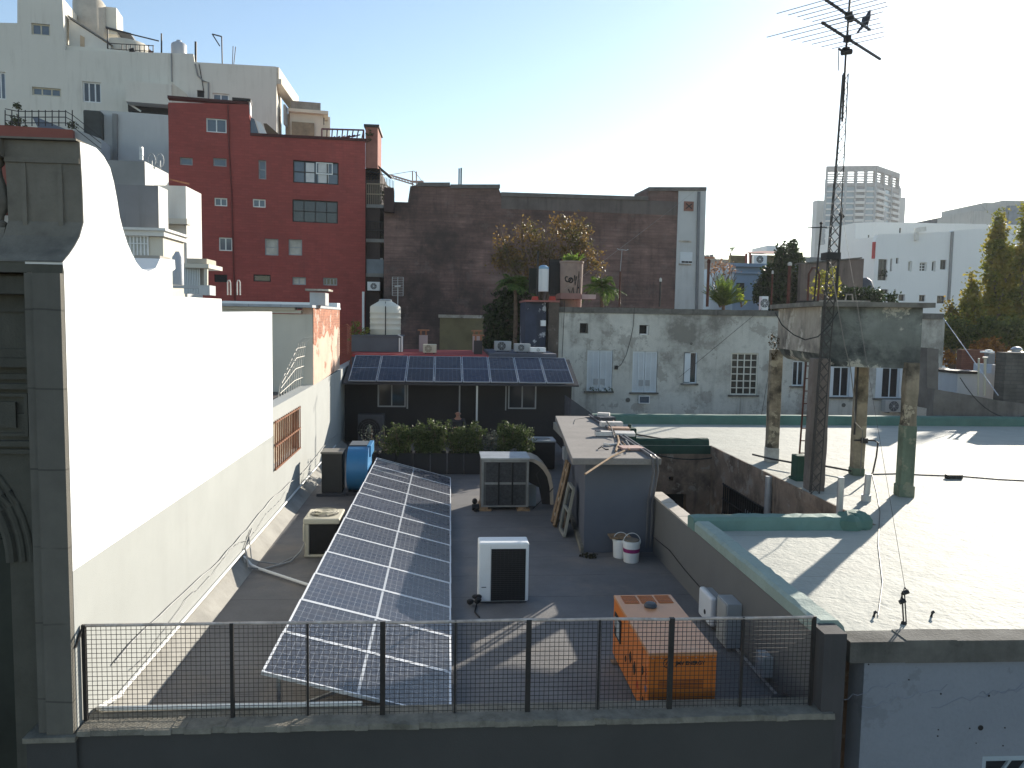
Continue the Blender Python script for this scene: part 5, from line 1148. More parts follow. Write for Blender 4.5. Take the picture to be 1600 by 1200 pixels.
# shuttered windows
def shutters(r, n=2, lower=False):
    u0, v0, u1, v1 = r; m = MB()
    for i in range(n):
        a = u0+(u1-u0)*i/n+.012; b = u0+(u1-u0)*(i+1)/n-.012
        m.fbox(FS, a, v0, a+.06, v1, -.10, -.05); m.fbox(FS, b-.06, v0, b, v1, -.10, -.05); m.fbox(FS, a+.06, v0, b-.06, v0+.08, -.1, -.05); m.fbox(FS, a+.06, v1-.08, b-.06, v1, -.1, -.05)
        mid = (a+b)/2; m.fbox(FS, mid-.02, v0+.08, mid+.02, v1-.08, -.1, -.055)
        k = 0; v = v0+.09
        while v < v1-.1: m.fbox(FS, a+.06, v, b-.06, v+.028, -.10, -.072); v += .036
    o = part('shutter', m, SHUT, sb_); 
    part('shutter_back', MB().fbox(FS, u0+.01, v0+.01, u1-.01, v1-.01, -.125, -.105), mat('shutter_shadow', (.3, .32, .33), .8), o)
    return o
for k in 'ab':
    o = shutters(R_[k]); u0, v0, u1, v1 = R_[k]; w = (u1-u0)
    part('vent_flap', MB().fbox(FS, u0+w*.28, v0+.28, u0+w*.46, v0+.52, -.048, -.04).fbox(FS, u0+w*.54, v0+.28, u0+w*.72, v0+.52, -.048, -.04), LGREY, o)
def sill(r, h=.07): u0, v0, u1, v1 = r; return part('sill', MB().fbox(FS, u0-.1, v0-h, u1+.06, v0-.002, -.05, .10), STUCCOD, sb_)
for k in 'abcdefg': sill(R_[k])
window(FS, sb_, R_['c'], 2, 1, .10, SHUT, GLASS, .05)
u0, v0, u1, v1 = R_['c']; part('half_shutter', MB().fbox(FS, u0+.02, v0+.02, (u0+u1)/2, v1-.02, -.08, -.05), SHUT, sb_)
window(FS, sb_, R_['d'], 4, 6, .10, mat('white_bars', (.62, .60, .52), .7, var=.1), mat('dim_glass', (.035, .035, .032), .2), .05)
u0, v0, u1, v1 = R_['d']; part('inner_vent', MB().fbox(FS, u0+.22, v0+.52, u1-.2, v0+.85, -.15, -.105), mat('vent_grey', (.1, .1, .1), .6), sb_)
window(FS, sb_, R_['e'], 2, 1, .10, SHUT, GLASS, .05)
for k in 'fg':
    u0, v0, u1, v1 = R_[k]; w = u1-u0
    window(FS, sb_, (u0+w*.22, v0, u1-w*.17, v1), 2, 1, .10, SHUT, BLACK, .05)
    part('open_shutter', MB().fbox(FS, u0, v0, u0+w*.215, v1, -.14, .03), SHUT, sb_); part('open_shutter', MB().fbox(FS, u1-w*.165, v0, u1+.05, v1, -.14, .04), SHUT, sb_)
for k in ('h1', 'h2'):
    u0, v0, u1, v1 = R_[k]; part('dark_vent', MB().fbox(FS, u0-.02, v0-.02, u1+.02, v1+.02, -.3, -.27), BLACK, sb_)
    part('vent_frame', MB().fbox(FS, u1-.07, v0+.02, u1-.03, v1-.02, -.2, .02).fbox(FS, u0+.05, v0, u1-.071, v0+.04, -.2, -.0), PVC if k == 'h2' else STUCCOD, sb_)
m = MB()
for (x, y, r) in ((981, 625, .10), (1318, 633, .09), (1080, 537, .06)):
    q = FS.pt(*FS.uv(x, y)); m.cyl(q+V((0, -.02, 0)), q+V((0, .2, 0)), r, n=14)
part('round_vent', m, STUCCOD, sb_)
# ac units on that wall
u0, v0, u1, v1 = FS.rect(997, 618, 1014, 630); q = FS.pt((u0+u1)/2, v0)
wa = thing('window_air_conditioner', 'small white framed air conditioner set under the middle shuttered window', 'air conditioner', q)
part('frame', MB().fbox(FS, u0, v0, u1, v0+.03, -.1, .14).fbox(FS, u0, v1-.03, u1, v1, -.1, .14).fbox(FS, u0, v0+.03, u0+.03, v1-.03, -.1, .14).fbox(FS, u1-.03, v0+.03, u1, v1-.03, -.1, .14), WPAINT, wa)
part('grille', MB().fbox(FS, u0+.03, v0+.03, u1-.03, v1-.03, -.1, .12), GLASSB, wa)
u0, v0, u1, v1 = FS.rect(1376, 624, 1408, 644)
condenser((FS.pt(u0, 0).x+FS.pt(u1, 0).x)/2, YS-.38, v0, u1-u0, v1-v0, .34, mat('old_white', (.42, .42, .40), .6, var=.1, stain=.4, stain_s=4, grime=(.25, .22, .18)), 'old white air conditioner bracketed below the right shuttered window', fan=.4, fanr=.4, gr=DGREY)
m = MB(); rng = random.Random(2); u0, v0, u1, v1 = R_['a']
crown(m, [(FS.pt(u0+(u1-u0)*f, v0+.10, .05), (.14, .08, .12)) for f in (.2, .45, .75, .95)], 150, .07, 8, 5, .06, .2, .45)
solo('window_plant', m, leafmat('window_plant_leaf', (.03, .06, .02), (.07, .12, .04)), 'straggly green plants on the sill of the left shuttered window', 'plant')
wire('wall_cable', [FS.pt(*FS.uv(882, 470), .06), FS.pt(*FS.uv(878, 558), .05)], .012, CABLE, 'dark cable down the left end of the stucco wall', 0, 'cable')
solo('wall_cable', MB().tube([FS.pt(*FS.uv(x, y), .04) for x, y in ((991, 480), (989, 510), (985, 530), (978, 555), (970, 570), (963, 575))], .011, 5).box(FS.pt(*FS.uv(960, 576)).x, YS-.07, FS.uv(960, 577)[1], FS.pt(*FS.uv(965, 576)).x, YS, FS.uv(960, 571)[1]), CABLE, 'dark cable curving down the stucco between the two shuttered windows', 'cable')
wire('wall_cable', [FS.pt(*FS.uv(1190, 482), .05), FS.pt(*FS.uv(1060, 590), .05)], .007, CABLE, 'thin cable slanting across the stucco above the barred window', 0, 'cable')
wire('wall_cable', [FS.pt(*FS.uv(1208, 540), .05), FS.pt(*FS.uv(1188, 655), .05)], .009, CABLE, 'thin dark cable down the stucco right of the barred window', 0, 'cable')
# dark stained end with roof pieces
EX0, EX1, EX2 = P(821, 520, Y=33.0).x, P(853, 520, Y=33.0).x, P(872, 520, Y=33.0).x; ez = P(845, 472, Y=33.0).z
ew = thing('stained_wall', 'dark blue stained wall stub with flaking white paint at the left end of the stucco building', 'wall', (EX0, 33.1, 2))
part('wall', MB().box(EX0, 33.15, 0, EX1, 35.5, ez), mat('stained_navy', (.045, .055, .085), .9, var=.3, vs=1.5, chip=.9, chipc=(.5, .52, .55), chip_s=.8, streak=.6, grime=(.03, .03, .03)), ew)
part('brown_pier', MB().box(EX1+.10, 32.9, 0, EX2+.0, 35.4, ez+.0), mat('brown_pier', (.10, .08, .065), .95, var=.4, vs=1.5, streak=.9, chip=.5, chipc=(.3, .27, .23), chip_s=1.4), ew)
part('recess', MB().box(EX1+.002, 33.5, 0, EX1+.098, 35.4, ez-.02), BLACK, ew)
part('cap', MB().box(EX0-.05, 32.85, ez+.002, EX2+.02, 35.5, ez+.08), mat('pink_cap', (.3, .12, .1), .9, var=.3), ew)
q = P(849, 505, Y=32.9); solo('white_meter', MB().box(q.x-.1, 32.85, q.z-.12, q.x+.1, 33.14, q.z+.12), WPAINT, 'small white box on the dark stained wall', 'electrical box')
m = MB().hexa([P(885, 600, Y=26), P(892, 600, Y=26), P(892, 600, Y=26.4), P(885, 600, Y=26.4)]*1+[P(885, 590, Y=26)]*0+[P(885, 592, Y=26), P(892, 592, Y=26), P(892, 592, Y=26.4), P(885, 592, Y=26.4)]) if False else None
a_, b_ = P(884, 618, Y=24.7), P(932, 652, Y=24.7)
solo('lean_to_roof', MB().hexa([V((a_.x, 23.6, 0)), V((b_.x, 23.6, 0)), V((b_.x, 24.9, 0)), V((a_.x, 24.9, 0)), V((a_.x, 23.6, a_.z)), V((b_.x, 23.6, b_.z)), V((b_.x, 24.9, b_.z)), V((a_.x, 24.9, a_.z))]), mat('dark_lean_to', (.05, .055, .065), .8, var=.3, stain=.5, stain_s=2, grime=(.2, .2, .22)), 'dark sloping lean-to roof between back house and stucco wall', 'roof')
# ================================================================== things on top of the stucco building and stub wall
ZB = band0+.24
def bx(x0, y0, x1, y1, Y, d, zb=None):
    a, b = P(x0, y1, Y=Y), P(x1, y1, Y=Y); t = P((x0+x1)/2, y0, Y=Y)
    return MB().box(a.x, Y, a.z if zb is None else zb, b.x, Y+d, t.z)
Yg = 34.0
q0, q1 = P(877, 457, Y=Yg), P(913, 457, Y=Yg); R = (q1.x-q0.x)/2; cx = (q0.x+q1.x)/2; zt = P(895, 407, Y=Yg).z; zb_ = ZB-.1
gt = thing('planted_tank', 'round concrete roof tank scrawled with black graffiti and crowned with green ferns', 'water tank', (cx, Yg+R, zb_))
part('body', MB().lathe([(R*.9, 0), (R*.93, .1), (R, zt-zb_-.1), (R*1.06, zt-zb_-.08), (R*1.06, zt-zb_), (R*.9, zt-zb_)], (cx, Yg+R, zb_), 28), mat('brown_concrete_tank', (.30, .22, .18), .9, var=.2, vs=1.5, streak=1, grime=(.05, .04, .035), stain=.5), gt, smooth=True)
def ontank(u, v): a = u/R; return V((cx+R*1.0*sin(a), Yg+R-R*1.0*cos(a), zb_+v))
H_ = zt-zb_; m = MB()
strokes = [[(-.32+.10*cos(t)+.02*t, H_*.62+.11*sin(t)) for t in [k*.5 for k in range(2, 15)]],
           [(-.10+.09*cos(t), H_*.60+.10*sin(t)) for t in [k*.5 for k in range(14)]],
           [(.06, H_*.7), (.10, H_*.5), (.16, H_*.68)], [(-.2, H_*.42), (-.1, H_*.3), (0, H_*.45), (.08, H_*.25), (.02, H_*.2)],
           [(.18, H_*.25), (.27, H_*.78), (.36, H_*.25)], [(.21, H_*.45), (.34, H_*.45)]]
for s in strokes: m.tube([ontank(u, v) for u, v in s], .03, 5)
part('graffiti', m, BLACK, gt)
m = MB(); rng = random.Random(12)
for k in range(46):
    a = rng.uniform(0, 2*pi); frond(m, (cx+rng.uniform(-.3, .3), Yg+R+rng.uniform(-.3, .3), zt-.02), a, rng.uniform(.45, .8), rng.uniform(.7, 1.4), rng.uniform(.25, .7), .13, 9, k)
part('ferns', m, leafmat('fern_green', (.09, .17, .025), (.26, .34, .06), trans=.5), gt)
gh = thing('cylinder_heater', 'white upright cylinder with pale blue dome beside the graffiti tank', 'water heater', P(849, 457, Y=33.8))
a, b = P(841, 455, Y=33.8), P(858, 455, Y=33.8); r = (b.x-a.x)/2; zt2 = P(849, 420, Y=33.8).z
part('body', MB().lathe([(r, 0), (r, zt2-a.z)], ((a.x+b.x)/2, 33.8+r, a.z), 20), WPAINT, gh, smooth=True)
part('dome', MB().lathe([(r*1.01, 0), (r*.98, .08), (r*.5, .16), (.01, .18)], ((a.x+b.x)/2, 33.8+r, zt2+.001), 20), mat('pale_blue', (.28, .45, .58), .5), gh, smooth=True)
solo('black_board', bx(858, 405, 876, 460, 34.8, .3), BLACK, 'black board standing between white cylinder and graffiti tank', 'board')
solo('black_board', bx(827, 419, 841, 458, 35, .3), mat('very_dark_green', (.015, .02, .017), .9), 'dark panel left of the white cylinder among the palm leaves', 'board')
solo('steel_post', bx(838, 392, 841, 462, 33.6, .06), IRON, 'thin dark post left of the white cylinder', 'post')
for x, lab in ((836, 'red metal stand left below the white cylinder'), (863, 'red metal stand right below the black board with a wire hoop')):
    q = P(x, 472, Y=33.2); t = thing('red_stand', lab, 'stand', q)
    part('base', MB().hexa([q+V((-.16, 0, 0)), q+V((.16, 0, 0)), q+V((.16, .3, 0)), q+V((-.16, .3, 0)), q+V((-.10, 0, .24)), q+V((.12, 0, .24)), q+V((.12, .3, .24)), q+V((-.10, .3, .24))]), mat('signal_red', (.42, .05, .035), .6), t)
    part('hoop', MB().tube([q+V((-.08, .1, .2)), q+V((-.08, .1, .5)), q+V((.0, .1, .56)), q+V((.08, .1, .5)), q+V((.08, .1, .2))], .014, 5), IRON, t)
solo('pink_ledge', bx(876, 458, 908, 467, 33.5, 1.6), mat('pink_render', (.26, .14, .12), .9, var=.15), 'pink red rendered base under the graffiti tank', 'ledge')
solo('pink_ledge', bx(909, 460, 931, 467, 33.6, .5), mat('pale_pink', (.40, .29, .27), .9), 'pale pink block right of the graffiti tank', 'block')
# posts, antenna, AC on the flat roof
def post(x0, x1, y0, Y, m, cap, label, yb=470):
    a, b, t = P(x0, yb, Y=Y), P(x1, yb, Y=Y), P((x0+x1)/2, y0, Y=Y); r = max(.02, (b.x-a.x)/2); c = (a.x+b.x)/2
    th = thing('flue_pipe', label, 'pipe', (c, Y, a.z-.25)); part('pipe', MB().cyl((c, Y, a.z-.25), (c, Y, t.z), r, n=10), m, th, smooth=True)
    if cap: part('cap', MB().cyl((c, Y, t.z+.002), (c, Y, t.z+.12), r*1.3, n=10).cyl((c, Y, t.z+.122), (c, Y, t.z+.16), r*.8, n=10), cap, th)
post(1103, 1107.5, 411, 33.3, DRUST, DRUST, 'thick rusty pipe beside the fan palm on the flat roof')
post(1029.5, 1032.5, 440, 33.3, IRON, GALV, 'short dark pipe with pale cap before the sooty brick wall')
post(966.5, 969.5, 424, 33.3, DRUST, None, 'thin rusty pole right of the palm leaves, under the small aerial')
post(1229, 1234, 415, 34.4, DRUST, GALV, 'tall rusty pipe with pale cap in front of the dark cypress')
post(1204, 1206.5, 428, 34.4, DRUST, GALV, 'thin rusty pipe in front of the left half of the dark cypress')
aa = MB(); q = P(972, 390, Y=33.4); q2 = P(969, 425, Y=33.4); aa.bar(q2, q, .02).tube([q+V((-.2, 0, .03)), q+V((-.1, 0, -.02)), q, q+V((.18, 0, -.03)), q+V((.27, 0, .02))], .015, 5).bar(q+V((-.2, -.1, .03)), q+V((-.2, .1, .03)), .02).bar(q+V((.2, -.15, -.02)), q+V((.28, .1, .03)), .02)
solo('small_aerial', aa, LGREY, 'small pale television aerial on the thin rusty pole', 'antenna')
u0 = P(1190, 475, Y=33.2); u1 = P(1201, 463, Y=33.2)
condenser((u0.x+u1.x)/2, 33.2, ZB-.02, u1.x-u0.x, u1.z-ZB+.02, .3, WPAINT, 'white unit with dark window at the right end of the flat roof edge', fan=.45, fanr=.3)
solo('roof_clutter', bx(1249, 464, 1300, 469, 17.5, .4, ztp+.092) if False else MB().box(7.75, 16.6, ztp+.093, 8.2, 17.0, ztp+.17), IRON, 'dark flat scrap on the lid of the concrete tank', 'scrap')
m = MB(); a0 = P(1262, 465, Y=34.4).x
m.tube([(a0, 34.4, ZB-.1), (a0, 34.4, P(1262, 428, Y=34.4).z), (a0+.16, 34.4, P(1262, 418, Y=34.4).z), (a0+.36, 34.4, P(1262, 418, Y=34.4).z), (a0+.5, 34.4, P(1262, 430, Y=34.4).z), (a0+.48, 34.4, ZB-.1)], .05, 7)
solo('bent_flue', m, DRUST, 'rusty pipe bent into an arch right of the dark cypress', 'pipe', smooth=True)
# ================================================================== trees
def tree(name, label, base, tips, tr, blobs, n, size, lm, seed, cat='tree', clump=9, spread=.3, shell=.5, aspect=.6, group=None):
    t = thing(name, label, cat, base, group); m = MB(); limbs(m, base, tips, tr, seed); part('trunk', m, BARK, t, smooth=True)
    m = MB(); crown(m, blobs, n, size, seed, clump, spread, shell, aspect); part('crown', m, lm, t); return t
def blob(x, y, rx, ry, Y, dz=1.0):
    c = P(x, y, Y=Y); k = c.y/FPX; return (tuple(c), (rx*k, rx*k*dz, ry*k))
AUT = leafmat('autumn_leaf', (.13, .075, .028), (.27, .165, .045), (.11, .10, .035), trans=.4)
Yt = 40
bl_ = [blob(*q, Yt, .9) for q in ((800, 405, 26, 24), (790, 385, 18, 18), (825, 365, 22, 20), (845, 395, 25, 25), (880, 360, 24, 20), (905, 372, 22, 22), (895, 395, 24, 22), (780, 412, 18, 10), (925, 405, 16, 20), (865, 415, 24, 18), (825, 430, 22, 14), (870, 345, 15, 9), (910, 352, 14, 12), (935, 420, 14, 12), (783, 360, 8, 6), (815, 347, 8, 7))]
tree('autumn_tree', 'golden brown thinning autumn tree in front of the sooty brick wall', P(850, 560, Y=Yt), [b[0] for b in bl_], .17, bl_, 5200, .15, AUT, 3, clump=5, spread=.55, shell=.2)
PALM = leafmat('palm_leaf', (.035, .075, .012), (.13, .21, .035), trans=.4); PALMD = leafmat('palm_leaf_dark', (.014, .026, .010), (.045, .07, .022), trans=.3)
def palm(x, y, Y, n, L, label, lm, seed, trunkto=None, rise=(.1, 1.3), droop=(.3, .9), lw=.4):
    c = P(x, y, Y=Y); t = thing('palm_tree', label, 'palm', (c.x, c.y, 0)); rr = random.Random(seed)
    part('trunk', MB().tube([(c.x, c.y, c.z-3.5 if trunkto is None else trunkto), (c.x+.05, c.y, c.z-1.5), (c.x, c.y, c.z+.05)], [.13, .10, .08], 9), BARK, t, smooth=True)
    m = MB()
    for k in range(n): frond(m, c+V((0, 0, rr.uniform(-.1, .1))), 2*pi*k/n+rr.uniform(-.25, .25), L*rr.uniform(.8, 1.1), rr.uniform(*rise), rr.uniform(*droop), lw, 18, seed*50+k)
    part('crown', m, lm, t); return t
palm(805, 448, 38, 26, 1.7, 'dark feathery palm between the autumn tree and the graffiti tank', PALM, 2, 0)
palm(940, 447, 37.5, 20, 1.35, 'bright arching palm fronds right of the graffiti tank', PALM, 5, 0, (.0, 1.0), (.4, 1.0))
palm(1130, 476, 38, 60, 1.75, 'spiky fan palm behind the thick rusty pipe', leafmat('cycad_leaf', (.05, .10, .02), (.19, .26, .05), trans=.4), 7, 1, (.3, 1.35), (.05, .35), .22)
c1 = [blob(*q, 39) for q in ((795, 500, 32, 45), (815, 480, 30, 35), (775, 520, 22, 30), (760, 490, 14, 12), (800, 540, 40, 30), (830, 500, 16, 40), (790, 465, 24, 20))]
tree('evergreen_bush', 'tall dark evergreen mass below the feathery palm', P(800, 575, Y=39), [b[0] for b in c1], .1, c1, 5200, .22, PALMD, 9, cat='bush')
c2 = [blob(*q, 48) for q in ((1232, 400, 18, 22), (1238, 425, 26, 30), (1215, 430, 24, 26), (1205, 450, 26, 28), (1242, 455, 24, 28), (1195, 462, 18, 22), (1225, 390, 12, 12), (1222, 460, 30, 28))]
tree('dark_cypress', 'big dark rounded evergreen in front of the blue house', P(1222, 500, Y=48), [b[0] for b in c2], .25, c2, 9000, .26, PALMD, 11, shell=.6)
c3 = [blob(*q, 38) for q in ((1282, 435, 12, 12), (1300, 428, 10, 9), (1275, 450, 10, 10), (1305, 445, 9, 14))]
tree('yellow_bush', 'yellow green leafy bush between the arch pipe and the mast', P(1290, 475, Y=38), [b[0] for b in c3], .05, c3, 620, .16, leafmat('yellow_leaf', (.16, .19, .03), (.40, .36, .06), trans=.5), 12, cat='bush', shell=.3)
c4 = [blob(*q, 38) for q in ((1153, 452, 5, 6), (1158, 462, 7, 6), (1165, 472, 5, 3))]
tree('small_plant', 'little bright green plant right of the fan palm', P(1158, 480, Y=38), [b[0] for b in c4], .03, c4, 60, .2, leafmat('bright_leaf', (.22, .30, .03), (.42, .45, .06), trans=.5), 13, cat='plant', shell=.2, spread=.15)
c5 = [blob(*q, 40) for q in ((1320, 458, 26, 12), (1350, 462, 26, 11), (1380, 466, 22, 9), (1335, 470, 40, 10))]
tree('ivy_hedge', 'dark ivy hedge in front of the brown wall behind the concrete tank', P(1345, 490, Y=40), [b[0] for b in c5], .05, c5, 2600, .2, PALMD, 14, cat='hedge')
m = MB(); rr = random.Random(4); tp_ = [P(1125+rr.uniform(-18, 30), 425+rr.uniform(-14, 12), Y=40) for _ in range(26)]; 
c6 = [blob(*q, 40) for q in ((1125, 415, 16, 8), (1138, 420, 14, 8), (1112, 425, 8, 8))]
tree('bare_tree', 'almost leafless reddish twiggy tree behind the fan palm', P(1125, 480, Y=40), tp_, .05, c6, 300, .12, leafmat('dry_leaf', (.22, .10, .05), (.38, .24, .14)), 15, shell=.2, clump=4)
POP = leafmat('poplar_leaf', (.10, .125, .02), (.30, .29, .05), (.34, .27, .05), trans=.5)
def poplar(x, y0, y1, w, Y, label, n, seed, lm=POP):
    rr = random.Random(seed); b = []; H = y1-y0
    for k in range(34):
        f = (k+rr.random())/34; yy = y0+H*(.04+.96*f); ww = w*(min(1, .28+f*1.5) if f < .5 else 1.0); b.append(blob(x+rr.uniform(-.55, .55)*ww, yy, ww*.46, H*.085, Y))
    tree('poplar_tree', label, P(x, y1+40, Y=Y), [q[0] for q in b[:12]]+[tuple(P(x, y0+8, Y=Y))], .16, b, n, .24, lm, seed, clump=8, spread=.45, shell=.3)
poplar(1560, 328, 540, 34, 46, 'tall yellow green poplar at the left of the right hand group', 17000, 41)
poplar(1606, 318, 560, 32, 46, 'poplar cut off by the right picture edge', 12000, 42)
poplar(1518, 425, 560, 22, 45, 'lower dense green poplar left of the tall one', 6500, 43)
poplar(1487, 468, 545, 15, 44, 'small golden conical tree beside the end of the stucco building', 2000, 44, leafmat('gold_leaf', (.15, .12, .02), (.42, .27, .04), (.08, .10, .02), trans=.45))
c7 = [blob(*q, 38) for q in ((1478, 560, 14, 12), (1565, 552, 16, 12), (1548, 540, 18, 10), (1535, 542, 18, 8), (1590, 556, 14, 9))]
tree('rust_bush', 'rust coloured bushes under the poplars behind the brick wall', P(1560, 580, Y=38), [b[0] for b in c7], .05, c7, 1700, .17, leafmat('rust_leaf', (.17, .07, .02), (.40, .19, .04)), 16, cat='bush')
c8 = [blob(*q, 40) for q in ((1490, 520, 20, 28), (1515, 530, 24, 26), (1550, 520, 26, 26), (1585, 525, 26, 28))]
tree('evergreen_bush', 'dark green undergrowth below the poplars at the right', P(1540, 580, Y=40), [b[0] for b in c8], .08, c8, 5000, .2, leafmat('undergrowth', (.045, .065, .015), (.16, .18, .04), trans=.45), 17, cat='bush')
# ================================================================== sooty brick building
FK = Fac(P(612, 540, Y=50).x, 50, 4)
kb = thing('brick_building', 'big windowless sooty brick building closing the view at the back', 'building', (6, 52, -10))
ol = FK.uvs([(600, 600), (600, 315), (641, 316), (641, 291), (652, 289), (704, 291), (779, 293), (782, 301), (1012, 308), (1013, 296), (1060, 297), (1060, 600)])
part('brick_wall', MB().slab(FK.pt, [[(u, v if y_ != 600 else -10) for (u, v), y_ in zip(ol, (600, 0, 0, 0, 0, 0, 0, 0, 0, 0, 0, 600))]], 0, -12), OLDBR, kb)
m = MB()
for x0, x1, y in ((652, 703, 289), (704, 781, 292), (783, 1012, 304), (1013, 1103, 296)):
    (a, za), (b, zb2) = FK.uv(x0, y), FK.uv(x1, y+(.03*(x1-x0) if x0 > 782 and x0 < 1000 else 0)); m.hexa([FK.pt(a, za-.1, .12), FK.pt(b, zb2-.1, .12), FK.pt(b, zb2-.1, -3), FK.pt(a, za-.1, -3), FK.pt(a, za+.14, .12), FK.pt(b, zb2+.14, .12), FK.pt(b, zb2+.14, -3), FK.pt(a, za+.14, -3)])
part('parapet_cap', m, mat('sooty_cap', (.13, .12, .11), .9, var=.3), kb)
(a, z0), (b, z1) = FK.uv(783, 326), FK.uv(1058, 303)
part('render_band', MB().fbox(FK, a, z0, b, z1-.5, .001, .03), mat('sooty_render', (.13, .11, .10), .95, var=.35, vs=.4, streak=1, grime=(.045, .04, .038), stain=.6, stain_s=.4), kb)
r = FK.rect(687, 497, 755, 556)
part('pale_patch', MB().fbox(FK, r[0], r[1], r[2], r[3], .001, .04), mat('yellowish_patch', (.17, .14, .075), .95, var=.3, vs=.5, stain=.7, stain_s=.5, grime=(.08, .07, .05)), kb)
part('pale_ledge', MB().fbox(FK, r[0]-.1, r[3], r[2], r[3]+.2, .001, .12), CONC, kb)
ws = [FK.uv(1060, 297), FK.uv(1103, 298), FK.uv(1097, 560), FK.uv(1060, 560)]
wn = FK.rect(1057.5, 394, 1081, 412)
part('white_strip', MB().slab(FK.pt, [[(ws[0][0]+.003, ws[0][1]), (ws[1][0], ws[1][1]), (ws[2][0]+.1, -10), (ws[0][0]+.003, -10)]], .05, -12), mat('white_flank', (.50, .51, .50), .9, var=.12, vs=.4, streak=.6, grime=(.28, .26, .23), stain=.4, stain_s=.4), kb)
part('roller_shutter', MB().fbox(FK, wn[0]+.2, wn[1], wn[2], wn[3], .052, .10), SHUT, kb)
m = MB()
for k in range(3): u = wn[0]+.3+(wn[2]-wn[0]-.3)*k/3; m.fbox(FK, u, wn[1]+.05, u+.22, wn[1]+.16, .101, .12)
part('shutter_gap', m, BLACK, kb)
r = FK.rect(1068, 315, 1083, 330); m = MB().fbox(FK, r[0], r[1], r[2], r[3], .051, .10); o = part('brick_plaque', m, mat('plaque_brick', (.24, .12, .09), .9, var=.2), kb)
c = FK.pt((r[0]+r[2])/2, (r[1]+r[3])/2, .12); part('star', MB().bar(c-FK.u*.2-V((0, 0, .16)), c+FK.u*.2+V((0, 0, .16)), .06).bar(c-FK.u*.2+V((0, 0, .16)), c+FK.u*.2-V((0, 0, .16)), .06), BLACK, o)
a = FK.pt(FK.uv(1091, 300)[0], FK.uv(1091, 300)[1], .12); b = FK.pt(FK.uv(1088, 540)[0], -2, .12); part('drainpipe', MB().bar(a, b, .16), mat('drain_grey', (.16, .17, .18), .7), kb)
r = FK.rect(1060, 404, 1080, 404); m = MB()
for x, y in ((1060, 377), (1060, 413)): u, v = FK.uv(x, y); part('ledge', MB().fbox(FK, u, v-.06, u+.85, v+.06, .051, .09), CONC, kb)

st_ = MB(); a, b = P(716, 293, Y=52), P(722, 293, Y=52); st_.box(a.x, 52, a.z-.3, a.x+.09, 52.1, P(719, 263, Y=52).z).box(b.x-.12, 52, a.z-.3, b.x-.02, 52.1, P(719, 262, Y=52).z)
solo('roof_stub_post', st_, IRON, 'pair of short dark posts on top of the sooty brick wall', 'post')
solo('side_wall_stub', bx(600, 293, 615, 330, 49.2, .8), mat('dark_brick_stub', (.05, .03, .028), .9), 'dark brick stub between balconies and the sooty wall', 'wall')
# ================================================================== tower crane far away
Yc = 200; cr = thing('tower_crane', 'distant construction crane with lattice jib between the balconies and the brick wall', 'crane', P(648, 330, Y=Yc))
m = MB(); A = lambda x, y: P(x, y, Y=Yc)
for x in (644.5, 650.5): m.bar(A(x, 420), A(x, 268), .3)
for k in range(12): m.bar(A(644.5, 286+k*8), A(650.5, 294+k*8), .18)
part('tower', m, mat('crane_steel', (.28, .16, .13), .7), cr)
m = MB(); m.bar(A(608, 273), A(645, 284), .35).bar(A(606, 276), A(645, 288), .3).bar(A(645, 284), A(662, 284), .5).bar(A(647, 267), A(610, 273), .12).bar(A(647, 267), A(660, 284), .12)
for k in range(8): m.bar(A(608+4.6*k, 273+1.37*k), A(611+4.6*k, 277+1.4*k), .16)
part('jib', m, MATS['crane_steel'], cr)
part('cab', MB().hexa([A(639, 311), A(655, 312), A(655, 312)+V((0, 2, 0)), A(639, 311)+V((0, 2, 0)), A(639, 303), A(655, 303), A(655, 303)+V((0, 2, 0)), A(639, 303)+V((0, 2, 0))]), mat('crane_rust', (.2, .07, .05), .7), cr)
# ================================================================== red building
FD = Fac(P(264, 400, Y=50).x, 50, 9)
rd = thing('red_building', 'tall dark red brick apartment block with scattered small windows and side balconies', 'building', (-14, 52, -10))
wins = [((322, 185, 354, 207), 2, 1, ALU, GLASSB), ((281, 246, 301, 258), 1, 1, LGREY, GLASSB), ((333, 247, 354, 260), 1, 1, LGREY, GLASSB), ((404, 250, 416, 280), 1, 2, LGREY, GLASSB),
        ((458, 252, 529, 287), 4, 2, IRON, GLASSB), ((335, 309, 355, 322), 2, 1, ALU, GLASSB), ((395, 311, 415, 324), 2, 1, ALU, GLASSB), ((457, 313, 528, 348), 4, 2, IRON, GLASS),
        ((342, 371, 363, 392), 2, 1, ALU, GLASSB), ((414, 373, 435, 399), 1, 2, LGREY, GLASSC), ((451, 374, 472, 399), 1, 2, LGREY, GLASSC), ((335, 429, 355, 441), 1, 1, IRON, BLACK),
        ((396, 429, 423, 440), 1, 1, IRON, GLASS), ((457, 433, 478, 445), 2, 1, LGREY, GLASSC), ((505, 434, 527, 446), 4, 1, LGREY, GLASS)]
rects = [FD.rect(*w[0]) for w in wins]
OLP = [(263, 600), (263, 160), (389, 163), (391, 209), (571, 218), (571, 600)]
ol = [(u, -10 if y == 600 else v) for (u, v), (x, y) in zip(FD.uvs(OLP), OLP)]
part('red_wall', MB().wall(FD, ol, rects, .4), REDP, rd)
(x0, z0), (x1, z1) = FD.uv(263, 300), FD.uv(571, 219)
a = FD.pt(x0, 0, -.401); b = FD.pt(x1-.02, 0, -.401); n = -FD.n*13
bw = MB()
def core(u0, u1, z): 
    p, q = FD.pt(u0, 0, -.402), FD.pt(u1, 0, -.402); return MB().hexa([V((t.x, t.y, -10)) for t in (p, q, q+n, p+n)]+[V((t.x, t.y, z)) for t in (p, q, q+n, p+n)])
part('side_walls', core(x0, x1-.02, FD.uv(571, 221)[1]), mat('red_render', (.24, .055, .04), .9), rd)
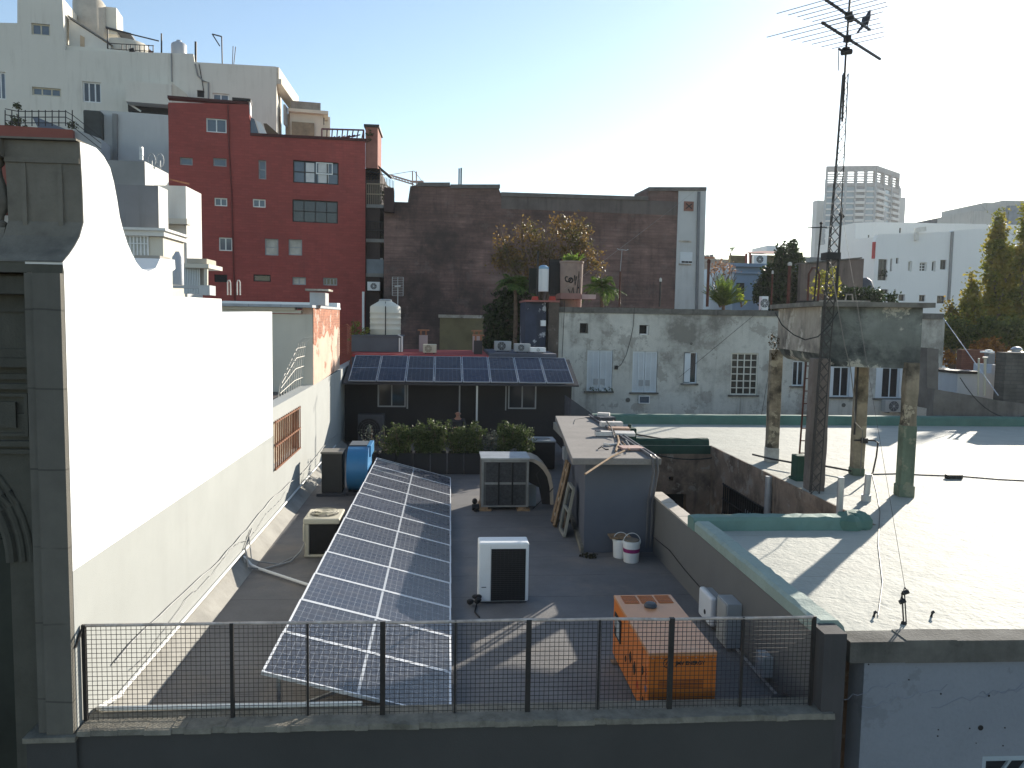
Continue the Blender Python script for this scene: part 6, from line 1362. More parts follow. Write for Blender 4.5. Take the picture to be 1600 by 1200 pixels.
part('penthouse', core(x0, FD.uv(389, 165)[0], FD.uv(300, 163)[1]), mat('penthouse_red', (.22, .045, .035), .9), rd)
for w, r in zip(wins, rects):
    o = window(FD, rd, r, w[1], w[2], .16, w[3], w[4], .07)
u0, v0, u1, v1 = rects[4]; w = (u1-u0)
part('curtain', MB().fbox(FD, u0+w*.28, v0+.1, u0+w*.46, v1-.1, -.155, -.135).fbox(FD, u0+w*.55, v0+.1, u0+w*.78, v1-.1, -.155, -.135), mat('curtain_white', (.62, .62, .60), .9, var=.1, vs=3), rd)
part('white_sash', MB().fbox(FD, u0+w*.5, v0+w*.22, u0+w*.87, v0+w*.25, -.12, -.09).fbox(FD, u0+w*.5, v1-.1, u0+w*.87, v1-.03, -.12, -.09).fbox(FD, u0+w*.5, v0+w*.25, u0+w*.52, v1-.1, -.12, -.09).fbox(FD, u0+w*.85, v0+w*.25, u0+w*.87, v1-.1, -.12, -.09), ALU, rd)
m = MB(); c = FD.uv(356, 164)[0]
for pts in ([(356, 164), (358, 230), (362, 300), (365, 420), (367, 470)],): m.tube([FD.pt(*FD.uv(*q), .04) for q in pts], .05, 5)
part('drainpipe', m, mat('red_pipe', (.15, .03, .025), .8), rd)
m = MB(); (u0, v0), (u1, v1) = FD.uv(262, 160), FD.uv(389, 163.5); m.fbox(FD, u0, v1, u1, v1+.16, -.5, .06)
(u2, v2), (u3, v3) = FD.uv(391, 209), FD.uv(572, 218); m.hexa([FD.pt(u1+.06, v2-.12, .06), FD.pt(u3, v3-.12, .06), FD.pt(u3, v3-.12, -.5), FD.pt(u1+.06, v2-.12, -.5), FD.pt(u1+.06, v2+.05, .06), FD.pt(u3, v3+.05, .06), FD.pt(u3, v3+.05, -.5), FD.pt(u1+.06, v2+.05, -.5)])
part('coping', m, mat('dark_red_coping', (.07, .02, .018), .8), rd)
part('chimney_cap', MB().fbox(FD, FD.uv(363, 162)[0], v1+.2, FD.uv(392, 162)[0], v1+.34, -1.2, .1), IRON, rd)
part('white_corner', MB().fbox(FD, FD.uv(386, 170)[0], FD.uv(386, 178)[1], FD.uv(391, 170)[0], v1+.19, -.9, -.02), WPAINT, rd)
# roof terrace: glass lean-to, pergola, corner turret
tg = thing('glass_lean_to', 'sloping glass and white panel lean-to on the stepped roof of the red building', 'conservatory', FD.pt(*FD.uv(415, 211), -1))
def facq(pts, off): return [FD.pt(*FD.uv(*q), o) for q, o in zip(pts, off)]
part('glass', MB().hexa(facq([(391, 209), (405, 211), (405, 211), (391, 209), (391, 182), (397, 185), (397, 185), (391, 182)], [-.2, -.2, -2, -2]*2)), GLASSB, tg)
part('white_panel', MB().hexa(facq([(407, 211), (418, 211), (418, 211), (407, 211), (399, 186), (407, 190), (407, 190), (399, 186)], [-.25, -.25, -2, -2]*2)), WPAINT, tg)
part('brown_roof', MB().hexa(facq([(420, 211), (440, 212), (440, 212), (420, 211), (411, 191), (416, 191), (416, 191), (411, 191)], [-.3, -.3, -2, -2]*2)), mat('brown_awning', (.12, .08, .05), .8), tg)
pg = MB(); qa = [(503, 215), (503, 198), (569, 200), (569, 216)]
for d in (-.6, -3.2):
    for i in range(3): pg.bar(FD.pt(*FD.uv(*qa[i]), d), FD.pt(*FD.uv(*qa[i+1]), d), .09)
for k in range(9): u, v = FD.uv(503+66*k/8, 198+2*k/8); pg.bar(FD.pt(u, v, -.6), FD.pt(u, v-.1, -3.2), .07)
for k in range(6): pg.bar(FD.pt(*FD.uv(512+8*k, 216-1.2*k), -.7), FD.pt(*FD.uv(524+8*k, 207-.6*k), -1.2), .07)
solo('pergola', pg, mat('maroon_steel', (.13, .04, .05), .6), 'thin maroon steel pergola on the roof edge of the red building', 'pergola')
# balconies on the right flank
X1 = FD.pt(FD.uv(571, 400)[0], 0).x; Yb = FD.pt(FD.uv(571, 400)[0], 0).y
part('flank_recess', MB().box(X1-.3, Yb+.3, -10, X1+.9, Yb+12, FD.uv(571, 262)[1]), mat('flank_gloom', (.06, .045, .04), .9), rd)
BC = mat('balcony_concrete', (.22, .215, .20), .9, var=.2, streak=.6)
def bz(y): return FD.uv(575, y)[1]
def balcony(ys0, ys1, wpx, rail, mt, lab, dep=3.2):
    z0, z1 = bz(ys1), bz(ys0); w = wpx*Yb/FPX
    o = part('balcony', MB().hexa([(X1+.02, Yb+.15, z0), (X1+w*.75, Yb+.15, z0), (X1+w, Yb+1.4, z0), (X1+.02, Yb+dep, z0), (X1+.02, Yb+.15, z0+.22), (X1+w*.75, Yb+.15, z0+.22), (X1+w, Yb+1.4, z0+.22), (X1+.02, Yb+dep, z0+.22)]), BC, rd, label=lab)
    m = MB(); A, B = V((X1+.05, Yb+.17, z0+.222)), V((X1+w*.75, Yb+.17, z0+.222)); C = V((X1+w, Yb+1.4, z0+.222)); h = V((0, 0, z1-z0-.2))
    if rail == 'solid':
        m.hexa([A, B, B+V((0, .1, 0)), A+V((0, .1, 0)), A+h, B+h, B+V((0, .1, 0))+h, A+V((0, .1, 0))+h]); m.hexa([B+V((0, .11, 0)), C, C-V((.1, 0, 0)), B+V((-.1, .11, 0)), B+V((0, .11, 0))+h, C+h, C-V((.1, 0, 0))+h, B+V((-.1, .11, 0))+h])
    else:
        for P0_, P1_ in ((A, B), (B, C)):
            for f in (.5, 1): m.bar(P0_+h*f, P1_+h*f, .06)
            for k in range(9): q = P0_.lerp(P1_, k/8); m.bar(q, q+h, .035)
    part('railing', m, mt, o); return o
balcony(405, 432, 36, 'solid', mat('blue_grey_parapet', (.20, .23, .25), .8), None)
balcony(346, 378, 37, 'bars', IRON, None); balcony(287, 324, 35, 'bars', mat('tan_rail', (.3, .24, .17), .8), None)
gl = MB(); w = 40*Yb/FPX
for P0_, P1_ in ((V((X1+.05, Yb+.2, 0)), V((X1+w*.72, Yb+.2, 0))), (V((X1+w*.72, Yb+.2, 0)), V((X1+w, Yb+1.5, 0)))):
    for k in range(7):
        q = P0_.lerp(P1_, k/6); gl.bar(q+V((0, 0, bz(318))), q+V((0, 0, bz(275-.0*k))), .035)
    for y in (252, 275, 295): gl.bar(P0_+V((0, 0, bz(y+14))), P1_+V((0, 0, bz(y+20))), .04)
for k in range(6): q = V((X1+.1+.2*k, Yb+.2, bz(243+5*k))); gl.bar(V((X1+.05, Yb+.2+.3*k, bz(243))), V((X1+w*.9, Yb+.4+.25*k, bz(272))), .04)
part('wire_cage', gl, IRON, rd)
part('yellow_soffit', MB().box(X1+.0, Yb+.3, bz(280), X1+.85, Yb+3, bz(262)), mat('ochre_soffit', (.35, .2, .06), .9), rd)
part('turret', MB().box(X1-.02, Yb+.1, bz(262), X1+.75, Yb+3, bz(198)), mat('turret_red', (.28, .12, .09), .9, var=.2), rd)
part('turret_cap', MB().box(X1-.12, Yb+.0, bz(198)+.002, X1+.85, Yb+3.1, bz(194)), IRON, rd)
m = MB(); rng = random.Random(77)
for y in (318, 372, 305): crown(m, [((X1+.2+.3*k, Yb+.5, bz(y)+.35), (.25, .2, .35)) for k in range(4)], 160, .16, int(y), 5, .15, .2)
crown(m, [((X1+.3, Yb+.05, bz(212)), (.25, .1, .5))], 70, .16, 5, 5, .15, .2)
solo('balcony_plants', m, leafmat('balcony_leaf', (.03, .045, .015), (.12, .13, .05)), 'tangled potted plants along the dark balconies of the red building', 'plants')
condenser(X1+.55, Yb-.25, bz(455), .8, .6, .35, WPAINT, 'white air conditioner fixed at the corner of the red building above the cream tank', fan=.5, fanr=.34, feet=False)
solo('corner_downpipe', MB().bar((X1-.12, Yb-.12, bz(560)), (X1-.12, Yb-.12, bz(456)), .14), PVC, 'pale pipe down the corner of the red building below its air conditioner', 'pipe')
condenser(X1+.7, Yb+.5, bz(425)+.3, .7, .65, .35, WPAINT, 'white air conditioner on the blue grey balcony of the red building', fan=.4, fanr=.36, feet=False)
# ================================================================== big cream apartment block, upper left
FA = Fac(P(0, 300, Y=62).x, 62, 9)
ab = thing('apartment_building', 'large cream apartment building stepping up to the left behind the red one', 'building', (-25, 64, -10))
aw = [((49, 37, 78, 55), 2, 1, BEIGE, GLASSB), ((50, 137, 95, 150), 3, 1, BEIGE, GLASSB), ((129, 128, 158, 160), 3, 1, WPAINT, GLASS), ((332, 146, 358, 166), 2, 1, WPAINT, GLASSB), ((308, 141, 319, 152), 1, 1, IRON, BLACK), ((-8, 112, 9, 155), 2, 1, WPAINT, GLASSB), ((253, 201, 262, 210), 1, 1, LGREY, GLASSB)]
ar = [FA.rect(*w[0]) for w in aw]
OLP = [(-80, 500), (-80, 34), (27, 36), (27, -12), (97, -10), (101, 78), (302, 84), (304, 97), (432, 104), (432, 500)]
part('front_wall', MB().wall(FA, [(u, -10 if y == 500 else v) for (u, v), (x, y) in zip(FA.uvs(OLP), OLP)], ar, .4), APTW, ab)
for w, r in zip(aw, ar): window(FA, ab, r, w[1], w[2], .18, w[3], w[4], .10)
def ftower(x0, y0, x1, y1, o0, o1, m, name, par): u0, v0, u1, v1 = FA.rect(x0, y0, x1, y1); return part(name, MB().fbox(FA, u0, v0, u1, v1, o1, o0), m, par)
n = -FA.n*9; ue2, vt = FA.uv(432, 104); p = FA.pt(ue2-.03, 0, -.405); p0 = FA.pt(FA.uv(304, 110)[0], 0, -.405); vt -= .1
part('right_wing', MB().hexa([V((t.x, t.y, -10)) for t in (p0, p, p+n, p0+n)]+[V((t.x, t.y, vt)) for t in (p0, p, p+n, p0+n)]), APTW, ab)
q = FA.pt(ue2, vt-1.1, 0); part('side_cornice', MB().box(q.x-.5, q.y+.1, vt-1.2, q.x+.35, q.y+9, vt-.8).box(q.x-.4, q.y+.12, vt-.79, q.x+.15, q.y+8.5, vt+.1), CREAM, ab)
part('side_window', MB().box(q.x-.1, q.y+3, vt-3.6, q.x+.04, q.y+4.2, vt-2.0), LGREY, ab)
p0 = FA.pt(FA.uv(101, 100)[0], 0, -.405); p = FA.pt(FA.uv(302, 100)[0], 0, -.405); v2 = FA.uv(302, 84)[1]-.1
part('middle_wing', MB().hexa([V((t.x, t.y, -10)) for t in (p0, p, p+n, p0+n)]+[V((t.x, t.y, v2)) for t in (p0, p, p+n, p0+n)]), APTW, ab)
p1 = FA.pt(FA.uv(-80, 100)[0], 0, -.405); p = FA.pt(FA.uv(97, 40)[0]-.03, 0, -.405)
part('left_wing', MB().hexa([V((t.x, t.y, v2+.0)) for t in (p1, p, p+n, p1+n)]+[V((t.x, t.y, FA.uv(0, 34)[1]-.1)) for t in (p1, p, p+n, p1+n)]), APTW, ab)
p1 = FA.pt(FA.uv(27, 20)[0], 0, -.405); part('stair_tower', MB().hexa([V((t.x, t.y, FA.uv(0, 34)[1]-.1)) for t in (p1, p, p+n*.4, p1+n*.4)]+[V((t.x, t.y, FA.uv(60, -12)[1]-.05)) for t in (p1, p, p+n*.4, p1+n*.4)]), APTW, ab)
m = MB()
m.tube([FA.pt(*FA.uv(x, y), .06) for x, y in ((305, 100), (309, 118), (318, 127), (326, 129), (326, 168))], .06, 5)
part('wall_conduit', m, GREYB, ab)
part('wall_conduit', MB().tube([FA.pt(*FA.uv(x, y), .06) for x, y in ((268, 84), (269, 128))], .05, 5), GREYB, ab)
part('wall_conduit', MB().tube([FA.pt(*FA.uv(x, y), .06) for x, y in ((311, 100), (316, 128), (319, 146))], .03, 5), IRON, ab)
# roof structures on it
def facbox(x0, y0, x1, y1, back, depth): 
    F = FA.off(-back); u0, v0, u1, v1 = F.rect(x0, y0, x1, y1); return MB().fbox(F, u0, v0, u1, v1, -depth, 0)
um, vm_ = FA.uv(101, 18), FA.uv(164, 60)
sw = MB(); pts = [(100, 80), (100, 20), (166, 63), (166, 80)]
part('stair_wall', MB().slab(FA.pt, [FA.uvs(pts)], -1.2, -1.6), mat('lit_cream', (.66, .64, .58), .9, var=.04), ab)
part('stair_roof', MB().hexa([FA.pt(*FA.uv(98, 17), -1.1), FA.pt(*FA.uv(168, 62), -1.1), FA.pt(*FA.uv(168, 62), -3), FA.pt(*FA.uv(98, 17), -3), FA.pt(*FA.uv(98, 14), -1.1), FA.pt(*FA.uv(168, 60), -1.1), FA.pt(*FA.uv(168, 60), -3), FA.pt(*FA.uv(98, 14), -3)]), mat('grey_tin', (.2, .2, .2), .7), ab)
part('stair_door', MB().slab(FA.pt, [FA.uvs([(118, 80), (118, 46), (125, 50), (125, 80)])], -1.17, -1.199), mat('tan_door', (.5, .38, .26), .8), ab)
solo('roof_tank', MB().lathe([(1.2, 0), (1.2, 3.6), (1.0, 3.9)], FA.pt(*FA.uv(112, 45), -5), 20), mat('tan_tank', (.42, .38, .32), .8), 'tan cylinder tank at the very top left behind the sloping stair roof', 'water tank', smooth=True)
rt2 = thing('roof_tower', 'white square roof tower with dark tilted lid above the sloping stair roof', 'roof tower', FA.pt(*FA.uv(155, 60), -6))
part('tower', facbox(143, 10, 182, 52, 5, 2.2), APTW, rt2)
part('lid', MB().hexa([FA.pt(*FA.uv(135, 7), -4.8), FA.pt(*FA.uv(182, 20), -4.8), FA.pt(*FA.uv(182, 20), -7.4), FA.pt(*FA.uv(135, 7), -7.4), FA.pt(*FA.uv(135, 4), -4.8), FA.pt(*FA.uv(182, 17), -4.8), FA.pt(*FA.uv(182, 17), -7.4), FA.pt(*FA.uv(135, 4), -7.4)]), DGREY, rt2)
solo('round_roof_hut', MB().lathe([(1.75, 0), (1.75, 1.4), (1.6, 1.7)], FA.pt(*FA.uv(182, 84), -3.2), 20), CREAM, 'low round cream hut on the roof edge right of the stairs', 'hut', smooth=True)
u, v = FA.uv(275, 82); wt = thing('roof_water_tank', 'small pale grey water tank standing on the roof edge of the cream apartments', 'water tank', FA.pt(u, v, -1.4))
part('body', MB().lathe([(.55, 0), (.57, .05), (.57, 1.0), (.5, 1.1), (.2, 1.25), (.18, 1.35)], FA.pt(u, v, -1.4), 20), GREYT, wt, smooth=True); part('stand', MB().cyl(FA.pt(u, v-.12, -1.4), FA.pt(u, v-.01, -1.4), .75), IRON, wt)
def fpost(pts, w, label, nm='roof_post', off=-.6, m=IRON):
    mb = MB()
    for a, b in zip(pts, pts[1:]): mb.bar(FA.pt(*FA.uv(*a), off), FA.pt(*FA.uv(*b), off), w)
    return solo(nm, mb, m, label, 'post')
fpost([(250, 82), (250, 48)], .09, 'slim dark post left of the small grey roof tank')
fpost([(304, 96), (304, 61)], .14, 'thick dark post at the step of the cream roof')
fpost([(346, 97), (345, 53), (330, 49), (342, 68)], .08, 'thin post with a triangular bracket on the cream roof')
fpost([(362, 98), (363, 68)], .05, 'left one of two thin aerial rods on the cream roof')
fpost([(364, 98), (367, 69)], .05, 'right leaning one of two thin aerial rods on the cream roof')
fpost([(165, 80), (165, 40), (246, 60)], .08, 'dark railing post with long slanting bar on the cream roof')
m = MB()
for k in range(8): m.bar(FA.pt(*FA.uv(187+7*k, 82), -.8), FA.pt(*FA.uv(187+7*k, 63+.3*k), -.8), .06)
for y in (64, 73): m.bar(FA.pt(*FA.uv(165, y-2), -.8), FA.pt(*FA.uv(237, y+2), -.8), .05)
solo('roof_railing', m, IRON, 'thin dark railing along the roof edge of the cream apartments', 'railing')
solo('red_roof_box', MB().slab(FA.pt, [FA.uvs([(229, 82), (229, 70), (240, 79), (240, 82)])], -.9, -1.6), mat('faded_red', (.5, .2, .16), .8), 'little faded red wedge behind the roof railing', 'box')
solo('chimney_cowl', MB().tube([FA.pt(*FA.uv(201, 82), -.5), FA.pt(*FA.uv(202, 76), -.5), FA.pt(*FA.uv(208, 75), -.5)], .2, 8), BLACK, 'black bent cowl on the roof edge of the cream apartments', 'cowl')
# protruding white box, dark slot and lower white wall
part('bay', facbox(196, 129, 268, 161, -2.2, 2.6), APTW, ab); part('bay_flank', MB().slab(FA.off(2.1).pt, [FA.off(2.1).uvs([(268.4, 129), (291, 146), (291, 161), (268.4, 161)])], 0, -2), CREAM, ab)
part('dark_slot', facbox(200, 161, 264, 176, -1.0, 1.1), BLACK, ab)
part('slot_strut', MB().bar(FA.off(1.1).pt(*FA.off(1.1).uv(203, 163)), FA.off(1.1).pt(*FA.off(1.1).uv(220, 174)), .12), WPAINT, ab)
lw = part('lower_wall', facbox(159, 176, 266, 420, -2.4, 2.8), mat('white_painted_block', (.50, .51, .50), .9, var=.06, vs=.4, streak=.4, grime=(.36, .36, .35)), ab)
part('wall_pipe', MB().bar(FA.off(2.5).pt(*FA.off(2.5).uv(180, 178)), FA.off(2.5).pt(*FA.off(2.5).uv(181, 300)), .3), GREYB, ab)
ac = FA.off(3.2).rect(130, 172, 158, 215); solo('covered_unit', MB().fbox(FA.off(3.2), ac[0], ac[1], ac[2], ac[3], -1, 0), mat('dark_tarp', (.055, .06, .055), .8, var=.3), 'tall dark wrapped unit beside the balcony railing of the cream apartments', 'covered unit', bevel=.1)
tr = thing('red_terrace', 'dark red terrace parapet with thin railing and plants at the left, below the cream apartments', 'terrace', FA.pt(*FA.uv(55, 215), 5))
part('parapet', facbox(-60, 197, 115, 330, -6, 3), mat('terrace_red', (.25, .075, .055), .9, var=.1), tr)
part('white_end', MB().slab(FA.off(5.5).pt, [FA.off(5.5).uvs([(115.5, 201), (158, 217), (158, 330), (115.5, 330)])], 0, -2.5), mat('white_painted_block', (.5, .51, .5)), tr)
FAO = FA.off(5.8)
m = MB()
pr = [(8, 170), (28, 174), (103, 174), (115, 181), (158, 215)]
for d in (0, 9, 18):
    for a, b in zip(pr, pr[1:]): m.bar(FAO.pt(*FAO.uv(a[0], a[1]+d)), FAO.pt(*FAO.uv(b[0], b[1]+d)), .05)
for k in range(11):
    x = 8+k*10.5; m.bar(FAO.pt(*FAO.uv(x, 172)), FAO.pt(*FAO.uv(x, 197)), .05)
part('railing', m, IRON, tr)
part('awning', MB().hexa([FAO.pt(*FAO.uv(50, 195), -1.3), FAO.pt(*FAO.uv(98, 197), -1.3), FAO.pt(*FAO.uv(98, 197), -2.3), FAO.pt(*FAO.uv(50, 195), -2.3), FAO.pt(*FAO.uv(40, 176), -1.3), FAO.pt(*FAO.uv(48, 176), -1.3), FAO.pt(*FAO.uv(48, 176), -2.3), FAO.pt(*FAO.uv(40, 176), -2.3)]), mat('blue_awning', (.16, .19, .24), .8), tr)
m = MB()
for x, y, r in ((15, 180, 9), (25, 188, 10), (8, 190, 8), (108, 190, 6), (18, 160, 4)):
    c = FAO.pt(*FAO.uv(x, y), -1); k = .05; m = MB(); crown(m, [(tuple(c), (r*k, r*k*.6, r*k))], 70, .22, x, 5, .2, .2); part('plant', m, MATS['balcony_leaf'], tr)
# house behind with window grid and turret
lb = thing('cream_turret_house', 'cream house with dirty flat turret and brown glazed front behind the red building', 'house', FA.pt(*FA.uv(485, 210), -5))
part('turret', facbox(453, 175, 505, 260, 4, 6), CREAM, lb)
part('turret_top', facbox(454, 159, 501, 173, 4, 5), mat('dirty_top', (.26, .24, .21), .9, var=.3, streak=.7), lb)
part('cornice', facbox(450, 171, 513, 176, 3.6, 6.8), CREAM, lb)
part('flank', facbox(446, 180, 516, 260, 6, 5), APTW, lb)
part('brown_glazing', facbox(456, 191, 491, 216, 3.8, .15), mat('brown_glass', (.20, .15, .09), .3, var=.4, vs=1), lb)
fpost([(458, 160), (458, 140)], .05, 'thin aerial rod on the left of the dirty turret', off=-5); fpost([(507, 172), (507, 153)], .08, 'short dark rod on the right of the dirty turret', off=-5)
# ================================================================== grey stepped house between white wall and red block
gh2 = thing('grey_stepped_house', 'grey rendered house with stepped terraces and cream cornices behind the curved white wall', 'house', (-11, 29, 0))
def step(x0, xc, xe, yt, Y, m1, m2, zb=-2, n1='block'):
    """box whose front runs x0..xc at depth Y, and whose right flank runs on to pixel xe"""
    a, b = P(x0, yt, Y=Y), P(xc, yt, Y=Y); t = P(xc, yt, Y=Y).z; Ye = P(xe, yt+10, X=b.x).y
    part(n1, MB().box(a.x, Y, zb, b.x-.012, Ye, t), m1, gh2); part('flank', MB().box(b.x-.01, Y+.01, zb, b.x, Ye, t), m2, gh2); return b.x, Ye, t
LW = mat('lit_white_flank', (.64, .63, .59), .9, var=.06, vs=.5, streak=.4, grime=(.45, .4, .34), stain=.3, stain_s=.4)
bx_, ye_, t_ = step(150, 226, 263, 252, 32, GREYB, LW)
part('tile_roof', MB().hexa([P(264, 281, Y=34.9), P(296, 289, Y=34.9), P(296, 289, Y=36), P(264, 281, Y=36), P(264, 279, Y=34.9), P(296, 286, Y=34.9), P(296, 286, Y=36), P(264, 279, Y=36)]), TILE, gh2)
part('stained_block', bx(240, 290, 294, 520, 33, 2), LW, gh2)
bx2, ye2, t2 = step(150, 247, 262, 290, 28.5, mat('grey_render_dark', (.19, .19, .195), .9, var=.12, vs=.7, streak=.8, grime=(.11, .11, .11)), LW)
q0, q1 = P(186, 345, Y=25), P(236, 352, Y=25)
part('cream_porch', MB().box(q0.x-3, 26, -1, q1.x, 28, q1.z-.25), CREAM, gh2); part('porch_cornice', MB().box(q0.x-3, 25.8, q1.z-.24, q1.x+.1, 28, q1.z-.08).box(q0.x-3, 25.7, q1.z-.079, q1.x+.18, 28, q1.z), LW, gh2)
FP = Fac(q0.x, 25.99, 0); r = FP.rect(188, 358, 232, 420)
gr_ = MB()
for k in range(9): u = r[0]+(r[2]-r[0])*k/8; gr_.fbox(FP, u-.018, r[1], u+.018, r[3], .02, .05)
for v in (r[3], r[3]-.22, r[3]-.45): gr_.fbox(FP, r[0], v-.018, r[2], v+.018, .051, .07)
o = part('barred_window', gr_, WPAINT, gh2); part('pane', MB().fbox(FP, r[0], r[1], r[2], r[3], .002, .012), mat('bright_room', (.5, .5, .46), .4, var=.3, vs=3), o)
part('far_cornice', bx(246, 341, 292, 349, 32.5, .5), CREAM, gh2)
for x0, x1, y0, y1 in ((251, 263, 364, 385), (278, 287, 369, 400)): part('window', bx(x0, y0, x1, y1, 32.96, .05), mat('tan_window', (.42, .38, .3), .5), gh2)
# things on the roof of the white house
gt2 = thing('grey_tank', 'grey upright water tank beside the white block on top of the white wall', 'water tank', P(278, 445, Y=14.5))
a, b, t = P(270, 445, Y=14.5), P(287, 445, Y=14.5), P(278, 402, Y=14.5); r = (b.x-a.x)/2
part('body', MB().lathe([(r, 0), (r, t.z-a.z), (r*.6, t.z-a.z+.06), (r*.4, t.z-a.z+.1)], ((a.x+b.x)/2, 14.5, a.z), 18), GREYT, gt2, smooth=True)
solo('roof_shelf', bx(210, 399, 250, 409, 13.2, .5), mat('tan_shelf', (.36, .33, .29), .9), 'tan beam end showing through the dip of the white wall', 'beam')
pt_ = thing('patio_awning', 'small cream patio roof with striped white curtain at the foot of the red building', 'patio', P(300, 460, Y=20))
part('roof', bx(285, 412, 326, 418, 20, 1.2), CREAM, pt_); part('parapet', bx(292, 404, 323, 411.5, 20.3, .8), mat('tan_parapet', (.42, .37, .30), .9), pt_)
m = MB(); a, b = P(287, 440, Y=20.2), P(313, 440, Y=20.2); z0, z1 = P(300, 459, Y=20.2).z, P(300, 419, Y=20.2).z
for k in range(10): x = a.x+(b.x-a.x)*k/10; m.box(x, 20.2, z0, x+(b.x-a.x)*.065, 20.23, z1)
part('striped_curtain', m, SHUT, pt_); part('back', MB().box(a.x, 20.3, z0, b.x+.1, 20.34, z1), GREYB, pt_); part('post', MB().bar(P(322, 460, Y=20.1), P(322, 418, Y=20.1), .08), CREAM, pt_)
solo('low_rail', bx(270, 446, 316, 450, 16, .1).box(P(313, 450, Y=16).x, 15.9, P(313, 461, Y=16).z, P(330, 450, Y=16).x, 16.3, P(320, 446, Y=16).z), mat('low_rail_white', (.5, .5, .49), .9), 'low white rail and block on the white house roof below the patio', 'rail')
for x in (358, 373):
    a = P(x, 461, Y=14); h = P(x, 438, Y=14).z-a.z
    solo('ladder_hoop', MB().tube([a+V((-.025, 0, 0)), a+V((-.025, 0, h*.85)), a+V((-.01, 0, h)), a+V((.01, 0, h)), a+V((.025, 0, h*.85)), a+V((.025, 0, 0))], .012, 6), mat('hoop_white', (.62, .56, .5), .6), 'left pale ladder hoop sticking up above the white wall' if x == 358 else 'right pale ladder hoop sticking up above the white wall', 'hoop')
m = MB().bar(P(221, 250, Y=33), P(221, 232, Y=33), .12).bar(P(219, 233, Y=33), P(223, 233, Y=33), .16); solo('flue', m, GALV, 'short grey flue on the top grey terrace', 'pipe')
for x, lab in ((237, 'left dish antenna standing on the grey stepped house'), (250, 'right dish antenna standing on the grey stepped house')):
    c = P(x, 251, Y=33.2); m = MB().tube([c+V((.28*cos(t)*.5, 0, .28*sin(t))) for t in [2*pi*i/16 for i in range(17)]], .02, 5).bar(c+V((0, 0, -.3)), c, .05); solo('dish_antenna', m, LGREY, lab, 'antenna')
# ================================================================== distance on the right
YT = 300; k_ = YT/FPX
FT = Fac(P(1285, 400, Y=YT).x, YT, -14); q = P(1362, 300, Y=YT)
tw2 = thing('glass_tower', 'distant high rise tower of glass and pale balconies behind the mast', 'tower', (q.x, YT, -10))
TW = mat('tower_pale', (.60, .59, .56), .7, var=.05, vs=.02, bump=0); TG = mat('tower_glass', (.24, .31, .345), .2, var=.25, vs=.05, bump=0); TD = mat('tower_slot', (.17, .19, .20), .6, bump=0)
uA, uB = FT.uv(1285, 400)[0], FT.uv(1362, 400)[0]; zt3 = FT.uv(1362, 259)[1]
cA, cB = FT.pt(uA, 0), FT.pt(uB, 0); FT2 = Fac(cB.x, cB.y, 38); uC = FT2.uv(1398, 400)[0]; cC = FT2.pt(uC, 0); cD = cA+(cC-cB)
def tower_prism(z0, z1, s, m, name): 
    ce = (cA+cB+cC+cD)/4; pts = [ce+(c-ce)*s for c in (cA, cB, cC, cD)]; return part(name, MB().hexa([V((p.x, p.y, z0)) for p in pts]+[V((p.x, p.y, z1)) for p in pts]), m, tw2)
tower_prism(-10, zt3-7, .985, TG, 'shaft')
m = MB(); fl_h = (FT.uv(1330, 300)[1]-FT.uv(1330, 460)[1])/17.5; z = zt3-10
dk = MB()
while z > -10:
    for F_, u0, u1, cols in ((FT, uA, uB, 5), (FT2, 0, uC, 3)):
        m.fbox(F_, u0, z, u1, z+fl_h*.28, -.2, .25)
        for c in range(cols):
            if (F_ is FT and c in (3,)) or (F_ is FT2 and c in (0, 2)):
                a = u0+(u1-u0)*c/cols; b = u0+(u1-u0)*(c+.92)/cols; dk.fbox(F_, a+.3, z+fl_h*.3, b, z+fl_h*.95, -.2, .1); m.fbox(F_, a, z-.1, b, z+fl_h*.42, .26, 1.2)
    z -= fl_h
part('floor_bands', m, TW, tw2); part('balcony_slots', dk, TD, tw2)
m = MB()
for F_, u0, u1, n_ in ((FT, uA, uB, 5), (FT2, 0, uC, 3)):
    for c in range(n_+1): u = u0+(u1-u0)*c/n_; m.fbox(F_, u-.35, -10, u+.35, zt3-5, -.2, .5)
    if F_ is FT2: m.fbox(F_, u0+(u1-u0)*.36, -10, u0+(u1-u0)*.46, zt3-16, -.2, .6)
part('piers', m, mat('tower_pier', (.34, .36, .37), .7, bump=0), tw2)
m = MB()
for F_, u0, u1, n_ in ((FT, uA, uB, 5), (FT2, 0, uC, 3)):
    m.fbox(F_, u0, zt3-2, u1, zt3, -1.2, .3); m.fbox(F_, u0, zt3-7.8, u1, zt3-6.4, -1.2, .3)
    for c in range(n_+1): u = u0+(u1-u0)*c/n_; m.fbox(F_, max(u0, u-.5), zt3-6.4, min(u1, u+.5), zt3-2, -1.2, .3)
    for c in range(4): v = zt3-2.9-.95*c; m.fbox(F_, u0, v-.2, u1, v+.2, -1.0, -.6)
part('crown_frame', m, mat('tower_grey', (.33, .32, .31), .8, bump=0), tw2)
a = P(1272, 310, Y=YT+4); part('left_wing', MB().box(a.x+2.2, YT+6, -10, a.x+9, YT+9.5, P(1278, 309, Y=YT).z), TW, tw2)
a = P(1396, 285, Y=YT+16); b = P(1408, 285, Y=YT+16); part('right_wing', MB().box(a.x-9, YT+12, -10, b.x, YT+26, P(1400, 300, Y=YT).z).box(a.x-9, YT+13, -10, b.x-1.4, YT+25, P(1400, 284, Y=YT).z), TW, tw2)
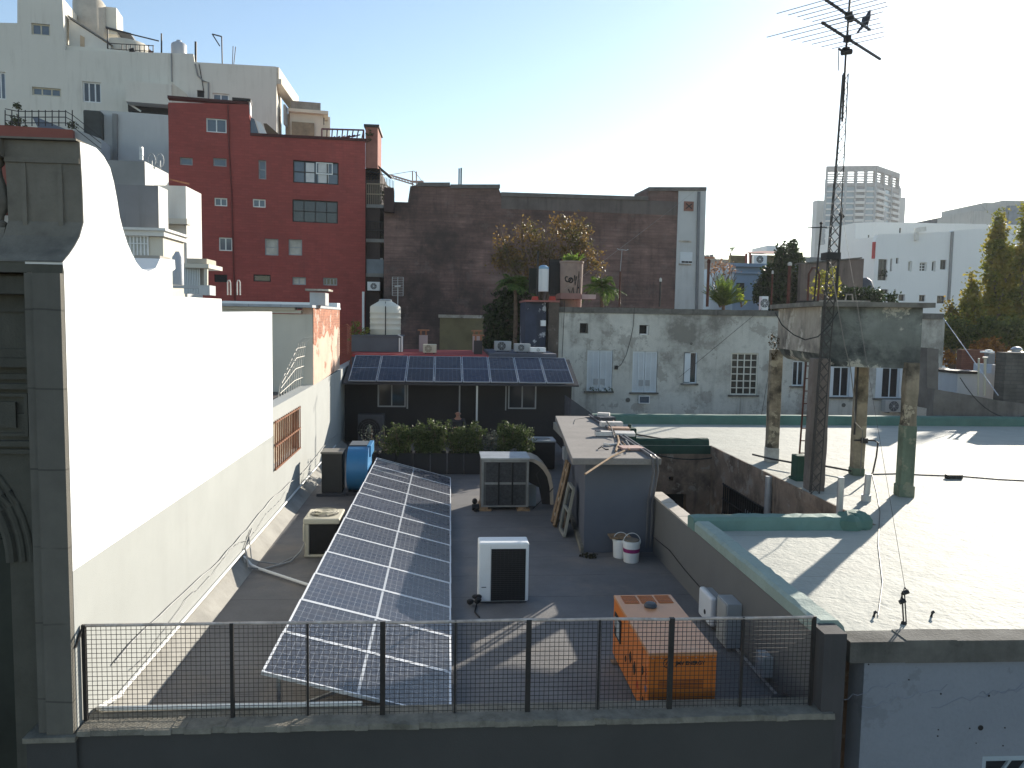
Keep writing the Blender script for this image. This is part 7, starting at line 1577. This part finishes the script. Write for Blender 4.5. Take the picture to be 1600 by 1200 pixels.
# white building (two volumes)
WB = mat('bright_white_render', (.78, .78, .75), .85, var=.03, vs=.1, streak=.15, grime=(.5, .5, .48), bump=0)
F1 = Fac(P(1368, 450, Y=85).x, 85, 6)
wb = thing('white_building', 'plain white building with small windows in front of the glass tower', 'building', (40, 86, -10))
ww = [(1372, 405, 1386, 438), (1391, 404, 1394, 424), (1400, 403, 1404, 412), (1419, 408, 1425, 424), (1437, 410, 1448, 424), (1456, 408, 1462, 424), (1469, 406, 1479, 421), (1375, 452, 1388, 459), (1397, 452, 1400, 460), (1404, 460, 1414, 470), (1436, 461, 1446, 471), (1464, 462, 1477, 474)]
wrs = [F1.rect(*w) for w in ww]
OLP = [(1367, 600), (1367, 380), (1372, 366), (1487, 362), (1490, 360), (1640, 352), (1640, 600)]
part('front_wall', MB().wall(F1, [(u, -10 if y == 600 else v) for (u, v), (x, y) in zip(F1.uvs(OLP), OLP)], wrs, .6), WB, wb)
for i, r in enumerate(wrs):
    window(F1, wb, r, 2 if r[2]-r[0] > .7 else 1, 3 if i == 4 else 1, .3, WPAINT if i in (3, 4, 5) else IRON, GLASS if i not in (3,) else GLASSC, .08)
part('side_wall', MB().hexa([V((t.x, t.y, zz)) for zz in (-10, F1.uv(1372, 366)[1]-.2) for t in (F1.pt(.02, 0, -.61), F1.pt(18, 0, -.61), F1.pt(18, 0, -12), F1.pt(.02, 0, -12))]), WB, wb)
part('pilaster', MB().bar(F1.pt(*F1.uv(1481, 470), .1), F1.pt(*F1.uv(1487, 362), .1), .25), GREYB, wb)
m = MB().bar(F1.pt(*F1.uv(1430, 376), .2), F1.pt(*F1.uv(1430, 363), .2), .35).bar(F1.pt(*F1.uv(1429, 360), .2), F1.pt(*F1.uv(1443, 358), .2), .5)
part('roof_duct', m, mat('cream_duct', (.66, .64, .58), .6), wb)
m = MB(); c = F1.pt(*F1.uv(1379, 428), .2); crown(m, [(tuple(c), (.55, .3, .5))], 120, .22, 3, 5, .2, .2); part('window_plant', m, PALMD, wb)
part('red_strip', MB().fbox(F1, F1.uv(1364.5, 400)[0], F1.uv(1366, 404)[1], F1.uv(1367, 400)[0], F1.uv(1366, 378)[1], -.3, .05), mat('red_strip', (.4, .04, .04), .7), wb)
F2 = Fac(P(1337, 450, Y=110).x, 110, 4); wb2 = thing('white_back_building', 'taller plain white building behind the white one with few slit windows', 'building', (60, 112, -10))
w2 = [F2.rect(*w) for w in ((1356, 367, 1358.5, 374), (1355.5, 379, 1358, 386), (1354, 391, 1357, 398), (1405, 356, 1408, 364))]
OLP = [(1337, 600), (1337, 348), (1368, 347), (1640, 352), (1640, 600)]
part('front_wall', MB().wall(F2, [(u, -10 if y == 600 else v) for (u, v), (x, y) in zip(F2.uvs(OLP), OLP)], w2, 8), WB, wb2)
for r in w2: window(F2, wb2, r, 1, 1, .2, IRON, GLASS, .03)
gb = thing('grey_green_block', 'low glazed grey green block peeping above the white building', 'building', P(1490, 360, Y=140)); part('glass_wall', bx(1474, 341, 1517, 365, 140, 10, -10), mat('pale_green_glass', (.32, .40, .40), .2, var=.1, vs=.1), gb); part('dark_end', bx(1463, 341, 1473.7, 365, 140, 10, -10), DGREY, gb)
st2 = thing('stone_building', 'stepped beige grey building above the poplars at the far right', 'building', P(1560, 350, Y=130)); BG = mat('beige_grey', (.50, .48, .44), .9, var=.1, vs=.1, streak=.4)
part('lower_block', bx(1518, 331, 1640, 380, 130, 14, -10), BG, st2); part('upper_block', bx(1538, 318, 1640, 331, 131, 12), BG, st2); part('blue_bay', bx(1576, 322, 1640, 350, 129, .9), mat('blue_grey_bay', (.2, .23, .26), .5, var=.2), st2); part('top', bx(1568, 314, 1640, 318, 132, 8), BG, st2)
# brown long wall, blue house, rooftop terrace
lw2 = thing('brown_wall', 'long brown weathered wall in front of the white building, behind the mast', 'wall', P(1300, 440, Y=44))
F3 = Fac(P(1250, 440, Y=46).x, 46, -7); part('wall', MB().slab(F3.pt, [[(F3.uv(x, 500)[0], F3.uv(x, y)[1] if y else -5) for x, y in ((1248, 0), (1248, 413), (1345, 404), (1345, 0))]], 0, -.5), mat('brown_grey_wall', (.17, .13, .11), .95, var=.25, vs=.5, streak=.8, stain=.4), lw2)
part('coping', MB().hexa([F3.pt(*F3.uv(1247, 413), .1), F3.pt(*F3.uv(1346, 404), .1), F3.pt(*F3.uv(1346, 404), -.6), F3.pt(*F3.uv(1247, 413), -.6), F3.pt(*F3.uv(1247, 411), .1), F3.pt(*F3.uv(1346, 402), .1), F3.pt(*F3.uv(1346, 402), -.6), F3.pt(*F3.uv(1247, 411), -.6)]), STUCCOD, lw2)
solo('grey_low_building', bx(1250, 402, 1300, 416, 60, 6, -5), GREYB, 'low grey building showing over the brown wall left of the mast', 'building')
solo('dark_tank', MB().lathe([(.6, 0), (.65, .6), (.5, 1.1), (.2, 1.3)], P(1350, 460, Y=60), 14), DGREY, 'small dark tank at the foot of the white building', 'water tank', smooth=True)
bh2 = thing('blue_house', 'pale blue house with moulded cornice between the fan palm and the dark evergreen', 'house', P(1165, 480, Y=52))
BH = mat('pale_blue_paint', (.20, .28, .38), .85, var=.12, vs=.5, streak=.4, grime=(.14, .18, .22))
part('wall', bx(1141, 414, 1290, 560, 52, 8, -5), BH, bh2); part('cornice', bx(1138, 412.5, 1290, 416, 51.7, .29).box(P(1141, 426, Y=51.85).x, 51.85, P(1141, 427, Y=51.85).z, P(1290, 426, Y=51.85).x, 51.995, P(1141, 424, Y=51.85).z), BH, bh2)
part('window', bx(1150, 442, 1162, 470, 51.93, .06), IRON, bh2)
rt3 = thing('rooftop_terrace', 'cluttered terrace with red pergola and planted screens on top of the blue house', 'terrace', P(1180, 413, Y=54))
m = MB(); 
for x in (1166, 1172, 1216): m.bar(P(x, 413, Y=53.5), P(x, 396, Y=53.5), .12)
m.hexa([P(1168, 396, Y=53.4), P(1225, 397, Y=53.4), P(1225, 395, Y=57), P(1168, 394, Y=57), P(1168, 395, Y=53.4), P(1225, 396, Y=53.4), P(1225, 393, Y=57), P(1190, 392, Y=57)]); part('pergola', m, mat('pergola_red', (.22, .06, .05), .8), rt3)
part('screen', bx(1141, 399, 1165, 413, 54.5, .4).box(P(1174, 410, Y=54.5).x, 54.5, P(1174, 413, Y=54.5).z, P(1215, 410, Y=54.5).x, 54.9, P(1174, 398, Y=54.5).z), mat('ivy_screen', (.17, .14, .08), .95, var=.5, vs=2), rt3)
part('white_hut', bx(1198, 384, 1216, 392, 60, 3), WPAINT, rt3)
c = P(1189, 410, Y=52.5); condenser(c.x, 52.6, P(1189, 413, Y=52.6).z, .9, .62, .4, WPAINT, 'white air conditioner on the edge of the blue house roof', fan=.45, fanr=.4, feet=False)
fb2 = thing('far_houses', 'small pale far rooftops between the brick building and the blue house', 'houses', P(1110, 405, Y=110)); part('white_house', bx(1090, 403, 1117, 450, 110, 8, -10), mat('far_white', (.42, .42, .41), .9), fb2); part('roof', bx(1097, 401, 1117, 403.5, 109.5, 8), TILE, fb2); part('chimneys', bx(1104, 398.5, 1108, 401, 110, 1).box(P(1112, 400, Y=110).x, 110, P(1112, 401, Y=110).z, P(1115, 400, Y=110).x, 111, P(1112, 397.5, Y=110).z), GREYB, fb2)
part('tan_house', bx(1117, 405, 1142, 450, 90, 8, -10), mat('far_tan', (.3, .26, .22), .9), fb2)
c9 = [blob(1143, 388, 6, 3, 120), blob(1139, 391, 4, 2, 120)]; tree('far_tree', 'tiny flat topped tree on the skyline left of the blue house terrace', P(1142, 405, Y=120), [b[0] for b in c9], .12, c9, 60, .3, PALM, 19, shell=.2)
# ================================================================== low walls and hut at far right behind the pale roof
lr = thing('sooty_wall', 'sooty stepped wall right of the stucco building behind the green parapet', 'wall', P(1530, 660, Y=25.3)); SW = mat('sooty_wall', (.155, .14, .125), .95, var=.35, vs=1.2, streak=1, grime=(.04, .038, .034), stain=.7, stain_s=.9, bump=.5)
FQ = Fac(P(1455, 640, Y=25.2).x, 25.2, 0)
part('low_wall', MB().slab(FQ.pt, [FQ.uvs([(1452, 720), (1460, 608), (1520, 618), (1562, 626), (1640, 636), (1640, 720)])], 0, -.35), SW, lr)
part('pier', MB().slab(FQ.pt, [FQ.uvs([(1459, 640), (1459, 544), (1477, 546), (1476, 612)])], -.36, -.9), SW, lr)
part('dark_wall', MB().slab(FQ.pt, [FQ.uvs([(1463, 640), (1465, 566), (1478, 565), (1494, 570), (1492, 640)])], -.95, -1.3), mat('blackened_wall', (.06, .055, .048), .95, var=.5, vs=2, stain=.5, stain_s=2, grime=(.14, .13, .12)), lr)
ht = thing('white_hut', 'small white rooftop hut behind the sooty wall', 'hut', P(1530, 620, Y=27)); part('wall', bx(1493, 583, 1566, 640, 27, 2), mat('hut_white', (.50, .52, .54), .9, var=.06, streak=.3), ht); part('upper_wall', bx(1549, 570, 1560, 583.5, 27.1, 1), MATS['hut_white'], ht); part('dark_edge', bx(1497, 580, 1530, 584, 26.9, 2.2), IRON, ht)
solo('brick_wall', bx(1497, 546, 1539, 640, 29.5, .3), mat('brown_brick', (.17, .075, .05), .9, var=.2, brick=((.6, .6, .6), .25, .08, .6)), 'short brown brick wall behind the white hut', 'wall')
gc = thing('grey_chimney', 'grey concrete chimney with slab cap behind the white hut', 'chimney', P(1547, 583, Y=27.8)); part('stack', bx(1542, 552, 1552, 600, 27.8, .25), GREYB, gc); part('cap', bx(1541, 549, 1554, 551.5, 27.75, .35).box(P(1545, 548, Y=27.8).x, 27.8, P(1545, 548.7, Y=27.8).z, P(1551, 548, Y=27.8).x, 28, P(1545, 546.5, Y=27.8).z), PVC, gc)
for x, y0, w, lab in ((1528, 560, 3, 'thin cream pipe standing in front of the white hut'), (1538, 560, 4, 'thicker cream pipe with a white cap in front of the white hut')):
    a, b = P(x, 618, Y=26.2), P(x+(1.5), y0, Y=26.2); m = MB().cyl(a, b, w*.011, n=8)
    if w == 4: m.cyl(b, b+V((0, 0, .05)), .09, n=10)
    solo('vent_pipe', m, BEIGE, lab, 'pipe', smooth=True)
c = P(1588, 552, Y=26.5); solo('roof_ventilator', MB().lathe([(.28, 0), (.28, .06), (.14, .08), (.14, .13), (.2, .14), (.12, .22), (.02, .24)], c, 16), GALV, 'bright metal roof ventilator on the sooty wall at the right edge', 'ventilator', smooth=True)
solo('red_pipe', bx(1560, 571, 1568, 586, 28, .2), mat('dark_red', (.22, .05, .04), .8), 'dark red bit of wall right of the white hut', 'wall')
# ================================================================== sky, sun, view
SUN_EL, SUN_AZ = radians(17.9), radians(41.0)      # azimuth measured from +Y towards +X
w = bpy.data.worlds.new('World'); S.world = w; w.use_nodes = True; nt = w.node_tree; nt.nodes.clear()
out = nd(nt, 'ShaderNodeOutputWorld'); bg = nd(nt, 'ShaderNodeBackground', Strength=.105); sky = nt.nodes.new('ShaderNodeTexSky')
sky.sky_type = 'NISHITA'; sky.sun_disc = False; sky.sun_elevation = SUN_EL; sky.sun_rotation = SUN_AZ; sky.air_density = 1.0; sky.dust_density = .25; sky.ozone_density = 1.0; sky.altitude = 20
nt.links.new(sky.outputs[0], bg.inputs[0]); nt.links.new(bg.outputs[0], out.inputs[0])
sl = bpy.data.lights.new('sun', 'SUN'); sl.energy = 4.8; sl.angle = radians(.5); sl.color = (1, .92, .80)
so = bpy.data.objects.new('sun', sl); COL.objects.link(so)
to_sun = V((sin(SUN_AZ)*cos(SUN_EL), cos(SUN_AZ)*cos(SUN_EL), sin(SUN_EL)))
so.rotation_euler = to_sun.to_track_quat('Z', 'Y').to_euler(); so.location = (20, 10, 30)
hm = bpy.data.materials.new('haze_air'); hm.use_nodes = True; nt = hm.node_tree; nt.nodes.clear()
out = nd(nt, 'ShaderNodeOutputMaterial'); pv = nt.nodes.new('ShaderNodeVolumePrincipled'); pv.inputs['Density'].default_value = .00022; pv.inputs['Color'].default_value = (.9, .94, 1, 1); pv.inputs['Anisotropy'].default_value = .35
nt.links.new(pv.outputs[0], out.inputs['Volume'])
solo('haze', MB().box(-720, -320, -11, 920, 1320, 70), hm, None, None, kind='stuff')
S.view_settings.view_transform = 'Standard'; S.view_settings.look = 'None'; S.view_settings.exposure = 1.0; S.view_settings.gamma = 1
S.render.engine = 'CYCLES'; S.cycles.max_bounces = 6; S.cycles.sample_clamp_indirect = 8
S.render.resolution_x = 1024; S.render.resolution_y = 768
